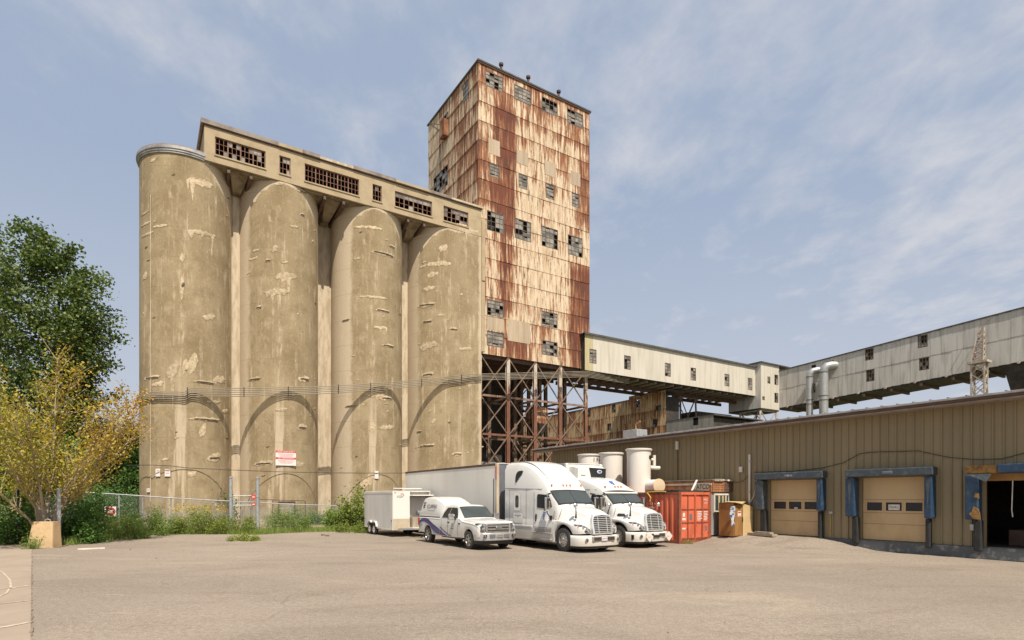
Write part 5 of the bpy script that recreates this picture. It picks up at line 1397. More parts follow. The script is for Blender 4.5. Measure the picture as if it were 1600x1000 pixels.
def highway_truck(name, label, t, n, tall, group):
    Wd = 2.44; hw = Wd / 2
    th = thing(name, label, 'truck', t, n, 0, group)
    top = [(2.34, 0.36, 1.30, 2.60, 1.20, 1.10, 0.16), (2.44, 0.36, 1.3, 2.75, 1.20, 1.13, 0.22)]
    if tall: top += [(2.85, 0.36, 1.3, 3.20, 1.21, 1.16, 0.40), (3.4, 0.36, 1.3, 3.62, 1.22, 1.19, 0.45), (4.1, 0.36, 1.3, 3.94, 1.22, 1.2, 0.46), (4.9, 0.36, 1.3, 4.07, 1.22, 1.21, 0.42), (5.9, 0.36, 1.3, 4.08, 1.22, 1.21, 0.40)]
    else: top += [(2.75, 0.36, 1.3, 2.92, 1.21, 1.15, 0.30), (3.3, 0.36, 1.3, 3.14, 1.22, 1.18, 0.34), (4.1, 0.36, 1.3, 3.34, 1.22, 1.2, 0.34), (4.75, 0.36, 1.3, 3.39, 1.22, 1.2, 0.32)]
    L = top[-1][0]
    keys = [(0.16, 0.82, 1.00, 1.48, 0.92, 0.60, 0.12), (0.30, 0.80, 1.06, 1.63, 1.06, 0.64, 0.16), (0.55, 0.79, 1.14, 1.72, 1.15, 0.68, 0.20), (0.9, 0.72, 1.24, 1.80, 1.20, 0.74, 0.22), (1.2, 0.70, 1.29, 1.86, 1.22, 0.82, 0.22),
            (1.46, 0.66, 1.30, 1.90, 1.22, 0.92, 0.22), (1.62, 0.5, 1.30, 1.93, 1.20, 1.0, 0.2), (1.70, 0.42, 1.3, 2.00, 1.20, 1.06, 0.18), (1.80, 0.38, 1.3, 2.1, 1.2, 1.08, 0.17)] + top
    b = Body(keys, hw, [(1.22, 0.53, 0.66)], sh=0.45, crown=0.05)
    b.build('cab', 'white_paint', th)
    # windscreen in two panes with a dark surround
    b.screen('windscreen_seal', 1.71, 2.375, 1.03, 1.03, 'rubber', th, off=0.006)
    for sgn in (0, 1):
        m = MB(); R = []
        for i in range(7):
            k = i / 6; y = 1.75 + 0.575 * k; zb, zs, zt, hl, hu, rt = pchip(keys, y); row = []
            for j in range(7):
                x = (0.015 + (0.985 - 0.06 * abs(k - 0.5)) * j / 6) * (1 if sgn else -1); f = min(abs(x) / hu, 1)
                row.append((hw + x, y - 0.014, zt + b.cr * (1 - f * f) + 0.014))
            R.append(row)
        m.grid(R); m.build('windscreen', 'windscreen', th, smooth=60)
    for x in (0.75, 1.65):
        m = MB(); m.beam((x, 1.685, 2.03), (x + 0.5, 1.775, 2.14), 0.03, 0.02); m.build('wiper', 'black_plastic', th)
    # interior seats seen through the glass are left dark; side windows
    for sd in (0, 1):
        b.decal('side_window', [(2.10, 1.92), (2.20, 2.20), (2.36, 2.46), (3.08, 2.50), (3.14, 2.42), (3.14, 1.88), (2.6, 1.84)], 'dark_glass', th, 0.016, sd)
        b.decal('door_seam', [(1.92, 1.2), (1.92, 1.75), (1.945, 1.75), (1.945, 1.2)], 'letter_grey', th, 0.012, sd)
    b.decal('door_seam', [(3.36, 0.95), (3.36, 2.6), (3.38, 2.6), (3.38, 0.95)], 'letter_grey', th)
    b.decal('door_seam', [(2.0, 0.97), (2.0, 0.99), (3.36, 0.99), (3.36, 0.97)], 'letter_grey', th)
    b.decal('door_seam', [(2.8, 2.70), (2.8, 2.73), (L - 0.02, 2.80), (L - 0.02, 2.77)], 'letter_grey', th)
    b.decal('hood_seam', [(1.60, 1.0), (1.60, 1.86), (1.615, 1.86), (1.615, 1.0)], 'letter_grey', th, 0.008)
    b.decal('door_handle', [(3.16, 1.25), (3.14, 1.55), (3.24, 1.60), (3.28, 1.52), (3.26, 1.25)], 'black_plastic', th, 0.02)
    b.decal('skirt_shade', [(2.05, 0.74), (2.05, 0.94), (3.3, 0.94), (3.3, 0.74)], 'alu_trim', th, 0.014)
    for (y0, y1, z) in ((2.0, 3.4, 0.70), (2.0, 3.3, 0.42)):
        m = MB(); m.box(-0.06, 0.12, y0, y1, z, z + 0.07); m.build('step', 'alu_trim', th, bevel=0.02)
    m = MB(); m.box(-0.02, 0.05, 3.5, L, 0.94, 1.04); m.build('skirt_rail', 'white_paint', th, bevel=0.02)
    m = MB(); m.box(-0.015, 0.03, 2.2, L - 0.05, 0.36, 0.42); m.build('skirt_rail', 'alu_trim', th)
    if tall:
        b.decal('sleeper_window_frame', [(4.55, 1.72), (4.5, 1.8), (4.5, 2.5), (4.58, 2.6), (5.0, 2.6), (5.08, 2.5), (5.08, 1.8), (5.0, 1.72)], 'trailer_white', th, 0.016)
        b.decal('sleeper_window', [(4.68, 1.86), (4.64, 1.92), (4.64, 2.36), (4.70, 2.44), (4.88, 2.44), (4.93, 2.36), (4.93, 1.92), (4.88, 1.86)], 'dark_glass', th, 0.022)
        b.decal('upper_window', [(4.42, 3.42), (4.30, 3.52), (4.30, 3.60), (4.42, 3.63), (4.7, 3.60), (4.85, 3.5), (4.92, 3.36), (4.94, 3.08), (4.86, 3.06), (4.66, 3.24)], 'dark_glass', th, 0.016)
        b.decal('locker_door', [(4.3, 1.12), (4.3, 1.58), (5.1, 1.58), (5.1, 1.12)], 'trailer_white', th, 0.014)
        for i, zz in enumerate((1.49, 1.42, 1.33)):
            m = MB(); q = (0.26, 0.05, 0.2)[i]; m.box(b.side_x(4.7, zz) - 0.008, b.side_x(4.7, zz), 4.7 - q, 4.7 + q, zz - 0.014, zz + 0.014); m.build('text_line', 'letter_grey', th)
        for y in (4.0, 5.45): b.decal('door_seam', [(y, 1.05), (y, 2.74), (y + 0.018, 2.74), (y + 0.018, 1.05)], 'letter_grey', th, 0.010)
        xs = b.side_x(2.6, 1.6, 0.02)
        sail_logo(th, (xs, 2.62, 1.50), '-x', 0.34)
        lettering('CLIPPER', 0.17, 'logo_blue', th, (xs - 0.004, 2.62, 1.22), '-x', width=0.52)
        m = MB(); m.box(xs - 0.006, xs, 2.44, 2.80, 1.09, 1.105); m.build('text_line', 'letter_grey', th)
    else:
        b.decal('hood_vent', [(1.0, 1.44), (1.12, 1.57), (1.42, 1.58), (1.48, 1.51), (1.42, 1.44)], 'black_plastic', th, 0.012)
        Mr = Matrix.Rotation(radians(14), 3, 'X') @ FACE['z']
        zt = pchip(keys, 2.95)[2]
        s_ = (pchip(keys, 3.1)[2] - pchip(keys, 2.8)[2]) / 0.3
        Mr = Matrix(((1, 0, 0), (0, 1, -s_), (0, s_, 1)))
        sail_logo(th, (hw + 0.05, 2.95, zt + 0.066), 'z', 0.5, M=Mr)
        b.decal('scuff', [(3.9, 0.95), (3.9, 1.0), (4.0, 1.0), (4.0, 0.95)], 'letter_grey', th)
    # radiator grille
    gz0, gz1 = 0.78, 1.57
    gy = lambda z: 0.02 + (z - gz0) * 0.14
    m = MB(); gw_ = 0.57
    outl = [(-gw_ * 0.94, gz0), (gw_ * 0.94, gz0), (gw_ * 1.0, gz0 + 0.5), (gw_ * 0.97, gz1 - 0.1), (gw_ * 0.8, gz1 + 0.03), (0, gz1 + 0.07), (-gw_ * 0.8, gz1 + 0.03), (-gw_ * 0.97, gz1 - 0.1), (-gw_ * 1.0, gz0 + 0.5)]
    fr = [[(hw + x, gy(z) - 0.05, z) for x, z in outl], [(hw + x * 0.88, gy(z) - 0.07, gz0 + 0.07 + (z - gz0) * 0.86) for x, z in outl], [(hw + x * 0.87, gy(z) + 0.03, gz0 + 0.07 + (z - gz0) * 0.86) for x, z in outl]]
    m.grid([[(hw + x, gy(z) + 0.16, z) for x, z in outl]] + fr, close=True); m.build('grille_frame', 'bright_trim', th, smooth=30)
    m = MB(); m.face([(hw + x * 0.93, gy(z) + 0.005, z) for x, z in outl]); m.build('grille_back', 'black_and_shade', th)
    for i in range(9):
        z = gz0 + 0.12 + i * 0.078
        m = MB(); m.box(hw - 0.5, hw + 0.5, gy(z) - 0.065, gy(z) - 0.005, z - 0.013, z + 0.013); m.build('grille_bar', 'bright_trim', th, bevel=0.008)
    for x in (-0.24, 0.24):
        m = MB(); m.beam((hw + x, gy(gz0) - 0.07, gz0 + 0.06), (hw + x, gy(gz1) - 0.07, gz1 - 0.06), 0.03, 0.02); m.build('grille_strut', 'bright_trim', th)
    # headlights
    for sgn in (0, 1):
        X = (lambda x: x) if not sgn else (lambda x: Wd - x)
        o = [(0.62, 0.085, 0.86), (0.60, 0.12, 0.99), (0.48, 0.20, 1.10), (0.30, 0.33, 1.19), (0.13, 0.50, 1.21), (0.08, 0.56, 1.12), (0.10, 0.50, 0.99), (0.24, 0.28, 0.90), (0.45, 0.13, 0.86)]
        m = MB(); cx = [sum(p[i] for p in o) / len(o) for i in range(3)]
        inn = [tuple(cx[i] + (p[i] - cx[i]) * 0.8 + (0, -0.05, 0.0)[i] + (-0.03 if i == 0 else 0) for i in range(3)) for p in o]
        m.grid([[(X(p[0]), p[1] + 0.12, p[2]) for p in o], [(X(p[0]), p[1] - 0.02, p[2]) for p in o], [(X(p[0]), p[1], p[2]) for p in inn]], close=True); m.face([(X(p[0]), p[1], p[2]) for p in inn])
        hl = m.build('headlight', 'lamp_glass', th, smooth=25)
        for (x, y, z, r, mt) in ((0.44, 0.085, 0.97, 0.035, 'chrome'), (0.31, 0.19, 1.05, 0.05, 'chrome'), (0.17, 0.36, 1.07, 0.04, 'amber')):
            m = MB(); m.lathe([(0, -0.02), (r * 0.6, -0.012), (r, 0.02), (r, 0.05)], 'y', (X(x), y - 0.03, z), 14); m.build('lamp', mt, hl, smooth=40)
    # bumper
    path = [(0.0, 0.66), (0.015, 0.45), (0.07, 0.26), (0.20, 0.10), (0.42, 0.0), (0.8, -0.06), (1.22, -0.08)]
    path = path + [(Wd - x, y) for x, y in path[-2::-1]]
    prof = [(0.10, 0.27), (0.015, 0.30), (0.0, 0.42), (0.0, 0.60), (0.02, 0.69), (0.08, 0.735), (0.30, 0.745)]
    m = MB(); m.grid([[(hw + (x - hw) * (1 - o_ * 0.5), y + o_, z) for x, y in path] for o_, z in prof]); m.build('bumper', 'white_paint', th, smooth=40)
    m = MB(); m.grid([[(hw + (x - hw) * (1 - o_ * 0.5), y + o_, z) for x, y in path] for o_, z in ((0.06, 0.20), (0.05, 0.28))]); m.build('air_dam', 'rubber', th, smooth=40)
    m = MB(); m.box(hw - 0.62, hw + 0.62, -0.105, 0.0, 0.50, 0.70); m.build('bumper_mesh', 'alu_trim' if tall else 'white_paint', th, bevel=0.03)
    for x in (hw - 0.56, hw + 0.18):
        m = MB(); m.box(x, x + 0.38, -0.115, -0.10, 0.53, 0.67); m.build('bumper_opening', 'black_and_shade', th)
    for x in (0.36, Wd - 0.36):
        m = MB(); m.lathe([(0.085, -0.03), (0.085, -0.05), (0.065, -0.05)], 'y', (x, 0.04, 0.55), 16); f_ = m.build('fog_lamp', 'chrome', th)
        m = MB(); m.lathe([(0.0, -0.06), (0.05, -0.055), (0.065, -0.048)], 'y', (x, 0.04, 0.55), 16); m.build('lens', 'lamp_glass', f_, smooth=60)
    if tall:
        m = MB(); m.box(hw - 0.15, hw + 0.15, -0.13, -0.118, 0.52, 0.68); pl = m.build('licence_plate', 'sign_white', th)
        lettering('L549 273', 0.09, 'logo_blue', pl, (hw, -0.134, 0.60), '-y', width=0.25)
    else:
        m = MB(); m.box(hw - 0.2, hw + 0.2, -0.13, -0.118, 0.48, 0.60); m.build('licence_plate', 'black_plastic', th)
        for x in (0.72, Wd - 0.40 - 0.05):
            m = MB(); r = 0.23; m.box(-r * 0.72, r * 0.72, -0.01, 0.01, -r * 0.72, r * 0.72)
            o = m.build('placard', 'wood_pale' if False else 'letter_white', th); o.location = (x, -0.16, 0.52); o.rotation_euler = (0, pi / 4, 0)
            m = MB(); m.box(-0.09, 0.09, -0.014, -0.011, -0.01, 0.01); p_ = m.build('text_line', 'amber', o); p_.rotation_euler = (0, -pi / 4, 0)
        m = MB(); m.box(0.045, 0.06, 0.18, 0.46, 0.40, 0.62); m.build('bumper_mesh', 'black_plastic', th)
    # roof marker lights
    zv, yv = pchip(keys, 2.50)[2], 2.50
    for x in (-0.85, -0.2, 0.0, 0.2, 0.85):
        m = MB(); m.box(hw + x - 0.025, hw + x + 0.025, yv - 0.06, yv + 0.05, zv + 0.02, zv + 0.12); m.build('marker_light', 'amber', th, bevel=0.01)
    if not tall:
        m = MB(); R = []
        for i in range(3):
            R.append([(hw + x * 1.1, 2.38 - 0.26 * (1 - abs(x) ** 2 * 0.25) * (i / 2), 2.65 - 0.05 * i) for x in np.linspace(-1, 1, 9)])
        m.grid(R); R2 = [[(p[0], p[1], p[2] - 0.04) for p in r] for r in R]; m.grid(R2); m.build('sun_visor', 'white_paint', th, smooth=50)
    # mirrors
    for sgn in (0, 1):
        X = (lambda x: x) if not sgn else (lambda x: Wd - x)
        mr = bpy.data.objects.new('door_mirror', None); COL.objects.link(mr); mr.parent = th; mr.location = (X(-0.20), 1.98, 2.06)
        sg = -1 if sgn else 1
        m = MB(); m.box(-0.13, 0.13, 0.0, 0.14, -0.32, 0.30); m.build('housing', 'chrome', mr, bevel=0.05)
        m = MB(); m.box(-0.12, 0.12, 0.142, 0.155, -0.30, 0.28); m.build('mirror_face', 'dark_glass', mr)
        m = MB(); m.tube([(0, 0.08, -0.30), (0.02 * sg, 0.10, -0.42), (0.20 * sg, 0.10, -0.62)], 0.025, 8); m.build('arm', 'black_plastic', mr)
        m = MB(); m.box(-0.02, 0.02, -0.1, 0.1, -0.1, 0.1); o = m.build('arm_foot', 'black_plastic', mr, bevel=0.03); o.location = (0.22 * sg, 0.10, -0.62)
        m = MB(); m.tube([(0.0, 0.07, 0.30), (0.05 * sg, 0.12, 0.42), (0.26 * sg, 0.2, 0.46)], 0.04, 8); m.build('arm', 'black_plastic', mr)
        hm = bpy.data.objects.new('hood_mirror', None); COL.objects.link(hm); hm.parent = th; hm.location = (X(0.34), 0.72, 1.52)
        m = MB(); m.tube([(0, 0, -0.06), (-0.02 * sg, -0.04, 0.15), (-0.08 * sg, -0.1, 0.40)], [0.05, 0.025, 0.02], 8); m.build('stalk', 'black_plastic', hm)
        m = MB(); m.lathe([(0, -0.05), (0.08, -0.03), (0.115, 0.02), (0.10, 0.05), (0.0, 0.055)], 'y', (-0.08 * sg, -0.1, 0.48), 14); m.build('mirror_head', 'chrome', hm, smooth=50)
    # fender turn lamp, wheels, chassis, stacks
    m = MB(); m.lathe([(0.0, -0.02), (0.05, -0.01), (0.06, 0.03)], 'x', (b.side_x(1.78, 1.36, 0.0), 1.78, 1.36), 12); m.build('turn_lamp', 'amber', th, smooth=50)
    for x, sgn in ((0.17, -1), (Wd - 0.17, 1)): wheel(th, x, 1.22, 0.52, 0.29, 0.30, sgn, 'alloy', style='disc')
    for yy in (L + 0.75, L + 2.05):
        for x, sgn in ((0.30, -1), (Wd - 0.30, 1)): wheel(th, x, yy, 0.52, 0.56, 0.30, sgn, 'alloy', style='disc', dual=True)
    m = MB(); m.box(0.42, Wd - 0.42, 0.25, L + 2.7, 0.55, 0.95); m.box(0.3, Wd - 0.3, 1.95, L - 0.1, 0.40, 1.2); m.box(0.5, Wd - 0.5, 0.4, 1.9, 0.9, 1.35); m.build('chassis', 'black_and_shade', th)
    m = MB(); m.lathe([(0.09, 0), (0.09, 2.4), (0.07, 2.42)], 'z', (0.45, L + 0.18, 1.0), 12); m.build('exhaust_stack', 'alu_trim', th, smooth=40)
    return th, b, L

g_tr = 'white highway trucks parked side by side'
trA, bA, LA = highway_truck('semi_truck', 'white long-nosed truck with a tall rounded sleeper roof, beside the pickup', 15.25, 18.6, True, g_tr)
trB, bB, LB = highway_truck('semi_truck', 'white truck with a lower roof and two diamond placards, next to the orange container', 18.95, 19.15, False, g_tr)

def box_trailer(label, t, n, L, H, side_mat, reefer, group):
    Wd = 2.5; th = thing('semi_trailer', label, 'trailer', t, n, 0, group)
    z0 = 1.08; npn = int(L / 1.22)
    for i in range(npn):
        m = MB(); m.box(0.0, 0.03, L * i / npn + 0.003, L * (i + 1) / npn - 0.003, z0 + 0.16, H - 0.12); m.build('side_panel', side_mat, th)
    m = MB(); m.box(Wd - 0.03, Wd, 0.0, L, z0 + 0.16, H - 0.12); m.build('far_wall', side_mat, th)
    m = MB(); m.box(0.031, Wd - 0.031, 0.012, 0.06, z0, H - 0.05); m.build('front_wall', 'trailer_white' if reefer else 'letter_grey', th)  # dry van front coloured dark for the shade behind the cab
    m = MB(); m.box(0.031, Wd - 0.031, L - 0.05, L, z0, H - 0.05); m.build('rear_doors', 'trailer_white', th)
    m = MB(); m.box(-0.02, 0.05, 0.02, L + 0.02, H - 0.118, H); m.box(Wd - 0.05, Wd + 0.02, 0.02, L + 0.02, H - 0.118, H); m.build('top_rail', 'brown_trim' if not reefer else 'alu_trim', th)
    m = MB(); m.box(-0.02, 0.05, 0.02, L + 0.02, z0, z0 + 0.158); m.box(Wd - 0.05, Wd + 0.02, 0.02, L + 0.02, z0, z0 + 0.158); m.build('bottom_rail', 'alu_trim', th)
    for x in (-0.03, Wd - 0.13):
        m = MB(); m.box(x, x + 0.16, -0.03, 0.14, z0, H); m.build('corner_post', 'trailer_white' if reefer else 'pale_concrete', th, bevel=0.03)
    m = MB(); m.box(0.05, Wd - 0.05, 0.02, L, H - 0.02, H + 0.015); m.build('roof', 'trailer_white', th)
    m = MB(); m.box(0.04, Wd - 0.04, 0.05, L - 0.02, z0 - 0.14, z0 - 0.002); m.build('floor', 'black_and_shade', th)
    m = MB(); m.box(0.5, Wd - 0.5, L - 3.2, L - 0.3, 0.7, z0 - 0.141); m.build('bogie', 'black_and_shade', th)
    for yy in (L - 1.0, L - 2.3):
        for x, sgn in ((0.30, -1), (Wd - 0.30, 1)): wheel(th, x, yy, 0.52, 0.52, 0.30, sgn, 'alloy', style='disc', dual=True)
    for x in (0.5, Wd - 0.5):
        m = MB(); m.box(x - 0.07, x + 0.07, 3.2, 3.34, 0.06, z0 - 0.141); m.box(x - 0.14, x + 0.14, 3.12, 3.42, 0.0, 0.06); m.build('landing_leg', 'galvanised', th)
    if reefer:
        ru = bpy.data.objects.new('cooling_unit', None); COL.objects.link(ru); ru.parent = th
        m = MB()
        rows = []
        for (y, z0_, z1_, w) in ((0.0, 3.0, 4.02, 1.02), (-0.35, 3.1, 4.0, 1.0), (-0.62, 3.28, 3.92, 0.95)):
            rows.append([(Wd / 2 - w, y, z0_), (Wd / 2 + w, y, z0_), (Wd / 2 + w, y, z1_), (Wd / 2 - w, y, z1_)])
        m.grid(rows, close=True); m.face(rows[-1]); m.build('housing', 'trailer_white', ru, bevel=0.05)
        m = MB(); m.prism([(Wd / 2 - 0.02, 3.30), (Wd / 2 + 0.93, 3.33), (Wd / 2 + 0.96, 3.90), (Wd / 2 - 0.2, 3.93)], 'y', -0.66, -0.63); m.build('vent_panel', 'black_plastic', ru)
        m = MB(); m.lathe([(0.0, -0.02), (0.16, -0.02), (0.17, 0.0)], 'y', (Wd / 2 + 0.5, -0.66, 3.72), 20); o = m.build('emblem', 'trailer_white', ru)
        for v in o.data.vertices: v.co.z = 3.72 + (v.co.z - 3.72) * 0.55
        m = MB(); m.lathe([(0.0, -0.026), (0.12, -0.026)], 'y', (Wd / 2 + 0.5, -0.66, 3.72), 20); o = m.build('emblem', 'logo_blue', ru)
        for v in o.data.vertices: v.co.z = 3.72 + (v.co.z - 3.72) * 0.45
        m = MB(); m.box(Wd / 2 - 0.75, Wd / 2 - 0.45, -0.65, -0.635, 3.50, 3.53); m.build('text_line', 'letter_grey', ru)
        m = MB(); m.box(Wd / 2 - 0.7, Wd / 2 + 0.8, -0.5, -0.01, 2.86, 3.02); m.build('drip_tray', 'black_and_shade', ru)
    else:
        m = MB(); m.box(-0.038, -0.031, -0.01, 0.10, 3.35, 3.95); o = m.build('reflector', 'sign_red', th)
        m = MB(); m.box(-0.036, -0.031, -0.01, 0.10, 3.27, 3.34); o = m.build('reflector', 'logo_blue', th)
        m = MB(); m.box(-0.01, 0.0, 0.30, 0.36, 1.3, 3.3); m.build('hose_rack', 'black_plastic', th)
        m = MB(); m.box(0.5, 0.95, -0.16, -0.035, 2.0, 3.1); m.build('document_box', 'letter_white', th)
    return th
g_tl = 'semi trailers behind the white trucks'
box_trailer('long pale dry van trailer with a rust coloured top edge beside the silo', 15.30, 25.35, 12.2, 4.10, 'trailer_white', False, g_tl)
box_trailer('white refrigerated trailer with a dark vented cooling unit on its front', 18.95, 24.3, 12.0, 4.16, 'trailer_white', True, g_tl)

# ---- pickup
PW_ = 2.0
pk = thing('pickup', 'white pickup with a tall cargo cap and purple and teal stripes', 'pickup', 12.42, 22.15)
keys = [(0.03, 0.60, 0.84, 1.17, 0.93, 0.87, 0.06), (0.12, 0.56, 0.98, 1.23, 0.98, 0.90, 0.07), (0.5, 0.50, 1.08, 1.28, 1.0, 0.92, 0.08), (1.0, 0.48, 1.12, 1.31, 1.0, 0.92, 0.08), (1.5, 0.48, 1.16, 1.33, 1.0, 0.90, 0.08), (1.62, 0.48, 1.18, 1.36, 1.0, 0.88, 0.07),
        (1.75, 0.48, 1.26, 1.43, 1.0, 0.84, 0.07), (2.38, 0.46, 1.30, 1.90, 1.0, 0.76, 0.11), (2.6, 0.46, 1.30, 1.96, 1.0, 0.75, 0.13), (3.2, 0.46, 1.30, 1.98, 1.0, 0.75, 0.13), (3.75, 0.46, 1.30, 1.95, 1.0, 0.77, 0.13), (3.95, 0.46, 1.30, 1.86, 1.0, 0.79, 0.12)]
pb = Body(keys, 1.0, [(0.97, 0.42, 0.50)], sh=0.93, crown=0.03)
pb.build('body', 'white_paint', pk)
Q = lambda y: 3.95 + (y - 3.95) * 1.61 if y < 4.85 else 5.40 + (y - 4.85) * 1.14
Q2 = lambda y: 3.95 + (y - 3.95) * 1.36 if y > 3.95 else y
bk = [(3.955, 0.46, 1.22, 1.34, 1.0, 0.97, 0.04), (4.6, 0.48, 1.22, 1.34, 1.0, 0.97, 0.04), (5.75, 0.56, 1.22, 1.34, 0.99, 0.96, 0.04), (5.86, 0.62, 1.2, 1.33, 0.97, 0.94, 0.04)]
bk = [(Q(k[0]),) + k[1:] for k in bk]
bb = Body(bk, 1.0, [(5.40, 0.42, 0.50)], sh=0.8, crown=0.0)
bb.build('cargo_bed', 'white_paint', pk)
ck = [(3.80, 1.36, 1.40, 1.98, 0.93, 0.80, 0.18), (4.0, 1.36, 1.40, 2.09, 0.95, 0.82, 0.22), (4.3, 1.36, 1.40, 2.24, 0.96, 0.84, 0.26), (4.65, 1.36, 1.40, 2.34, 0.97, 0.86, 0.26), (5.1, 1.36, 1.4, 2.36, 0.97, 0.86, 0.24), (5.50, 1.36, 1.4, 2.34, 0.97, 0.86, 0.22), (5.60, 1.36, 1.4, 2.20, 0.97, 0.87, 0.2), (5.86, 1.36, 1.4, 1.56, 0.96, 0.90, 0.12)]
ck = [(Q2(k[0]),) + k[1:] for k in ck]
pc = Body(ck, 1.0, [], sh=0.93, crown=0.02)
pc.build('cargo_cap', 'white_paint', pk)
m = MB(); m.box(0.035, 1.965, 3.97, 6.52, 1.338, 1.372); m.build('cap_seal', 'rubber', pk)
pb.screen('windscreen_seal', 1.66, 2.36, 0.80, 0.72, 'rubber', pk, off=0.006); pb.screen('windscreen', 1.70, 2.32, 0.775, 0.70, 'windscreen', pk, off=0.012)
for sd in (0, 1):
    pb.decal('side_window', [(2.02, 1.37), (2.40, 1.80), (2.52, 1.85), (3.0, 1.86), (3.02, 1.37)], 'dark_glass', pk, 0.014, sd)
    pb.decal('side_window', [(3.06, 1.37), (3.04, 1.86), (3.46, 1.84), (3.64, 1.60), (3.68, 1.37)], 'dark_glass', pk, 0.014, sd)
    for y in (1.98, 3.05, 3.72): pb.decal('door_seam', [(y, 0.55), (y, 1.28), (y + 0.015, 1.28), (y + 0.015, 0.55)], 'letter_grey', pk, 0.008, sd)
pb.decal('door_handle', [(2.84, 1.10), (2.84, 1.18), (3.02, 1.18), (3.02, 1.10)], 'black_plastic', pk, 0.025)
pb.decal('fender_badge', [(1.72, 1.08), (1.72, 1.15), (1.92, 1.15), (1.92, 1.08)], 'black_plastic', pk, 0.014)
# stripes
bb.ribbon('stripe', [(Q(y), z) for y, z in [(5.84, 0.92), (5.7, 1.13), (5.45, 1.26), (5.1, 1.29), (4.75, 1.22), (4.4, 1.0), (3.96, 0.78)]], [(Q(y), z) for y, z in [(5.84, 0.80), (5.7, 0.98), (5.45, 1.08), (5.1, 1.08), (4.75, 0.94), (4.4, 0.62), (3.965, 0.49)]], 'logo_purple', pk)
pb.ribbon('stripe', [(3.94, 0.77), (3.5, 0.60), (3.1, 0.5)], [(3.94, 0.49), (3.5, 0.485), (3.2, 0.48)], 'logo_purple', pk)
pb.ribbon('stripe', [(3.90, 0.92), (3.4, 0.72), (2.75, 0.50)], [(3.90, 0.86), (3.4, 0.66), (2.9, 0.49)], 'logo_purple', pk)
pb.ribbon('stripe', [(3.70, 0.78), (3.2, 0.62), (2.55, 0.49)], [(3.45, 0.66), (3.1, 0.55), (2.72, 0.485)], 'logo_teal', pk)
bb.ribbon('stripe', [(Q(y), z) for y, z in [(5.83, 0.78), (5.6, 0.96), (5.4, 1.0)]], [(Q(y), z) for y, z in [(5.83, 0.70), (5.6, 0.86), (5.4, 0.94)]], 'logo_teal', pk)
bb.ribbon('stripe', [(Q(y), z) for y, z in [(4.42, 0.72), (4.2, 0.60)]], [(Q(y), z) for y, z in [(4.42, 0.56), (4.1, 0.50)]], 'logo_teal', pk, n=6)
sail_logo(pk, (pc.side_x(5.95, 1.85, 0.016), 5.95, 1.85), '-x', 0.46, 'logo_purple', 0.35)
tl_ = (pc.side_x(5.2, 1.6, 0) - pc.side_x(5.2, 2.0, 0)) / 0.4
Mt = Matrix(((0, -tl_, -1), (-1, 0, 0), (0, 1, tl_)))
lettering('CLIPPER', 0.26, 'letter_grey', pk, (pc.side_x(5.05, 1.88, 0.018), 5.05, 1.88), '-x', width=1.15, shear=0.25, M=Mt)
m = MB(); x_ = pc.side_x(5.1, 1.68, 0.014); m.box(x_, x_ + 0.006, 4.65, 5.5, 1.672, 1.685); m.build('text_line', 'letter_grey', pk)
sail_logo(pk, (pb.side_x(2.55, 1.0, 0.014), 2.55, 1.02), '-x', 0.20, 'logo_purple', 0.2)
m = MB(); x_ = pb.side_x(2.55, 0.86, 0.014); m.box(x_, x_ + 0.005, 2.40, 2.72, 0.85, 0.875); m.build('text_line', 'letter_grey', pk)
zt_ = pchip(keys, 1.05)[2]; sl_ = (pchip(keys, 1.3)[2] - pchip(keys, 0.8)[2]) / 0.5
Mh = Matrix(((1, 0, 0), (0, 1, -sl_), (0, sl_, 1)))
lettering('CLIPPER', 0.20, 'logo_purple', pk, (1.05, 1.10, zt_ + 0.045), 'z', width=0.62, shear=0.2, M=Mh)
# nose
m = MB(); m.box(0.37, 1.63, -0.03, 0.10, 0.80, 1.20); m.build('grille_frame', 'alu_trim', pk, bevel=0.05)
m = MB(); m.box(0.45, 1.55, -0.04, 0.02, 0.85, 1.14); m.build('grille_back', 'black_and_shade', pk)
for z in (0.93, 1.06):
    m = MB(); m.box(0.46, 1.54, -0.065, -0.03, z - 0.036, z + 0.036); m.build('grille_bar', 'alloy', pk, bevel=0.01)
m = MB(); m.lathe([(0, -0.02), (0.15, -0.02), (0.16, 0.01)], 'y', (1.0, -0.07, 1.0), 24); o = m.build('emblem', 'alloy', pk)
for v in o.data.vertices: v.co.z = 1.0 + (v.co.z - 1.0) * 0.42
m = MB(); m.lathe([(0, -0.025), (0.13, -0.025)], 'y', (1.0, -0.07, 1.0), 24); o = m.build('emblem', 'letter_grey', pk)
for v in o.data.vertices: v.co.z = 1.0 + (v.co.z - 1.0) * 0.38
lettering('Ford', 0.075, 'alloy', o, (1.0, -0.10, 1.0), '-y', width=0.17, shear=0.3)
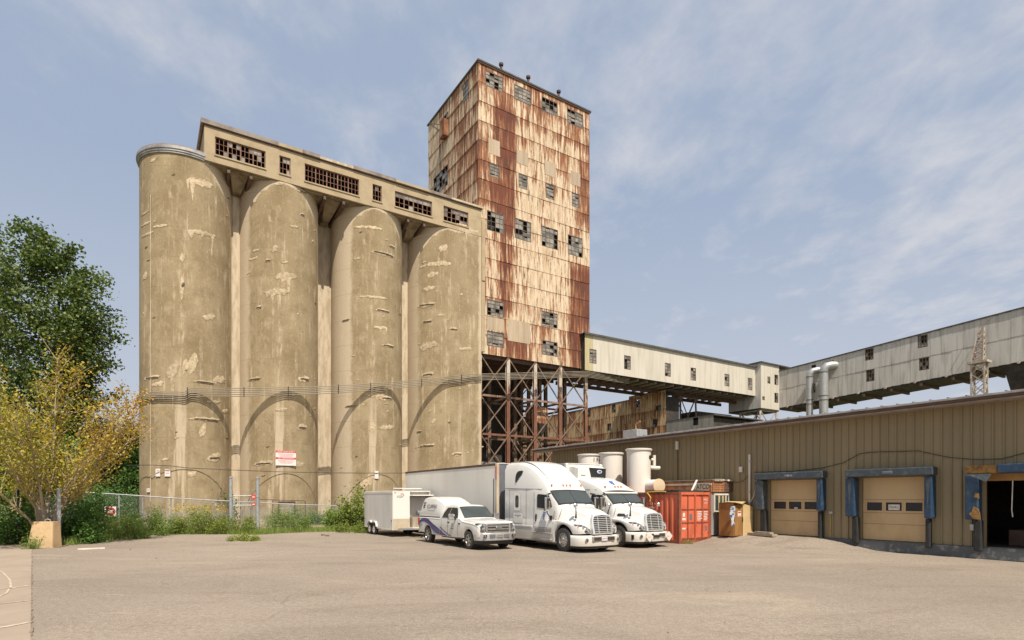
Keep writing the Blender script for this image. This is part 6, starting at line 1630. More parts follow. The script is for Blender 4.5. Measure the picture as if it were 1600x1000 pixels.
for X in ((lambda x: x), (lambda x: 2 - x)):
    m = MB(); o_ = [(0.34, -0.01, 0.82), (0.34, -0.01, 1.19), (0.10, 0.06, 1.20), (0.02, 0.26, 1.18), (0.02, 0.26, 1.06), (0.10, 0.05, 1.02), (0.10, 0.04, 0.82)]
    m.grid([[(X(a), b_ + 0.1, c) for a, b_, c in o_], [(X(a), b_ - 0.03, c) for a, b_, c in o_]], close=True); m.face([(X(a), b_ - 0.03, c) for a, b_, c in o_]); hl = m.build('headlight', 'lamp_glass', pk)
    m = MB(); m.lathe([(0, -0.02), (0.06, 0), (0.065, 0.03)], 'y', (X(0.22), -0.03, 0.94), 14); m.build('lamp', 'chrome', hl, smooth=50)
    m = MB(); m.box(X(0.26) - 0.09, X(0.26) + 0.09, -0.17, -0.12, 0.575, 0.70); f_ = m.build('fog_lamp', 'black_and_shade', pk, bevel=0.02)
    m = MB(); m.lathe([(0, -0.01), (0.04, 0)], 'y', (X(0.25), -0.175, 0.64), 10); m.build('lens', 'chrome', f_)
path = [(0.0, 0.42), (0.02, 0.22), (0.10, 0.02), (0.3, -0.10), (0.65, -0.14), (1.0, -0.15)]; path = path + [(2 - x, y) for x, y in path[-2::-1]]
m = MB(); m.grid([[(1 + (x - 1) * (1 - o_ * 0.4), y + o_, z) for x, y in path] for o_, z in ((0.08, 0.41), (0.0, 0.44), (0.0, 0.71), (0.03, 0.77), (0.18, 0.79))]); m.build('bumper', 'alu_trim', pk, smooth=40)
m = MB(); m.grid([[(1 + (x - 1) * (1 - o_ * 0.4), y + o_, z) for x, y in path] for o_, z in ((0.16, 0.26), (0.10, 0.29), (0.09, 0.42))]); m.build('air_dam', 'black_plastic', pk, smooth=40)
for a, b_ in ((0.5, 0.78), (1.22, 1.5)):
    m = MB(); m.box(a, b_, -0.165, -0.13, 0.56, 0.70); m.build('bumper_opening', 'letter_grey', pk)
m = MB(); m.box(0.85, 1.15, -0.185, -0.16, 0.57, 0.70); pl = m.build('licence_plate', 'alu_trim', pk)
lettering('FJR 4729', 0.07, 'letter_grey', pl, (1.0, -0.19, 0.635), '-y', width=0.24)
for X, sg in ((lambda x: x, 1), (lambda x: 2 - x, -1)):
    mr = bpy.data.objects.new('door_mirror', None); COL.objects.link(mr); mr.parent = pk; mr.location = (X(-0.22), 2.18, 1.42)
    m = MB(); m.box(-0.15, 0.15, -0.02, 0.12, -0.14, 0.16); m.build('housing', 'chrome', mr, bevel=0.04)
    m = MB(); m.box(-0.14, 0.14, 0.122, 0.13, -0.12, 0.14); m.build('mirror_face', 'dark_glass', mr)
    m = MB(); m.box(min(0.1 * sg, 0.3 * sg), max(0.1 * sg, 0.3 * sg), 0.0, 0.08, -0.13, -0.04); m.build('arm', 'black_plastic', mr)
    m = MB(); m.box(X(0.02) - 0.03, X(0.02) + 0.03, 6.40, 6.58, 0.86, 1.26); m.build('tail_light', 'red_lens', pk, bevel=0.015)
for yy in (0.97, 5.40):
    for x, sgn in ((0.15, -1), (1.85, 1)): wheel(pk, x, yy, 0.41, 0.28, 0.27, sgn, 'alloy', 6)
m = MB(); m.box(0.32, 1.68, 0.2, 6.4, 0.42, 0.80); m.box(0.35, 1.65, 0.3, 1.6, 0.7, 1.15); m.box(0.25, 1.75, 2.0, 3.9, 0.5, 1.2); m.build('chassis', 'black_and_shade', pk)
m = MB(); m.box(0.02, 0.16, 5.90, 5.93, 0.26, 0.55); m.build('mud_flap', 'rubber', pk)
m = MB(); m.box(0.1, 1.9, 6.57, 6.75, 0.50, 0.68); m.build('rear_bumper', 'chrome', pk, bevel=0.02)
m = MB(); m.box(0.02, 0.14, 1.55, 3.75, 0.40, 0.46); m.build('side_step', 'black_plastic', pk, bevel=0.02)

# ---- enclosed utility trailer hitched behind it
ut = thing('utility_trailer', 'white enclosed trailer with two small wheels and a serving hatch on its nose', 'trailer', 12.35, 32.3)
UW, UL, UZ0, UZ1 = 2.4, 5.1, 0.42, 2.68
for i in range(6):
    m = MB(); m.wall('x', 0.0, 0.03, UL * i / 6 + 0.004, UL * (i + 1) / 6 - 0.004, UZ0 + 0.05, UZ1 - 0.1, [])
    o = m.build('side_panel', 'trailer_side', ut)
m = MB(); m.box(-0.012, 0.05, -0.01, UL + 0.01, UZ1 - 0.098, UZ1); m.box(-0.012, 0.04, -0.01, UL + 0.01, UZ0, UZ0 + 0.048); m.build('edge_trim', 'trailer_white', ut)
m = MB(); m.box(0.02, UW, UL - 0.03, UL, UZ0, UZ1); m.box(UW - 0.03, UW, 0, UL - 0.032, UZ0, UZ1); m.box(0.03, UW - 0.031, 0.0, UL - 0.031, UZ0 - 0.02, UZ0 + 0.03); m.build('wall', 'trailer_side', ut)
m = MB(); m.box(0.0, UW, -0.01, UL + 0.01, UZ1 + 0.001, UZ1 + 0.05); m.build('roof', 'trailer_white', ut, bevel=0.02)
m = MB(); m.box(0.031, 1.06, -0.02, 0.03, 1.08, UZ1 - 0.001); m.build('nose_panel', 'trailer_white', ut)
m = MB(); m.box(0.031, 1.06, -0.02, 0.03, UZ0, 1.076); m.build('nose_kick_plate', 'tan_panel', ut)
m = MB(); m.box(1.062, 2.37, 0.30, 0.34, UZ0, UZ1 - 0.001); m.box(1.062, 1.09, 0.03, 0.298, UZ0, UZ1 - 0.001); m.build('nose_recess', 'trailer_side', ut)
m = MB(); m.box(1.05, 2.39, -0.55, 0.30, 2.42, 2.50); m.build('hatch_lid', 'trailer_white', ut, bevel=0.03)
m = MB(); m.box(1.2, 2.3, -0.5, 0.2, 2.36, 2.418); m.build('hatch_edge', 'rubber', ut)
m = MB(); m.box(1.10, 1.70, -0.35, 0.28, UZ0 + 0.02, 1.18); m.build('locker', 'wood_grey', ut, bevel=0.01)
m = MB(); m.lathe([(0.0, 0), (0.14, 0.0), (0.15, 0.05), (0.15, 0.70), (0.12, 0.75), (0, 0.76)], 'x', (1.45, -0.2, 1.42), 18); m.build('gas_cylinder', 'letter_grey', ut, smooth=40)
m = MB(); m.beam((0.3, 0.1, 0.48), (1.2, -1.5, 0.52), 0.09); m.beam((2.1, 0.1, 0.48), (1.2, -1.5, 0.52), 0.09); m.beam((1.2, -1.3, 0.52), (1.2, -3.4, 0.55), 0.10); m.build('drawbar', 'galvanised', ut)
m = MB(); m.box(1.0, 2.36, -0.7, 0.0, 0.50, 0.56); m.build('nose_shelf', 'trailer_white', ut)
lettering('VGR', 0.20, 'letter_grey', ut, (0.42, -0.026, 2.38), '-y', width=0.36, shear=0.2)
m = MB(); R = [[(0.58 + 0.12 * sin(a) * q, -0.027, 2.46 + 0.12 * cos(a) * q) for a in np.linspace(-1.0, 2.2, 9)] for q in (0.7, 1.0)]; m.grid(R); m.build('emblem', 'red_lens', ut)
for (x, y) in ((0.06, 3.3), (0.06, 0.05), (2.0, 0.4)):
    m = MB(); m.beam((x, y, UZ1 + 0.05), (x, y, UZ1 + 0.40), 0.03); m.build('rack_post', 'galvanised', ut)
m = MB(); m.beam((0.06, 0.05, UZ1 + 0.2), (2.0, 0.4, UZ1 + 0.2), 0.05); m.beam((2.0, 0.4, UZ1 + 0.2), (2.0, 3.4, UZ1 + 0.2), 0.05); m.build('roof_rack', 'trailer_white', ut)
for z, y in ((UZ1 - 0.06, 0.12),):
    m = MB(); m.box(0.1, 0.2, -0.035, -0.021, UZ1 - 0.08, UZ1 - 0.03); m.build('marker_light', 'amber', ut)
for yy in (3.05, 3.87):
    wheel(ut, 0.02, yy, 0.34, 0.20, 0.21, -1, 'letter_white', 5); wheel(ut, UW - 0.02, yy, 0.34, 0.20, 0.21, 1, 'letter_white', 5)
m = MB()
fl = [(2.62, 0.50), (2.70, 0.70), (2.85, 0.80), (3.20, 0.81), (3.46, 0.72), (3.72, 0.81), (4.05, 0.80), (4.2, 0.70), (4.28, 0.50)]
m.grid([[(-0.10, y, z) for y, z in fl], [(-0.10, 3.46 + (y - 3.46) * 1.06, z * 1.06 + 0.0) for y, z in fl], [(0.02, 3.46 + (y - 3.46) * 1.06, z * 1.06) for y, z in fl]]); m.build('fender', 'trailer_white', ut)
m = MB(); m.box(-0.006, 0.0, 2.7, 4.2, 0.46, 0.72); m.build('wheel_well', 'black_and_shade', ut)
for y in (0.12, UL - 0.15):
    m = MB(); m.box(-0.03, -0.001, y - 0.04, y + 0.04, 0.93, 1.03); m.build('marker_light', 'letter_grey', ut)

# ------------------------------------------------------------------ orange container and what stands round it
CW, CL, CH = 2.44, 12.2, 2.62
ct = thing('shipping_container', 'orange shipping container with its double doors facing the yard', 'container', 22.75, 19.95)
m = MB(); pr = []
y = 0.16; stp = 0.0; seq = [(0.0, 0.10), (0.035, 0.07), (0.035, 0.10), (0.0, 0.07)]
pts = [(0.0, 0.155)]; dpth = 0.04; yy = 0.155; k = 0
while yy < CL - 0.45:
    for (x, d) in ((0.0, 0.11), (dpth, 0.07), (dpth, 0.10), (0.0, 0.07)):
        yy += d; pts.append((x if d != 0.11 else 0.0, yy))
    k += 1
m.grid([[(0.03 + x, y, 0.17) for x, y in pts], [(0.03 + x, y, CH - 0.12) for x, y in pts]]); m.build('side_wall', 'container_red', ct)
m = MB(); m.box(CW - 0.06, CW - 0.03, 0.1, CL - 0.1, 0.17, CH - 0.12); m.box(0.1, CW - 0.1, CL - 0.05, CL - 0.01, 0.1, CH - 0.1); m.build('far_wall', 'container_red', ct)
m = MB(); m.box(0.02, CW - 0.02, 0.02, CL - 0.02, CH - 0.05, CH - 0.02); m.build('roof', 'container_rust', ct)
m = MB(); m.box(0.06, CW - 0.06, 0.08, CL - 0.06, 0.05, 0.16); m.build('floor', 'black_and_shade', ct)
for x in (0.0, CW - 0.14):
    for y in (0.0, CL - 0.15):
        m = MB(); m.box(x, x + 0.14, y, y + 0.15, 0.0, CH); m.build('corner_post', 'container_rust', ct, bevel=0.012)
    m = MB(); m.box(x + 0.01, x + 0.13, 0.152, CL - 0.152, 0.02, 0.168); m.box(x + 0.01, x + 0.13, 0.152, CL - 0.152, CH - 0.118, CH - 0.005); m.build('side_rail', 'container_rust', ct)
m = MB(); m.box(0.142, CW - 0.142, 0.0, 0.14, 0.02, 0.16); m.build('door_sill', 'container_rust', ct)
m = MB(); m.box(0.142, CW - 0.142, 0.0, 0.14, CH - 0.14, CH - 0.005); m.build('door_header', 'container_red', ct)
for sd in (0, 1):
    x0 = 0.146 if sd == 0 else CW / 2 + 0.01; x1 = CW / 2 - 0.01 if sd == 0 else CW - 0.146
    d = bpy.data.objects.new('door', None); COL.objects.link(d); d.parent = ct
    mid = (x0 + x1) / 2
    m = MB(); m.box(x0, x1, 0.07, 0.11, 0.17, CH - 0.15); m.build('door_leaf', 'container_red', d)
    cols = [(x0 + 0.05, mid - 0.04), (mid + 0.04, x1 - 0.06)]
    for (a, b_) in cols:
        for (z0, z1) in ((0.26, 0.98), (1.06, 1.66), (1.74, CH - 0.24)):
            m = MB(); m.box(a, b_, 0.035, 0.068, z0, z1); m.build('door_panel', 'container_red', d, bevel=0.012)
    for x in (x0 + 0.02, mid, x1 - 0.03):
        m = MB(); m.tube([(x, 0.018, 0.06), (x, 0.018, CH - 0.05)], 0.018, 8); m.build('lock_bar', 'container_red' if x != mid else 'container_rust', d)
    for z in (1.02, 1.70, 0.21):
        m = MB(); m.box(x0 + 0.03, x1 - 0.03, 0.05, 0.069, z - 0.02, z + 0.02); m.build('door_rib', 'container_rust', d)
    for z in (0.5, 1.3, 2.1):
        xx = x0 - 0.02 if sd == 0 else x1 - 0.03
        m = MB(); m.box(xx, xx + 0.05, 0.02, 0.06, z, z + 0.12); m.build('hinge', 'container_rust', d)
def cmark(x0, x1, z0, z1, mat, y=0.031):
    m = MB(); m.box(x0, x1, y - 0.003, y, z0, z1); return m.build('marking', mat, ct)
cmark(0.24, 0.50, 1.18, 1.30, 'letter_white'); cmark(0.29, 0.45, 1.36, 1.56, 'letter_white'); cmark(0.80, 0.98, 1.20, 1.50, 'letter_grey'); cmark(0.24, 0.5, 0.72, 0.80, 'letter_white')
cmark(2.0, 2.15, 0.62, 0.86, 'letter_grey')
for i in range(6):
    cmark(1.38, 1.38 + (0.40, 0.34, 0.42, 0.30, 0.38, 0.26)[i], 1.58 - i * 0.085, 1.625 - i * 0.085, 'letter_white'); cmark(1.90, 1.90 + (0.30, 0.26, 0.31, 0.22, 0.28, 0.2)[i], 1.58 - i * 0.085, 1.625 - i * 0.085, 'letter_white')
lettering('NCC', 0.16, 'letter_white', ct, (2.06, 0.030, 2.22), '-y', width=0.34); lettering('22G1', 0.10, 'letter_white', ct, (2.06, 0.030, 2.05), '-y', width=0.26)
lettering('6-P123 1', 0.15, 'letter_white', ct, (0.022, 2.05, 2.0), '-x', width=0.8); lettering('4310', 0.15, 'letter_white', ct, (0.022, 1.9, 1.8), '-x', width=0.42)
m = MB(); m.prism([(1.1, 0.2), (1.9, 0.2), (1.75, 0.75), (1.5, 0.95), (1.25, 0.7)], 'x', 0.005, 0.028); m.build('dent', 'container_rust', ct)
rs = random.Random(61)
for i in range(26):
    m = MB(); x, z, r = rs.uniform(0.2, CW - 0.2), rs.uniform(0.25, 1.0) if rs.random() < 0.7 else rs.uniform(1.0, 2.4), rs.uniform(0.012, 0.04)
    m.face([(x + r * rs.uniform(0.5, 1.2) * cos(a), 0.0305, z + r * rs.uniform(0.5, 1.8) * sin(a)) for a in np.linspace(0, 6.28, 8)[:-1]]); m.build('rust_spot', 'container_rust', ct)
m = MB(); m.tube([(-0.02, 2.2, CH - 0.02), (-0.05, 2.05, CH - 0.12), (-0.04, 1.9, CH - 0.3), (-0.06, 1.95, CH - 0.5)], 0.03, 6); m.tube([(-0.02, 2.2, CH), (0.0, 1.4, CH + 0.03), (0.0, 0.9, CH + 0.02)], 0.03, 6)
single(m, 'rope', 'yellow_rope', 'yellow rope slung over the top edge of the orange container', 'rope', 22.75, 19.95)

g_tk = 'upright white tanks on the orange container'
def tank(t, n, r, hgt, label, kind=0, flare=True):
    th = thing('tank', label, 'tank', t, n, CH, g_tk)
    m = MB(); pf = [(0.0, 0.0), (r, 0.0), (r, hgt * 0.80), (r * (1.03 if flare else 1.0), hgt - 0.10)]
    m.lathe(pf, 'z', (0, 0, 0), 40); m.build('shell', 'tank_white', th, smooth=30)
    m = MB(); q = r * (1.03 if flare else 1.0); m.lathe([(q, hgt - 0.10), (q + 0.06, hgt - 0.10), (q + 0.07, hgt - 0.02), (q + 0.03, hgt), (q - 0.04, hgt), (q - 0.05, 0.3), (0, 0.3)], 'z', (0, 0, 0), 40); m.build('rim', 'tank_white', th, smooth=30)
    return th
z_, = (0,)
p3 = at(998, 766, t=24.0); tk = tank(24.0, p3[1], 0.67, 2.50, 'tallest white tank with white pipe elbow, nearest the warehouse doors')
m = MB(); m.lathe([(0.11, 0), (0.12, 0.02), (0.0, 0.03)], 'y', (0.25, -0.72, 2.0), 14)
for v in range(len(m.v)): m.v[v] = (m.v[v][0], -0.63 - (m.v[v][1] + 0.72), m.v[v][2])
m.build('port', 'black_plastic', tk)
m = MB(); m.tube([(0.62, -0.3, 1.45), (0.85, -0.42, 1.42), (1.15, -0.5, 1.42)], 0.11, 12); m.tube([(0.82, -0.42, 1.42), (0.82, -0.42, 2.15)], 0.09, 12); m.tube([(0.66, -0.34, 1.9), (0.84, -0.42, 1.9)], 0.07, 10); m.build('pipe', 'tank_white', tk, smooth=40)
p2 = at(955, 760, t=24.0); tank(24.0, p2[1], 0.67, 2.42, 'middle white tank with a flared rim, between the two other tanks')
p1 = at(920, 760, t=24.0); tk = tank(24.0, p1[1], 0.67, 2.46, 'white tank with black scrawled marks, farthest left of the three', flare=False)
lettering('1 PC', 0.36, 'letter_black', tk, (0.12, -0.685, 2.08), '-y', width=0.62)
bl = thing('barrel', 'pale barrel lying on its side on the container, its round lid showing', 'barrel', 24.05, at(1030, 755, t=24.05)[1], CH + 0.36, yaw=radians(-9))
m = MB(); m.lathe([(0.36, 0.0), (0.36, 1.15), (0.30, 1.2), (0, 1.2)], 'y', (0, 0, 0), 28); m.build('shell', 'tank_white', bl, smooth=30)
m = MB(); m.lathe([(0, -0.02), (0.34, -0.02), (0.40, -0.01), (0.40, 0.04), (0.36, 0.05)], 'y', (0, 0, 0), 28); m.build('lid', 'tank_end', bl, smooth=30)
m = MB(); m.box(0, 1.9, 0, 2.2, 0, 0.09); m.box(-0.03, 1.93, 0.4, 0.5, 0.092, 0.13)
single(m, 'loose_board', 'black_and_shade', 'dark flat boards lying on the container roof under the barrel', 'boards', 23.0, 20.2, CH)
m = MB(); m.beam((0, 0, 0), (0.55, 0.1, 0.62), 0.10, 0.03); single(m, 'loose_plank', 'letter_white', 'short pale plank leaning on the container roof in front of the site office', 'plank', 24.0, 20.25, CH + 0.02)

# site office cabin behind the container
of = thing('site_office', 'weathered site office cabin with a rusty lettered band, behind the orange container', 'cabin', 25.3, 20.0)
OW, OL, OZ = 1.62, 5.0, 3.28
m = MB(); m.box(0.0, OW, 0.05, OL, 0.35, 2.62); m.build('wall', 'grey_sheet', of)
for i in range(5):
    z0 = 2.64 + i * 0.12; 
    m = MB(); m.box(-0.05 - 0.012 * (i % 2), 0.02, 0.0, OL, z0, z0 + 0.112); m.build('band_slat', 'rust_trim' if i != 3 else 'pale_concrete', of)
    m = MB(); m.box(0.022, 0.95, -0.05 - 0.012 * (i % 2), 0.0, z0, z0 + 0.112); m.build('band_slat', 'rust_trim', of)
    m = MB(); m.box(0.954, OW + 0.02, -0.05 - 0.012 * (i % 2), 0.0, z0, z0 + 0.112); m.build('band_slat', 'brown_trim', of)
m = MB(); m.box(0.022, OW, 0.002, OL, 2.64, 3.24); m.build('band_core', 'brown_trim', of)
m = MB(); m.box(-0.08, OW + 0.05, -0.1, OL + 0.05, 3.245, 3.29); m.build('roof', 'wood_grey', of)
rs = random.Random(71)
for i in range(9):
    m = MB(); x = rs.uniform(0, 1.4); m.box(x, x + rs.uniform(0.1, 0.4), -0.14, -0.07, 3.22 + rs.uniform(-0.02, 0.03), 3.30 + rs.uniform(0, 0.03)); m.build('roof_scrap', 'letter_white' if i % 2 else 'wood_grey', of)
m = MB(); m.box(-0.068, -0.064, 0.1, 1.1, 2.70, 3.12); m.build('name_board', 'tan_panel', of)
lettering('ATCO', 0.36, 'letter_black', of, (-0.072, 0.52, 2.91), '-x', width=0.86)
m = MB(); m.wall('y', 0.0, 0.06, 0.2, 1.45, 1.55, 2.55, [(0.28, 1.37, 1.64, 2.46)]); m.build('window_frame', 'letter_white', of)
m = MB(); m.box(0.28, 1.37, 0.02, 0.03, 1.64, 2.46); m.build('window', 'windscreen', of)
for x in (0.55, 0.85, 1.1):
    m = MB(); m.box(x, x + 0.14, 0.012, 0.018, 1.7, 2.44); m.build('curtain', 'olive_sheet', of)
m = MB(); m.box(0.1, OW - 0.1, 0.2, OL - 0.1, 0.0, 0.34); m.build('base', 'brown_trim', of)

# wooden cabinet with one door swung open
cb_ = thing('wooden_cabinet', 'battered brown wooden cabinet with one pale door ajar, right of the orange container', 'cabinet', 25.42, 18.75, ramp_h(25.9, 18.9))
m = MB(); m.box(0.0, 0.04, 0.0, 0.9, 0, 1.72); m.box(1.10, 1.14, 0.0, 0.9, 0, 1.66); m.box(0.041, 1.099, 0.86, 0.9, 0, 1.7); m.box(0.041, 1.099, 0.02, 0.86, 0.0, 0.05); m.build('carcass', 'wood_brown', cb_)
m = MB(); m.box(0.05, 0.66, -0.03, 0.0, 0.03, 1.62); dd = m.build('door', 'wood_brown', cb_, bevel=0.008)
m = MB(); m.box(0.28, 0.55, -0.036, -0.031, 1.02, 1.28); nt = m.build('notice', 'sign_white', dd)
m = MB(); m.box(0.30, 0.53, -0.041, -0.037, 1.18, 1.25); m.box(0.33, 0.5, -0.041, -0.037, 1.06, 1.08); m.build('text_line', 'sign_red', nt)
m = MB(); m.prism([(0.0, 0.02), (0.70, 0.08), (0.72, 1.3), (0.76, 1.5), (0.0, 1.68)], 'y', -0.03, 0.0); o = m.build('door', 'wood_pale', cb_, bevel=0.006); o.location = (0.68, -0.02, 0.0); o.rotation_euler = (0, 0, radians(-6)); o['label'] = 'pale warped door standing ajar'
m = MB(); m.box(0.62, 0.67, -0.07, -0.031, 0.72, 0.96); m.build('handle', 'black_plastic', cb_)
m = MB(); m.grid([[(-0.05, -0.14, 1.74), (0.4, -0.2, 1.66), (0.8, -0.12, 1.78), (1.35, -0.1, 1.72)], [(-0.05, 0.9, 1.78), (0.4, 0.9, 1.76), (0.8, 0.9, 1.79), (1.35, 0.9, 1.75)]])
m.grid([[(-0.05, -0.14, 1.70), (0.4, -0.2, 1.62), (0.8, -0.12, 1.74), (1.35, -0.1, 1.68)], [(-0.05, 0.9, 1.74), (0.4, 0.9, 1.72), (0.8, 0.9, 1.75), (1.35, 0.9, 1.71)]]); m.build('top_board', 'wood_pale', cb_)
rg = thing('rag', 'grey and blue cloth hanging between the container and the wooden cabinet', 'cloth', 25.20, 18.72, 0.9)
m = MB(); rows = []
rs = random.Random(81)
for i in range(9):
    rows.append([(-0.16 + 0.3 * j / 5 + 0.03 * sin(i * 1.3 + j), -0.08 + 0.05 * sin(j * 2.2 + i * 0.6), 1.0 - i * 0.125) for j in range(6)])
m.grid(rows); m.build('fold', 'cloth', rg, smooth=60)
m = MB(); m.box(0, 1.6, 0, 0.35, 0, 0.12); m.box(0.2, 1.2, 0.05, 0.3, 0.122, 0.2)
single(m, 'loose_beam', 'wood_grey', 'dark beams lying along the warehouse foot by the downpipe', 'timber', 26.3, 16.9, ramp_h(26.5, 17.5), yaw=radians(80))

# ------------------------------------------------------------------ fence, gate, posts
FN = 46.0
rail_px = [(131.5, 769), (186, 772.5), (223, 775), (267, 778), (337, 782), (391.5, 784.5), (454, 788), (520, 790), (575, 791)]
rp = [at(u, v, n=FN) for u, v in rail_px]
fe = thing('chain_link_fence', 'long galvanised chain link fence between the weeds and the silos', 'fence', 0, FN)
for i in range(len(rp) - 1):
    m = MB(); m.tube([(rp[i][0], 0, rp[i][2]), (rp[i + 1][0], 0, rp[i + 1][2])], 0.035, 8); m.build('top_rail', 'steel_rail', fe, smooth=50)
for p in rp:
    m = MB(); m.tube([(p[0], 0.05, 0), (p[0], 0.05, p[2] - 0.02)], 0.045, 8); m.build('post', 'steel_rail', fe, smooth=50)
def link_mesh_wires(m, p0, p1, h0, h1, step=0.13, w=0.0065, z0=0.08):
    """diamond wire mesh between two posts"""
    p0, p1 = Vector((p0[0], p0[1], 0)), Vector((p1[0], p1[1], 0)); L = (p1 - p0).length; d = (p1 - p0) / L
    H = max(h0, h1)
    for sg in (1, -1):
        s0 = -H if sg == 1 else 0.0
        while s0 < L + (0 if sg == 1 else H):
            a, b = s0, s0 + sg * H; za, zb = z0, H
            # clip to the panel
            pts = []
            for (s_, z_) in ((a, za), (b, zb)):
                if s_ < 0: k = (0 - a) / (b - a); s_, z_ = 0, za + (zb - za) * k
                if s_ > L: k = (L - a) / (b - a); s_, z_ = L, za + (zb - za) * k
                lim = h0 + (h1 - h0) * s_ / L
                z_ = min(z_, lim); pts.append((s_, z_))
            if abs(pts[0][0] - pts[1][0]) > 0.02:
                q0, q1 = p0 + d * pts[0][0], p0 + d * pts[1][0]
                up = Vector((0, 0, w)); m.face([(q0.x, q0.y, pts[0][1]), (q1.x, q1.y, pts[1][1]), (q1.x, q1.y, pts[1][1] + w), (q0.x, q0.y, pts[0][1] + w)])
            s0 += step
m = MB()
for i in range(len(rp) - 1): link_mesh_wires(m, (rp[i][0], -0.03), (rp[i + 1][0], -0.03), rp[i][2], rp[i + 1][2])
o = m.build('chain_link', 'steel_rail', fe, recalc=False); o['kind'] = 'stuff'
# side run of the fence, towards the big post
bp = at(92, 853, z=0)
sf = thing('chain_link_fence', 'short chain link run going back from the thick post beside the concrete block', 'fence', bp[0], bp[1])
dx, dy = rp[0][0] - bp[0], FN - bp[1]
m = MB(); m.tube([(0, 0, 0), (0, 0, 2.72)], 0.085, 14); m.lathe([(0.10, 2.70), (0.10, 2.78), (0.0, 2.80)], 'z', (0, 0, 0), 14)
for z in (0.9, 1.5, 2.1): m.lathe([(0.086, z), (0.094, z), (0.094, z + 0.05), (0.086, z + 0.05)], 'z', (0, 0, 0), 14)
m.build('post', 'steel_rail', sf, smooth=40)
m = MB(); m.tube([(0, 0, 2.66), (dx * 0.5, dy * 0.5, 2.65), (dx, dy, rp[0][2])], 0.035, 8); m.build('top_rail', 'steel_rail', sf, smooth=50)
for k in (0.27, 0.53, 0.78):
    m = MB(); m.tube([(dx * k, dy * k, 0), (dx * k, dy * k, 2.62)], 0.04, 8); m.build('post', 'steel_rail', sf, smooth=50)
m = MB(); link_mesh_wires(m, (0, 0), (dx, dy), 2.62, rp[0][2], 0.12)
link_mesh_wires(m, (-0.1, 0.05), (-0.9, 0.5), 2.5, 2.5, 0.09)
o = m.build('chain_link', 'steel_rail', sf, recalc=False); o['kind'] = 'stuff'
# gate between two tall posts
g0, g1 = at(360.5, 745, n=45.4), at(402.5, 746, n=45.4)
gt = thing('gate', 'weathered wire gate between two tall thick posts in front of the silos', 'gate', g0[0], 45.4)
gw_ = g1[0] - g0[0]
for x, hh, r in ((0, g0[2], 0.11), (gw_, g1[2], 0.125)):
    m = MB(); m.tube([(x, 0, 0), (x, 0, hh)], r, 14); m.lathe([(r + 0.02, hh - 0.1), (r + 0.02, hh), (0, hh + 0.03)], 'z', (x, 0, 0), 14); m.lathe([(r, hh * 0.62), (r + 0.02, hh * 0.62), (r + 0.02, hh * 0.66), (r, hh * 0.66)], 'z', (x, 0, 0), 14)
    m.build('post', 'steel_rail', gt, smooth=40)
zt = at(375, 774.5, n=45.4)[2]
m = MB()
for z in (0.25, zt * 0.72, zt): m.tube([(0.15, 0, z), (gw_ * 0.86, 0, z)], 0.03, 6)
for x in (0.15, gw_ * 0.86): m.tube([(x, 0, 0.25), (x, 0, zt)], 0.03, 6)
m.build('leaf_frame', 'steel_rail', gt)
for i in range(7):
    x = 0.3 + (gw_ * 0.86 - 0.4) * i / 6; m = MB(); m.tube([(x, 0.02, 0.25), (x + 0.05 * (i % 3 - 1), 0.02, zt)], 0.014, 5); m.build('bar', 'steel_rail', gt)
m = MB(); m.tube([(0.9, 0.05, zt * 0.7), (1.25, 0.05, zt + 0.05)], 0.014, 5); m.tube([(1.2, 0.05, zt * 0.66), (1.6, 0.05, zt + 0.5)], 0.014, 5); m.build('bent_wire', 'steel_rail', gt)
for v0, v1 in ((773, 780), (786, 790)):
    a, b = at(393, v0, n=45.3), at(399.5, v1, n=45.3); m = MB(); m.box(a[0] - g0[0], b[0] - g0[0], -0.06, -0.04, b[2], a[2]); sg = m.build('warning_plate', 'sign_red', gt)
    m = MB(); m.box(a[0] - g0[0] + 0.06, b[0] - g0[0] - 0.06, -0.066, -0.061, (a[2] + b[2]) / 2 - 0.03, (a[2] + b[2]) / 2 + 0.03); m.build('text_line', 'sign_white', sg)
# low pipe barrier behind
q = [at(404, 780, n=48.6), at(426, 781, n=48.6), at(477, 782.5, n=48.6)]
br = thing('pipe_barrier', 'low rusty pipe barrier standing before the boarded hatch of the second silo', 'barrier', q[0][0], 48.6)
m = MB(); m.tube([(p[0] - q[0][0], 0, p[2]) for p in q], 0.03, 8); m.build('rail', 'brown_trim', br)
for p in q:
    m = MB(); m.tube([(p[0] - q[0][0], 0, 0), (p[0] - q[0][0], 0, p[2])], 0.03, 8); m.build('post', 'brown_trim', br)
# no-entry sign on the fence
a, b = at(163.5, 791.5, n=FN - 0.15), at(181.5, 806.5, n=FN - 0.15)
sg = thing('sign', 'small square sign with a red disc hanging on the fence behind the weeds', 'sign', (a[0] + b[0]) / 2, FN - 0.15, (a[2] + b[2]) / 2)
w, hh = b[0] - a[0], a[2] - b[2]
m = MB(); m.box(-w / 2, w / 2, -0.01, 0.01, -hh / 2, hh / 2); m.build('board', 'sign_white', sg)
m = MB(); m.lathe([(0.0, -0.018), (hh * 0.44, -0.018), (hh * 0.44, -0.011)], 'y', (0, 0, 0), 28); m.build('red_disc', 'sign_red', sg)
m = MB(); m.box(-hh * 0.40, hh * 0.40, -0.026, -0.019, -hh * 0.10, hh * 0.10); m.build('band', 'sign_white', sg)
lettering('NO ENTRY', 0.1, 'letter_black', sg, (0, -0.030, 0), '-y', width=hh * 0.66)
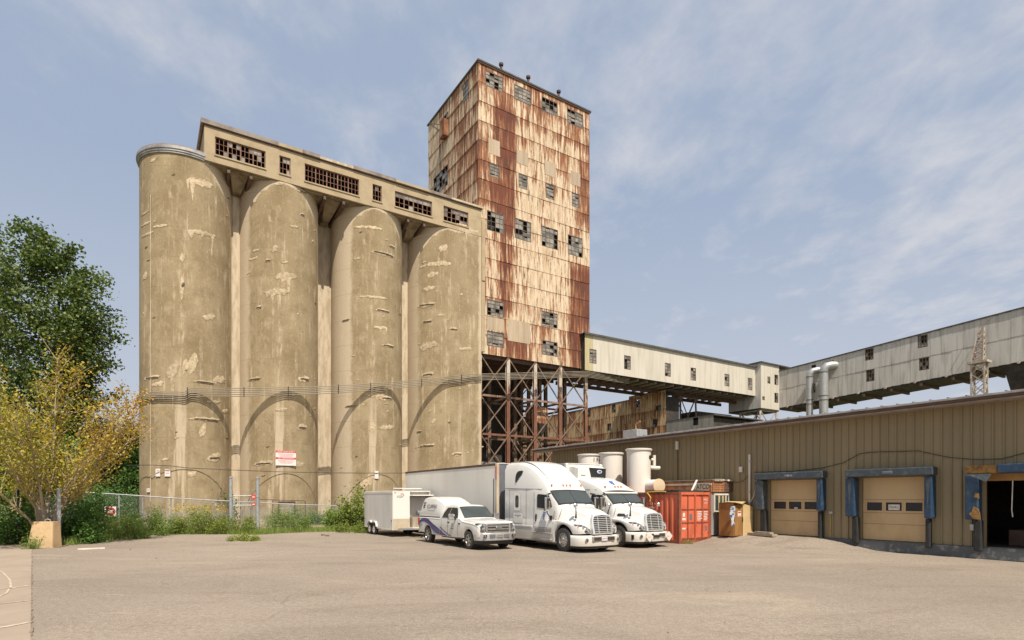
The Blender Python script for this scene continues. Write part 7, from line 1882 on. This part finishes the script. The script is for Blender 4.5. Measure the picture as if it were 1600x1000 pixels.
# concrete block, posts
p = at(69, 855, z=0); Yb = ST * p[0] + CT * p[1]; k = Yb / F
cbk = thing('concrete_block', 'tan concrete anchor block with a lifting loop under the autumn tree', 'block', p[0], p[1], 0, yaw=-TH + radians(6))
m = MB(); hw_ = 18.5 * k; hb = 40 * k
m.grid([[(-hw_, -0.32, 0), (hw_, -0.32, 0), (hw_, 0.40, 0), (-hw_, 0.40, 0)], [(-hw_ * 0.66, -0.24, hb), (hw_ * 0.95, -0.24, hb), (hw_ * 0.95, 0.30, hb), (-hw_ * 0.66, 0.30, hb)]], close=True)
m.face([(-hw_ * 0.66, -0.24, hb), (hw_ * 0.95, -0.24, hb), (hw_ * 0.95, 0.30, hb), (-hw_ * 0.66, 0.30, hb)]); m.build('body', 'block_concrete', cbk, bevel=0.05)
m = MB(); m.tube([(0.05, 0, hb - 0.02), (0.05, 0, hb + 0.08), (0.16, 0, hb + 0.12), (0.27, 0, hb + 0.08), (0.27, 0, hb - 0.02)], 0.022, 8); m.build('lifting_loop', 'galvanised', cbk)
p = at(28, 851, z=0)
m = MB(); m.tube([(0, 0, 0), (0, 0, 2.7)], 0.055, 10); single(m, 'post', 'black_plastic', 'black steel post at the left edge of the yard', 'post', p[0], p[1])
p = at(23, 845, z=0); m = MB(); m.tube([(0, 0, 0), (0, 0, 3.2)], 0.03, 8); single(m, 'post', 'steel_rail', 'thin grey post beside the black post at the left', 'post', p[0], p[1] + 0.6)

# ------------------------------------------------------------------ vegetation
def tube_tree(m, p, d, L, r0, r1, seg, n, rng, sag=0.0, wob=0.06):
    pts, rad = [Vector(p)], [r0]; d = Vector(d).normalized()
    for i in range(n):
        d = (d + Vector((rng.gauss(0, wob), rng.gauss(0, wob), rng.gauss(0, wob * 0.5) - sag))).normalized()
        pts.append(pts[-1] + d * (L / n)); rad.append(r0 + (r1 - r0) * (i + 1) / n)
    m.tube(pts, rad, seg, cap=False); return pts
def at_world(u, Y): return TN((u - U0) / F * Y, Y)

def tall_tree(label, u, Y, prof, mat, leaves, size, seed, trunk_r=0.45, group=None, name='poplar_tree', clump=1.1):
    """prof: (height, crown half width) pairs; limbs rise from the trunk and carry clumps of leaves"""
    rng = random.Random(seed); rs_ = np.random.RandomState(seed)
    t, n = at_world(u, Y); th = thing(name, label, 'tree', t, n, 0, group)
    H = prof[-1][0]; m = MB()
    tr = tube_tree(m, (0, 0, 0), (0.02, 0.0, 1), H * 0.93, trunk_r, 0.05, 8, 12, rng, 0, 0.03)
    cent = []
    nl = int(26 + H)
    for i in range(nl):
        z = prof[0][0] * 0.7 + (H * 0.9 - prof[0][0] * 0.7) * (i + rng.random()) / nl
        k = min(z / (H * 0.93), 0.999) * 12; b = tr[int(k)].lerp(tr[min(int(k) + 1, 12)], k - int(k))
        az = i * 2.4 + rng.uniform(-0.4, 0.4); R = pchip(prof, min(z + 1.5, H))[0]
        L = R * rng.uniform(0.75, 1.2) * 1.15; el = rng.uniform(0.35, 0.95)
        pts = tube_tree(m, b, (cos(az) * cos(el), sin(az) * cos(el), sin(el)), L, max(0.03, trunk_r * 0.28 * (1 - z / H) + 0.03), 0.015, 5, 5, rng, -0.02, 0.08)
        for q in pts[2:]: cent.append((q.x, q.y, q.z))
        for _ in range(3):
            q = pts[rng.randint(1, 5)]; a2 = az + rng.uniform(-1.2, 1.2)
            sub = tube_tree(m, q, (cos(a2), sin(a2), rng.uniform(0.0, 0.9)), L * 0.45, 0.03, 0.01, 4, 3, rng)
            for s2 in sub[1:]: cent.append((s2.x, s2.y, s2.z))
    for _ in range(int(len(cent) * 0.5)):
        z = rng.uniform(prof[0][0], H); R = pchip(prof, z)[0] * sqrt(rng.random()); a_ = rng.uniform(0, 6.28)
        cent.append((R * cos(a_), R * sin(a_), z))
    m.build('trunk', 'bark' if False else 'dark_bark', th, smooth=60)
    cent = np.array(cent); idx = rs_.randint(0, len(cent), leaves)
    off = rs_.normal(size=(leaves, 3)) * np.array([0.50, 0.50, 0.40]) * clump
    tone_c = rs_.uniform(0.0, 1.0, len(cent))
    c = cent[idx] + off
    tone = tone_c[idx] * 0.55 + rs_.uniform(0, 0.5, leaves)
    link_mesh('crown', leaf_mesh('crown', c, rs_.uniform(0.7, 1.25, leaves) * size, tone, mat, 0.2, 0.75, seed), th)
    return th
tall_tree('tall dark green poplar rising highest behind the autumn tree', 50, 58, [(4, 3.8), (9, 4.4), (14, 5.0), (18, 5.0), (22, 4.2), (25.5, 3.2), (28.3, 2.2), (29.8, 0.7)], 'leaf_poplar', 26000, 0.33, 3, clump=0.8)
tall_tree('dark green poplar cut off by the left edge of the photo', -34, 60, [(4, 5.0), (10, 6.0), (17, 6.0), (23, 4.6), (28, 2.6), (31.5, 0.6)], 'leaf_poplar', 20000, 0.36, 5)
tall_tree('green side crown leaning out to the right of the tall poplar', 112, 57, [(14, 1.2), (16.5, 2.2), (19.5, 2.5), (21.5, 1.9), (23.6, 0.6)], 'leaf_poplar', 7000, 0.34, 8, 0.2, clump=0.9)
for i, (u, Y, H, R, lb) in enumerate(((150, 66, 11.0, 3.4, 'rounded dark green tree behind the fence, under the poplar'), (203, 74, 11.5, 2.6, 'dark green tree half hidden behind the free end of the silos'), (105, 62, 10, 4.5, 'low dark tree behind the autumn tree crown'), (20, 52, 9.5, 4.5, 'dark bushy tree behind the black post at far left'))):
    tall_tree(lb, u, Y, [(0.8, R * 0.8), (H * 0.35, R), (H * 0.7, R * 0.75), (H, R * 0.2)], 'leaf_dark', 9000, 0.34, 20 + i, 0.22, None, 'broadleaf_tree', 1.0)

# the autumn tree: a fan of bare stems with thin yellow and orange foliage
rng = random.Random(77); rs_ = np.random.RandomState(77)
t, n = at_world(75, 28.6); au = thing('autumn_tree', 'fan shaped young tree with yellow and orange leaves behind the concrete block', 'tree', t, n, 0)
m = MB(); cent = []; tone = []
for i in range(15):
    az = i * 2.39996; tilt = (0.10, 0.34, 0.55, 0.70, 0.40, 0.62, 0.24, 0.74, 0.48, 0.66, 0.55, 0.32, 0.78, 0.52, 0.68)[i]
    d = (sin(tilt) * cos(az), sin(tilt) * sin(az), cos(tilt))
    L = rng.uniform(7.2, 10.2) * (1.0 - 0.15 * tilt); r0 = rng.uniform(0.04, 0.075)
    st = tube_tree(m, (rng.uniform(-0.2, 0.2), rng.uniform(-0.2, 0.2), 0.0), (d[0] * 0.55, d[1] * 0.55, 1), L * 0.22, r0 * 1.3, r0, 7, 3, rng, 0, 0.03)
    pts = tube_tree(m, st[-1], d, L * 0.78, r0, 0.014, 6, 9, rng, 0.006, 0.05)
    for j in range(1, 10):
        for _ in range(3):
            a2 = rng.uniform(0, 6.28); dd = Vector(d) * 0.9 + Vector((cos(a2), sin(a2), rng.uniform(-0.15, 0.6))) * 0.75
            l2 = rng.uniform(0.9, 2.4) * (1.15 - j * 0.06)
            sub = tube_tree(m, pts[j], dd, l2, 0.026, 0.008, 4, 4, rng, 0.0, 0.1)
            for q in sub[1:]:
                cent.append((q.x, q.y, q.z))
                tone.append(min(1, max(0, 0.10 + 0.06 * q.x + 0.30 * rng.random() + 0.25 * rng.random() * (1 if j > 5 else 0.3))))
m.build('trunk', 'bark', au, smooth=60)
cent = np.array(cent); tone = np.array(tone); N_ = 16500
idx = rs_.randint(0, len(cent), N_); c = cent[idx] + rs_.normal(size=(N_, 3)) * 0.24; c[:, 2] -= 0.04
link_mesh('crown', leaf_mesh('crown', c, rs_.uniform(0.09, 0.19, N_), tone[idx] + rs_.uniform(-0.12, 0.12, N_), 'leaf_autumn', 0.3, 0.6, 77), au)

def mound(name, label, u, v, wpx, hpx, mat, leaves, size, seed, cat='bush', group=None, aspect=0.55, stems=True, depth=0.8, kind=None, up=0.2, rough=0.3, Y=None, blades=False, tone0=0.0):
    """bush or weed clump: stems from the ground, leaves in uneven lobes"""
    rng = random.Random(seed); rs_ = np.random.RandomState(seed)
    if Y is None: Y = EYE * F / (v - V0)
    k = Y / F; t, n = at_world(u, Y); w, hh = wpx * k, hpx * k
    th = thing(name, label, cat, t, n, 0, group, yaw=-TH)
    m = MB(); cent = []; wt = []
    ns = max(8, int(w * 7))
    for i in range(ns):
        x = rng.uniform(-0.5, 0.5) * w; y = rng.uniform(-0.4, 0.6) * depth * min(w, 2.5)
        H = hh * (1 - 0.55 * abs(2 * x / w) ** 2.2) * rng.uniform(1 - rough * 1.6, 1.08)
        pts = tube_tree(m, (x, y, 0), (rng.gauss(0, 0.2), rng.gauss(0, 0.2), 1), H, 0.012 + 0.006 * hh, 0.004, 4, 4, rng, 0, 0.1)
        for j, q in enumerate(pts[1:]):
            for _ in range(2): cent.append((q.x, q.y, q.z)); wt.append(j)
    m.build('stems', ('dark_bark' if name == 'shrub' else 'weed_stem'), th)
    cent = np.array(cent); idx = rs_.randint(0, len(cent), leaves)
    sp = max(0.10, min(0.32, hh * 0.14))
    c = cent[idx] + rs_.normal(size=(leaves, 3)) * sp; c[:, 2] = np.abs(c[:, 2])
    tn = rs_.uniform(0, 1, len(cent))[idx] * 0.5 + rs_.uniform(0, 0.45, leaves) + tone0
    link_mesh('leaves', leaf_mesh('leaves', c, rs_.uniform(0.6, 1.3, leaves) * size, tn, mat, up, aspect, seed), th)
    return th
mound('shrub', 'round leafy green shrub against the foot of the first silo', 322, 818, 70, 62, 'leaf_dark', 5200, 0.20, 101, Y=49.0, tone0=0.12)
mound('shrub', 'glossy dark green shrub beside the thick fence post', 120, 849, 60, 56, 'leaf_dark', 6500, 0.15, 102)
mound('shrub', 'broad leaved dark green weeds at the far left by the black post', 8, 850, 70, 74, 'leaf_dark', 5200, 0.19, 103, aspect=0.42)
mound('shrub', 'dark leafy shrub growing through the side run of the fence', 108, 838, 50, 86, 'leaf_dark', 5200, 0.17, 104)
mound('shrub', 'upright bright green sapling at the rear of the utility trailer', 560, 829, 40, 66, 'leaf_bright', 4200, 0.19, 105, depth=0.5, Y=41.2)
mound('shrub', 'leggy green weed bush left of the sapling by the utility trailer', 528, 828, 48, 36, 'leaf_weed', 3800, 0.16, 106, Y=41.6)
mound('shrub', 'leafy green bush behind the fence under the warning disc sign', 200, 823, 70, 62, 'leaf_dark', 5500, 0.19, 107, Y=47.8, tone0=0.1)
mound('shrub', 'dense green bush behind the fence at the corner', 146, 823, 60, 78, 'leaf_dark', 5500, 0.19, 108, Y=48.5)
# feathery weeds and goldenrod along the verge
mound('weed_clump', 'feathery pale green weeds right of the dark shrub by the fence', 178, 842, 84, 34, 'leaf_weed', 8000, 0.14, 111, 'weeds', aspect=0.22, up=-0.2, stems='leafstem' if False else True)
mound('weed_clump', 'tall feathery weeds in front of the left fence posts', 232, 836, 74, 40, 'leaf_weed', 8000, 0.15, 112, 'weeds', aspect=0.22)
mound('weed_clump', 'goldenrod clump with yellow tips before the shrub at the first silo', 308, 834, 72, 38, 'leaf_bright', 8000, 0.13, 113, 'weeds', aspect=0.25)
mound('weed_clump', 'bright green weeds at the foot of the wire gate', 368, 834, 70, 30, 'leaf_bright', 6500, 0.13, 114, 'weeds', aspect=0.25)
mound('weed_clump', 'fine grassy weeds right of the thick gate post', 440, 831, 66, 34, 'leaf_weed', 5500, 0.14, 115, 'weeds', aspect=0.2)
mound('weed_clump', 'wispy grey green weeds behind the fence by the pipe barrier', 462, 815, 60, 34, 'leaf_weed', 4200, 0.16, 116, 'weeds', aspect=0.22, Y=50.2)
mound('weed_clump', 'low dark weeds along the foot of the third silo', 502, 815, 60, 18, 'leaf_dark', 2600, 0.16, 117, 'weeds', aspect=0.3, Y=49.5)
mound('weed_clump', 'small weed tuft growing against the tan concrete block', 52, 858, 18, 22, 'leaf_weed', 700, 0.10, 118, 'weeds', aspect=0.3)
mound('weed_clump', 'low lime green weeds spreading over the asphalt edge', 380, 845, 44, 7, 'leaf_bright', 2200, 0.10, 119, 'weeds', aspect=0.35, tone0=0.2)
mound('weed_clump', 'weeds at the trailer rear below the sapling', 548, 832, 56, 16, 'leaf_bright', 2400, 0.12, 120, 'weeds', aspect=0.3)
mound('weed_clump', 'green weeds mixed with grass left of the concrete block', 40, 849, 34, 52, 'leaf_weed', 3200, 0.14, 121, 'weeds', aspect=0.28)
mound('weed_clump', 'tiny weed at the foot of the orange container', 1075, 850, 12, 3, 'leaf_bright', 160, 0.08, 122, 'weeds', aspect=0.3)
mound('weed_clump', 'yellowing weeds in the joint below the wall between the first and second loading door', 1312, 858, 30, 5, 'leaf_bright', 420, 0.09, 123, 'weeds', aspect=0.3, tone0=0.3)
# goldenrod flowers
rs_ = np.random.RandomState(130); t, n = at_world(318, EYE * F / 57)
c = np.stack([rs_.uniform(-2.0, 1.6, 420), rs_.normal(0, 0.5, 420), rs_.normal(1.62, 0.16, 420)], 1)
gl = link_mesh('flower_heads', leaf_mesh('flower_heads', c, rs_.uniform(0.06, 0.12, 420), rs_.uniform(0, 1, 420), 'flower_yellow', 0.2, 0.8, 130))
gl.location = W(t, n + 0.6, 0); gl['kind'] = 'stuff'; gl['label'] = 'yellow goldenrod flower heads over the weed clump'; gl['category'] = 'flowers'
# grass along the verge edge
rs_ = np.random.RandomState(140); pts = []
ed = [(100, 853), (150, 848), (200, 840), (260, 835), (330, 835), (400, 836), (470, 832), (520, 831), (575, 832)]
for i in range(len(ed) - 1):
    k = int(abs(ed[i + 1][0] - ed[i][0]) * 26)
    for _ in range(k):
        f = rs_.rand(); p = at(ed[i][0] + (ed[i + 1][0] - ed[i][0]) * f, ed[i][1] + (ed[i + 1][1] - ed[i][1]) * f - abs(rs_.normal(0, 1.0)), z=0)
        pts.append((p[0] + rs_.normal(0, 0.15), p[1] + abs(rs_.normal(0, 0.8))))
m = MB(); rng = random.Random(141)
me_pts = np.array(pts)
v = []; f_ = []
for (x, y) in pts:
    h_ = rng.uniform(0.12, 0.5); a_ = rng.uniform(0, 6.28); w_ = rng.uniform(0.008, 0.018); lx, ly = rng.gauss(0, 0.12), rng.gauss(0, 0.12)
    k = len(v); v += [(x - w_ * cos(a_), y - w_ * sin(a_), 0), (x + w_ * cos(a_), y + w_ * sin(a_), 0), (x + lx, y + ly, h_)]; f_.append((k, k + 1, k + 2))
me = bpy.data.meshes.new('verge_grass'); me.from_pydata(v, [], f_); me.materials.append(MATS['leaf_weed'])
ta = me.attributes.new('tone', 'FLOAT', 'POINT'); ta.data.foreach_set('value', np.repeat(rs_.uniform(0.2, 1.0, len(pts)), 3).astype(np.float32))
o = link_mesh('verge_grass', me); o.rotation_euler = (0, 0, TH); o['kind'] = 'stuff'
# distant woods closing the view on the left
rs_ = np.random.RandomState(150); N_ = 26000
x = rs_.uniform(-190, -30, N_); lob = 9 + 3.5 * np.sin(x * 0.23) + 2.5 * np.sin(x * 0.61 + 1) ; z = lob * np.sqrt(rs_.rand(N_)) * rs_.uniform(0.6, 1.05, N_)
c = np.stack([x, 118 + rs_.normal(0, 3.5, N_), np.abs(z)], 1)
o = link_mesh('distant_woods', leaf_mesh('distant_woods', c, rs_.uniform(0.6, 1.3, N_), rs_.uniform(0, 1, N_), 'leaf_dark', 0.2, 0.8, 150)); o['kind'] = 'stuff'
# loose stones and litter on the asphalt
rs = random.Random(160)
for i in range(26):
    u, v = rs.uniform(60, 1550), 850 + 140 * rs.random() ** 2; p = at(u, v, z=0)
    if p[0] > 22 and p[1] > 9: continue
    r = rs.uniform(0.012, 0.03) * (1 + (v < 880)); m = MB()
    m.lathe([(0, 0), (r, 0.1 * r), (r * 0.8, r * 0.7), (0, r * 0.9)], 'z', (0, 0, 0), 6)
    for q in range(len(m.v)): m.v[q] = tuple(c * rs.uniform(0.7, 1.2) for c in m.v[q])
    single(m, 'pebble', 'stone', 'loose pebble lying on the asphalt', 'stone', p[0], p[1], 0.005, 'pebbles scattered on the asphalt')
p = at(143, 858, z=0); m = MB(); m.box(-0.5, 0.5, -0.1, 0.1, 0, 0.05); single(m, 'board_scrap', 'letter_white', 'pale flat board scrap lying on the asphalt by the shrub', 'board', p[0], p[1])
p = at(101, 850, z=0); m = MB(); m.box(-0.14, 0.14, -0.12, 0.12, 0, 0.16); m.box(-0.3, -0.15, -0.1, 0.05, 0, 0.10); single(m, 'rubble', 'stone', 'lump of broken concrete at the foot of the thick fence post', 'stone', p[0], p[1], bevel=0.03)
for i, (u, v) in enumerate(((512, 838), (505, 837), (400, 841))):
    p = at(u, v, z=0); m = MB(); m.box(-0.12, 0.10, -0.06, 0.08, 0, 0.10)
    single(m, 'rubble', 'rubble', ('dark rubble lump on the asphalt before the leggy weed bush, right of a pair', 'dark rubble lump on the asphalt before the leggy weed bush, left of a pair', 'dark rubble lump beside the lime green weeds')[i], 'stone', p[0], p[1], bevel=0.03)
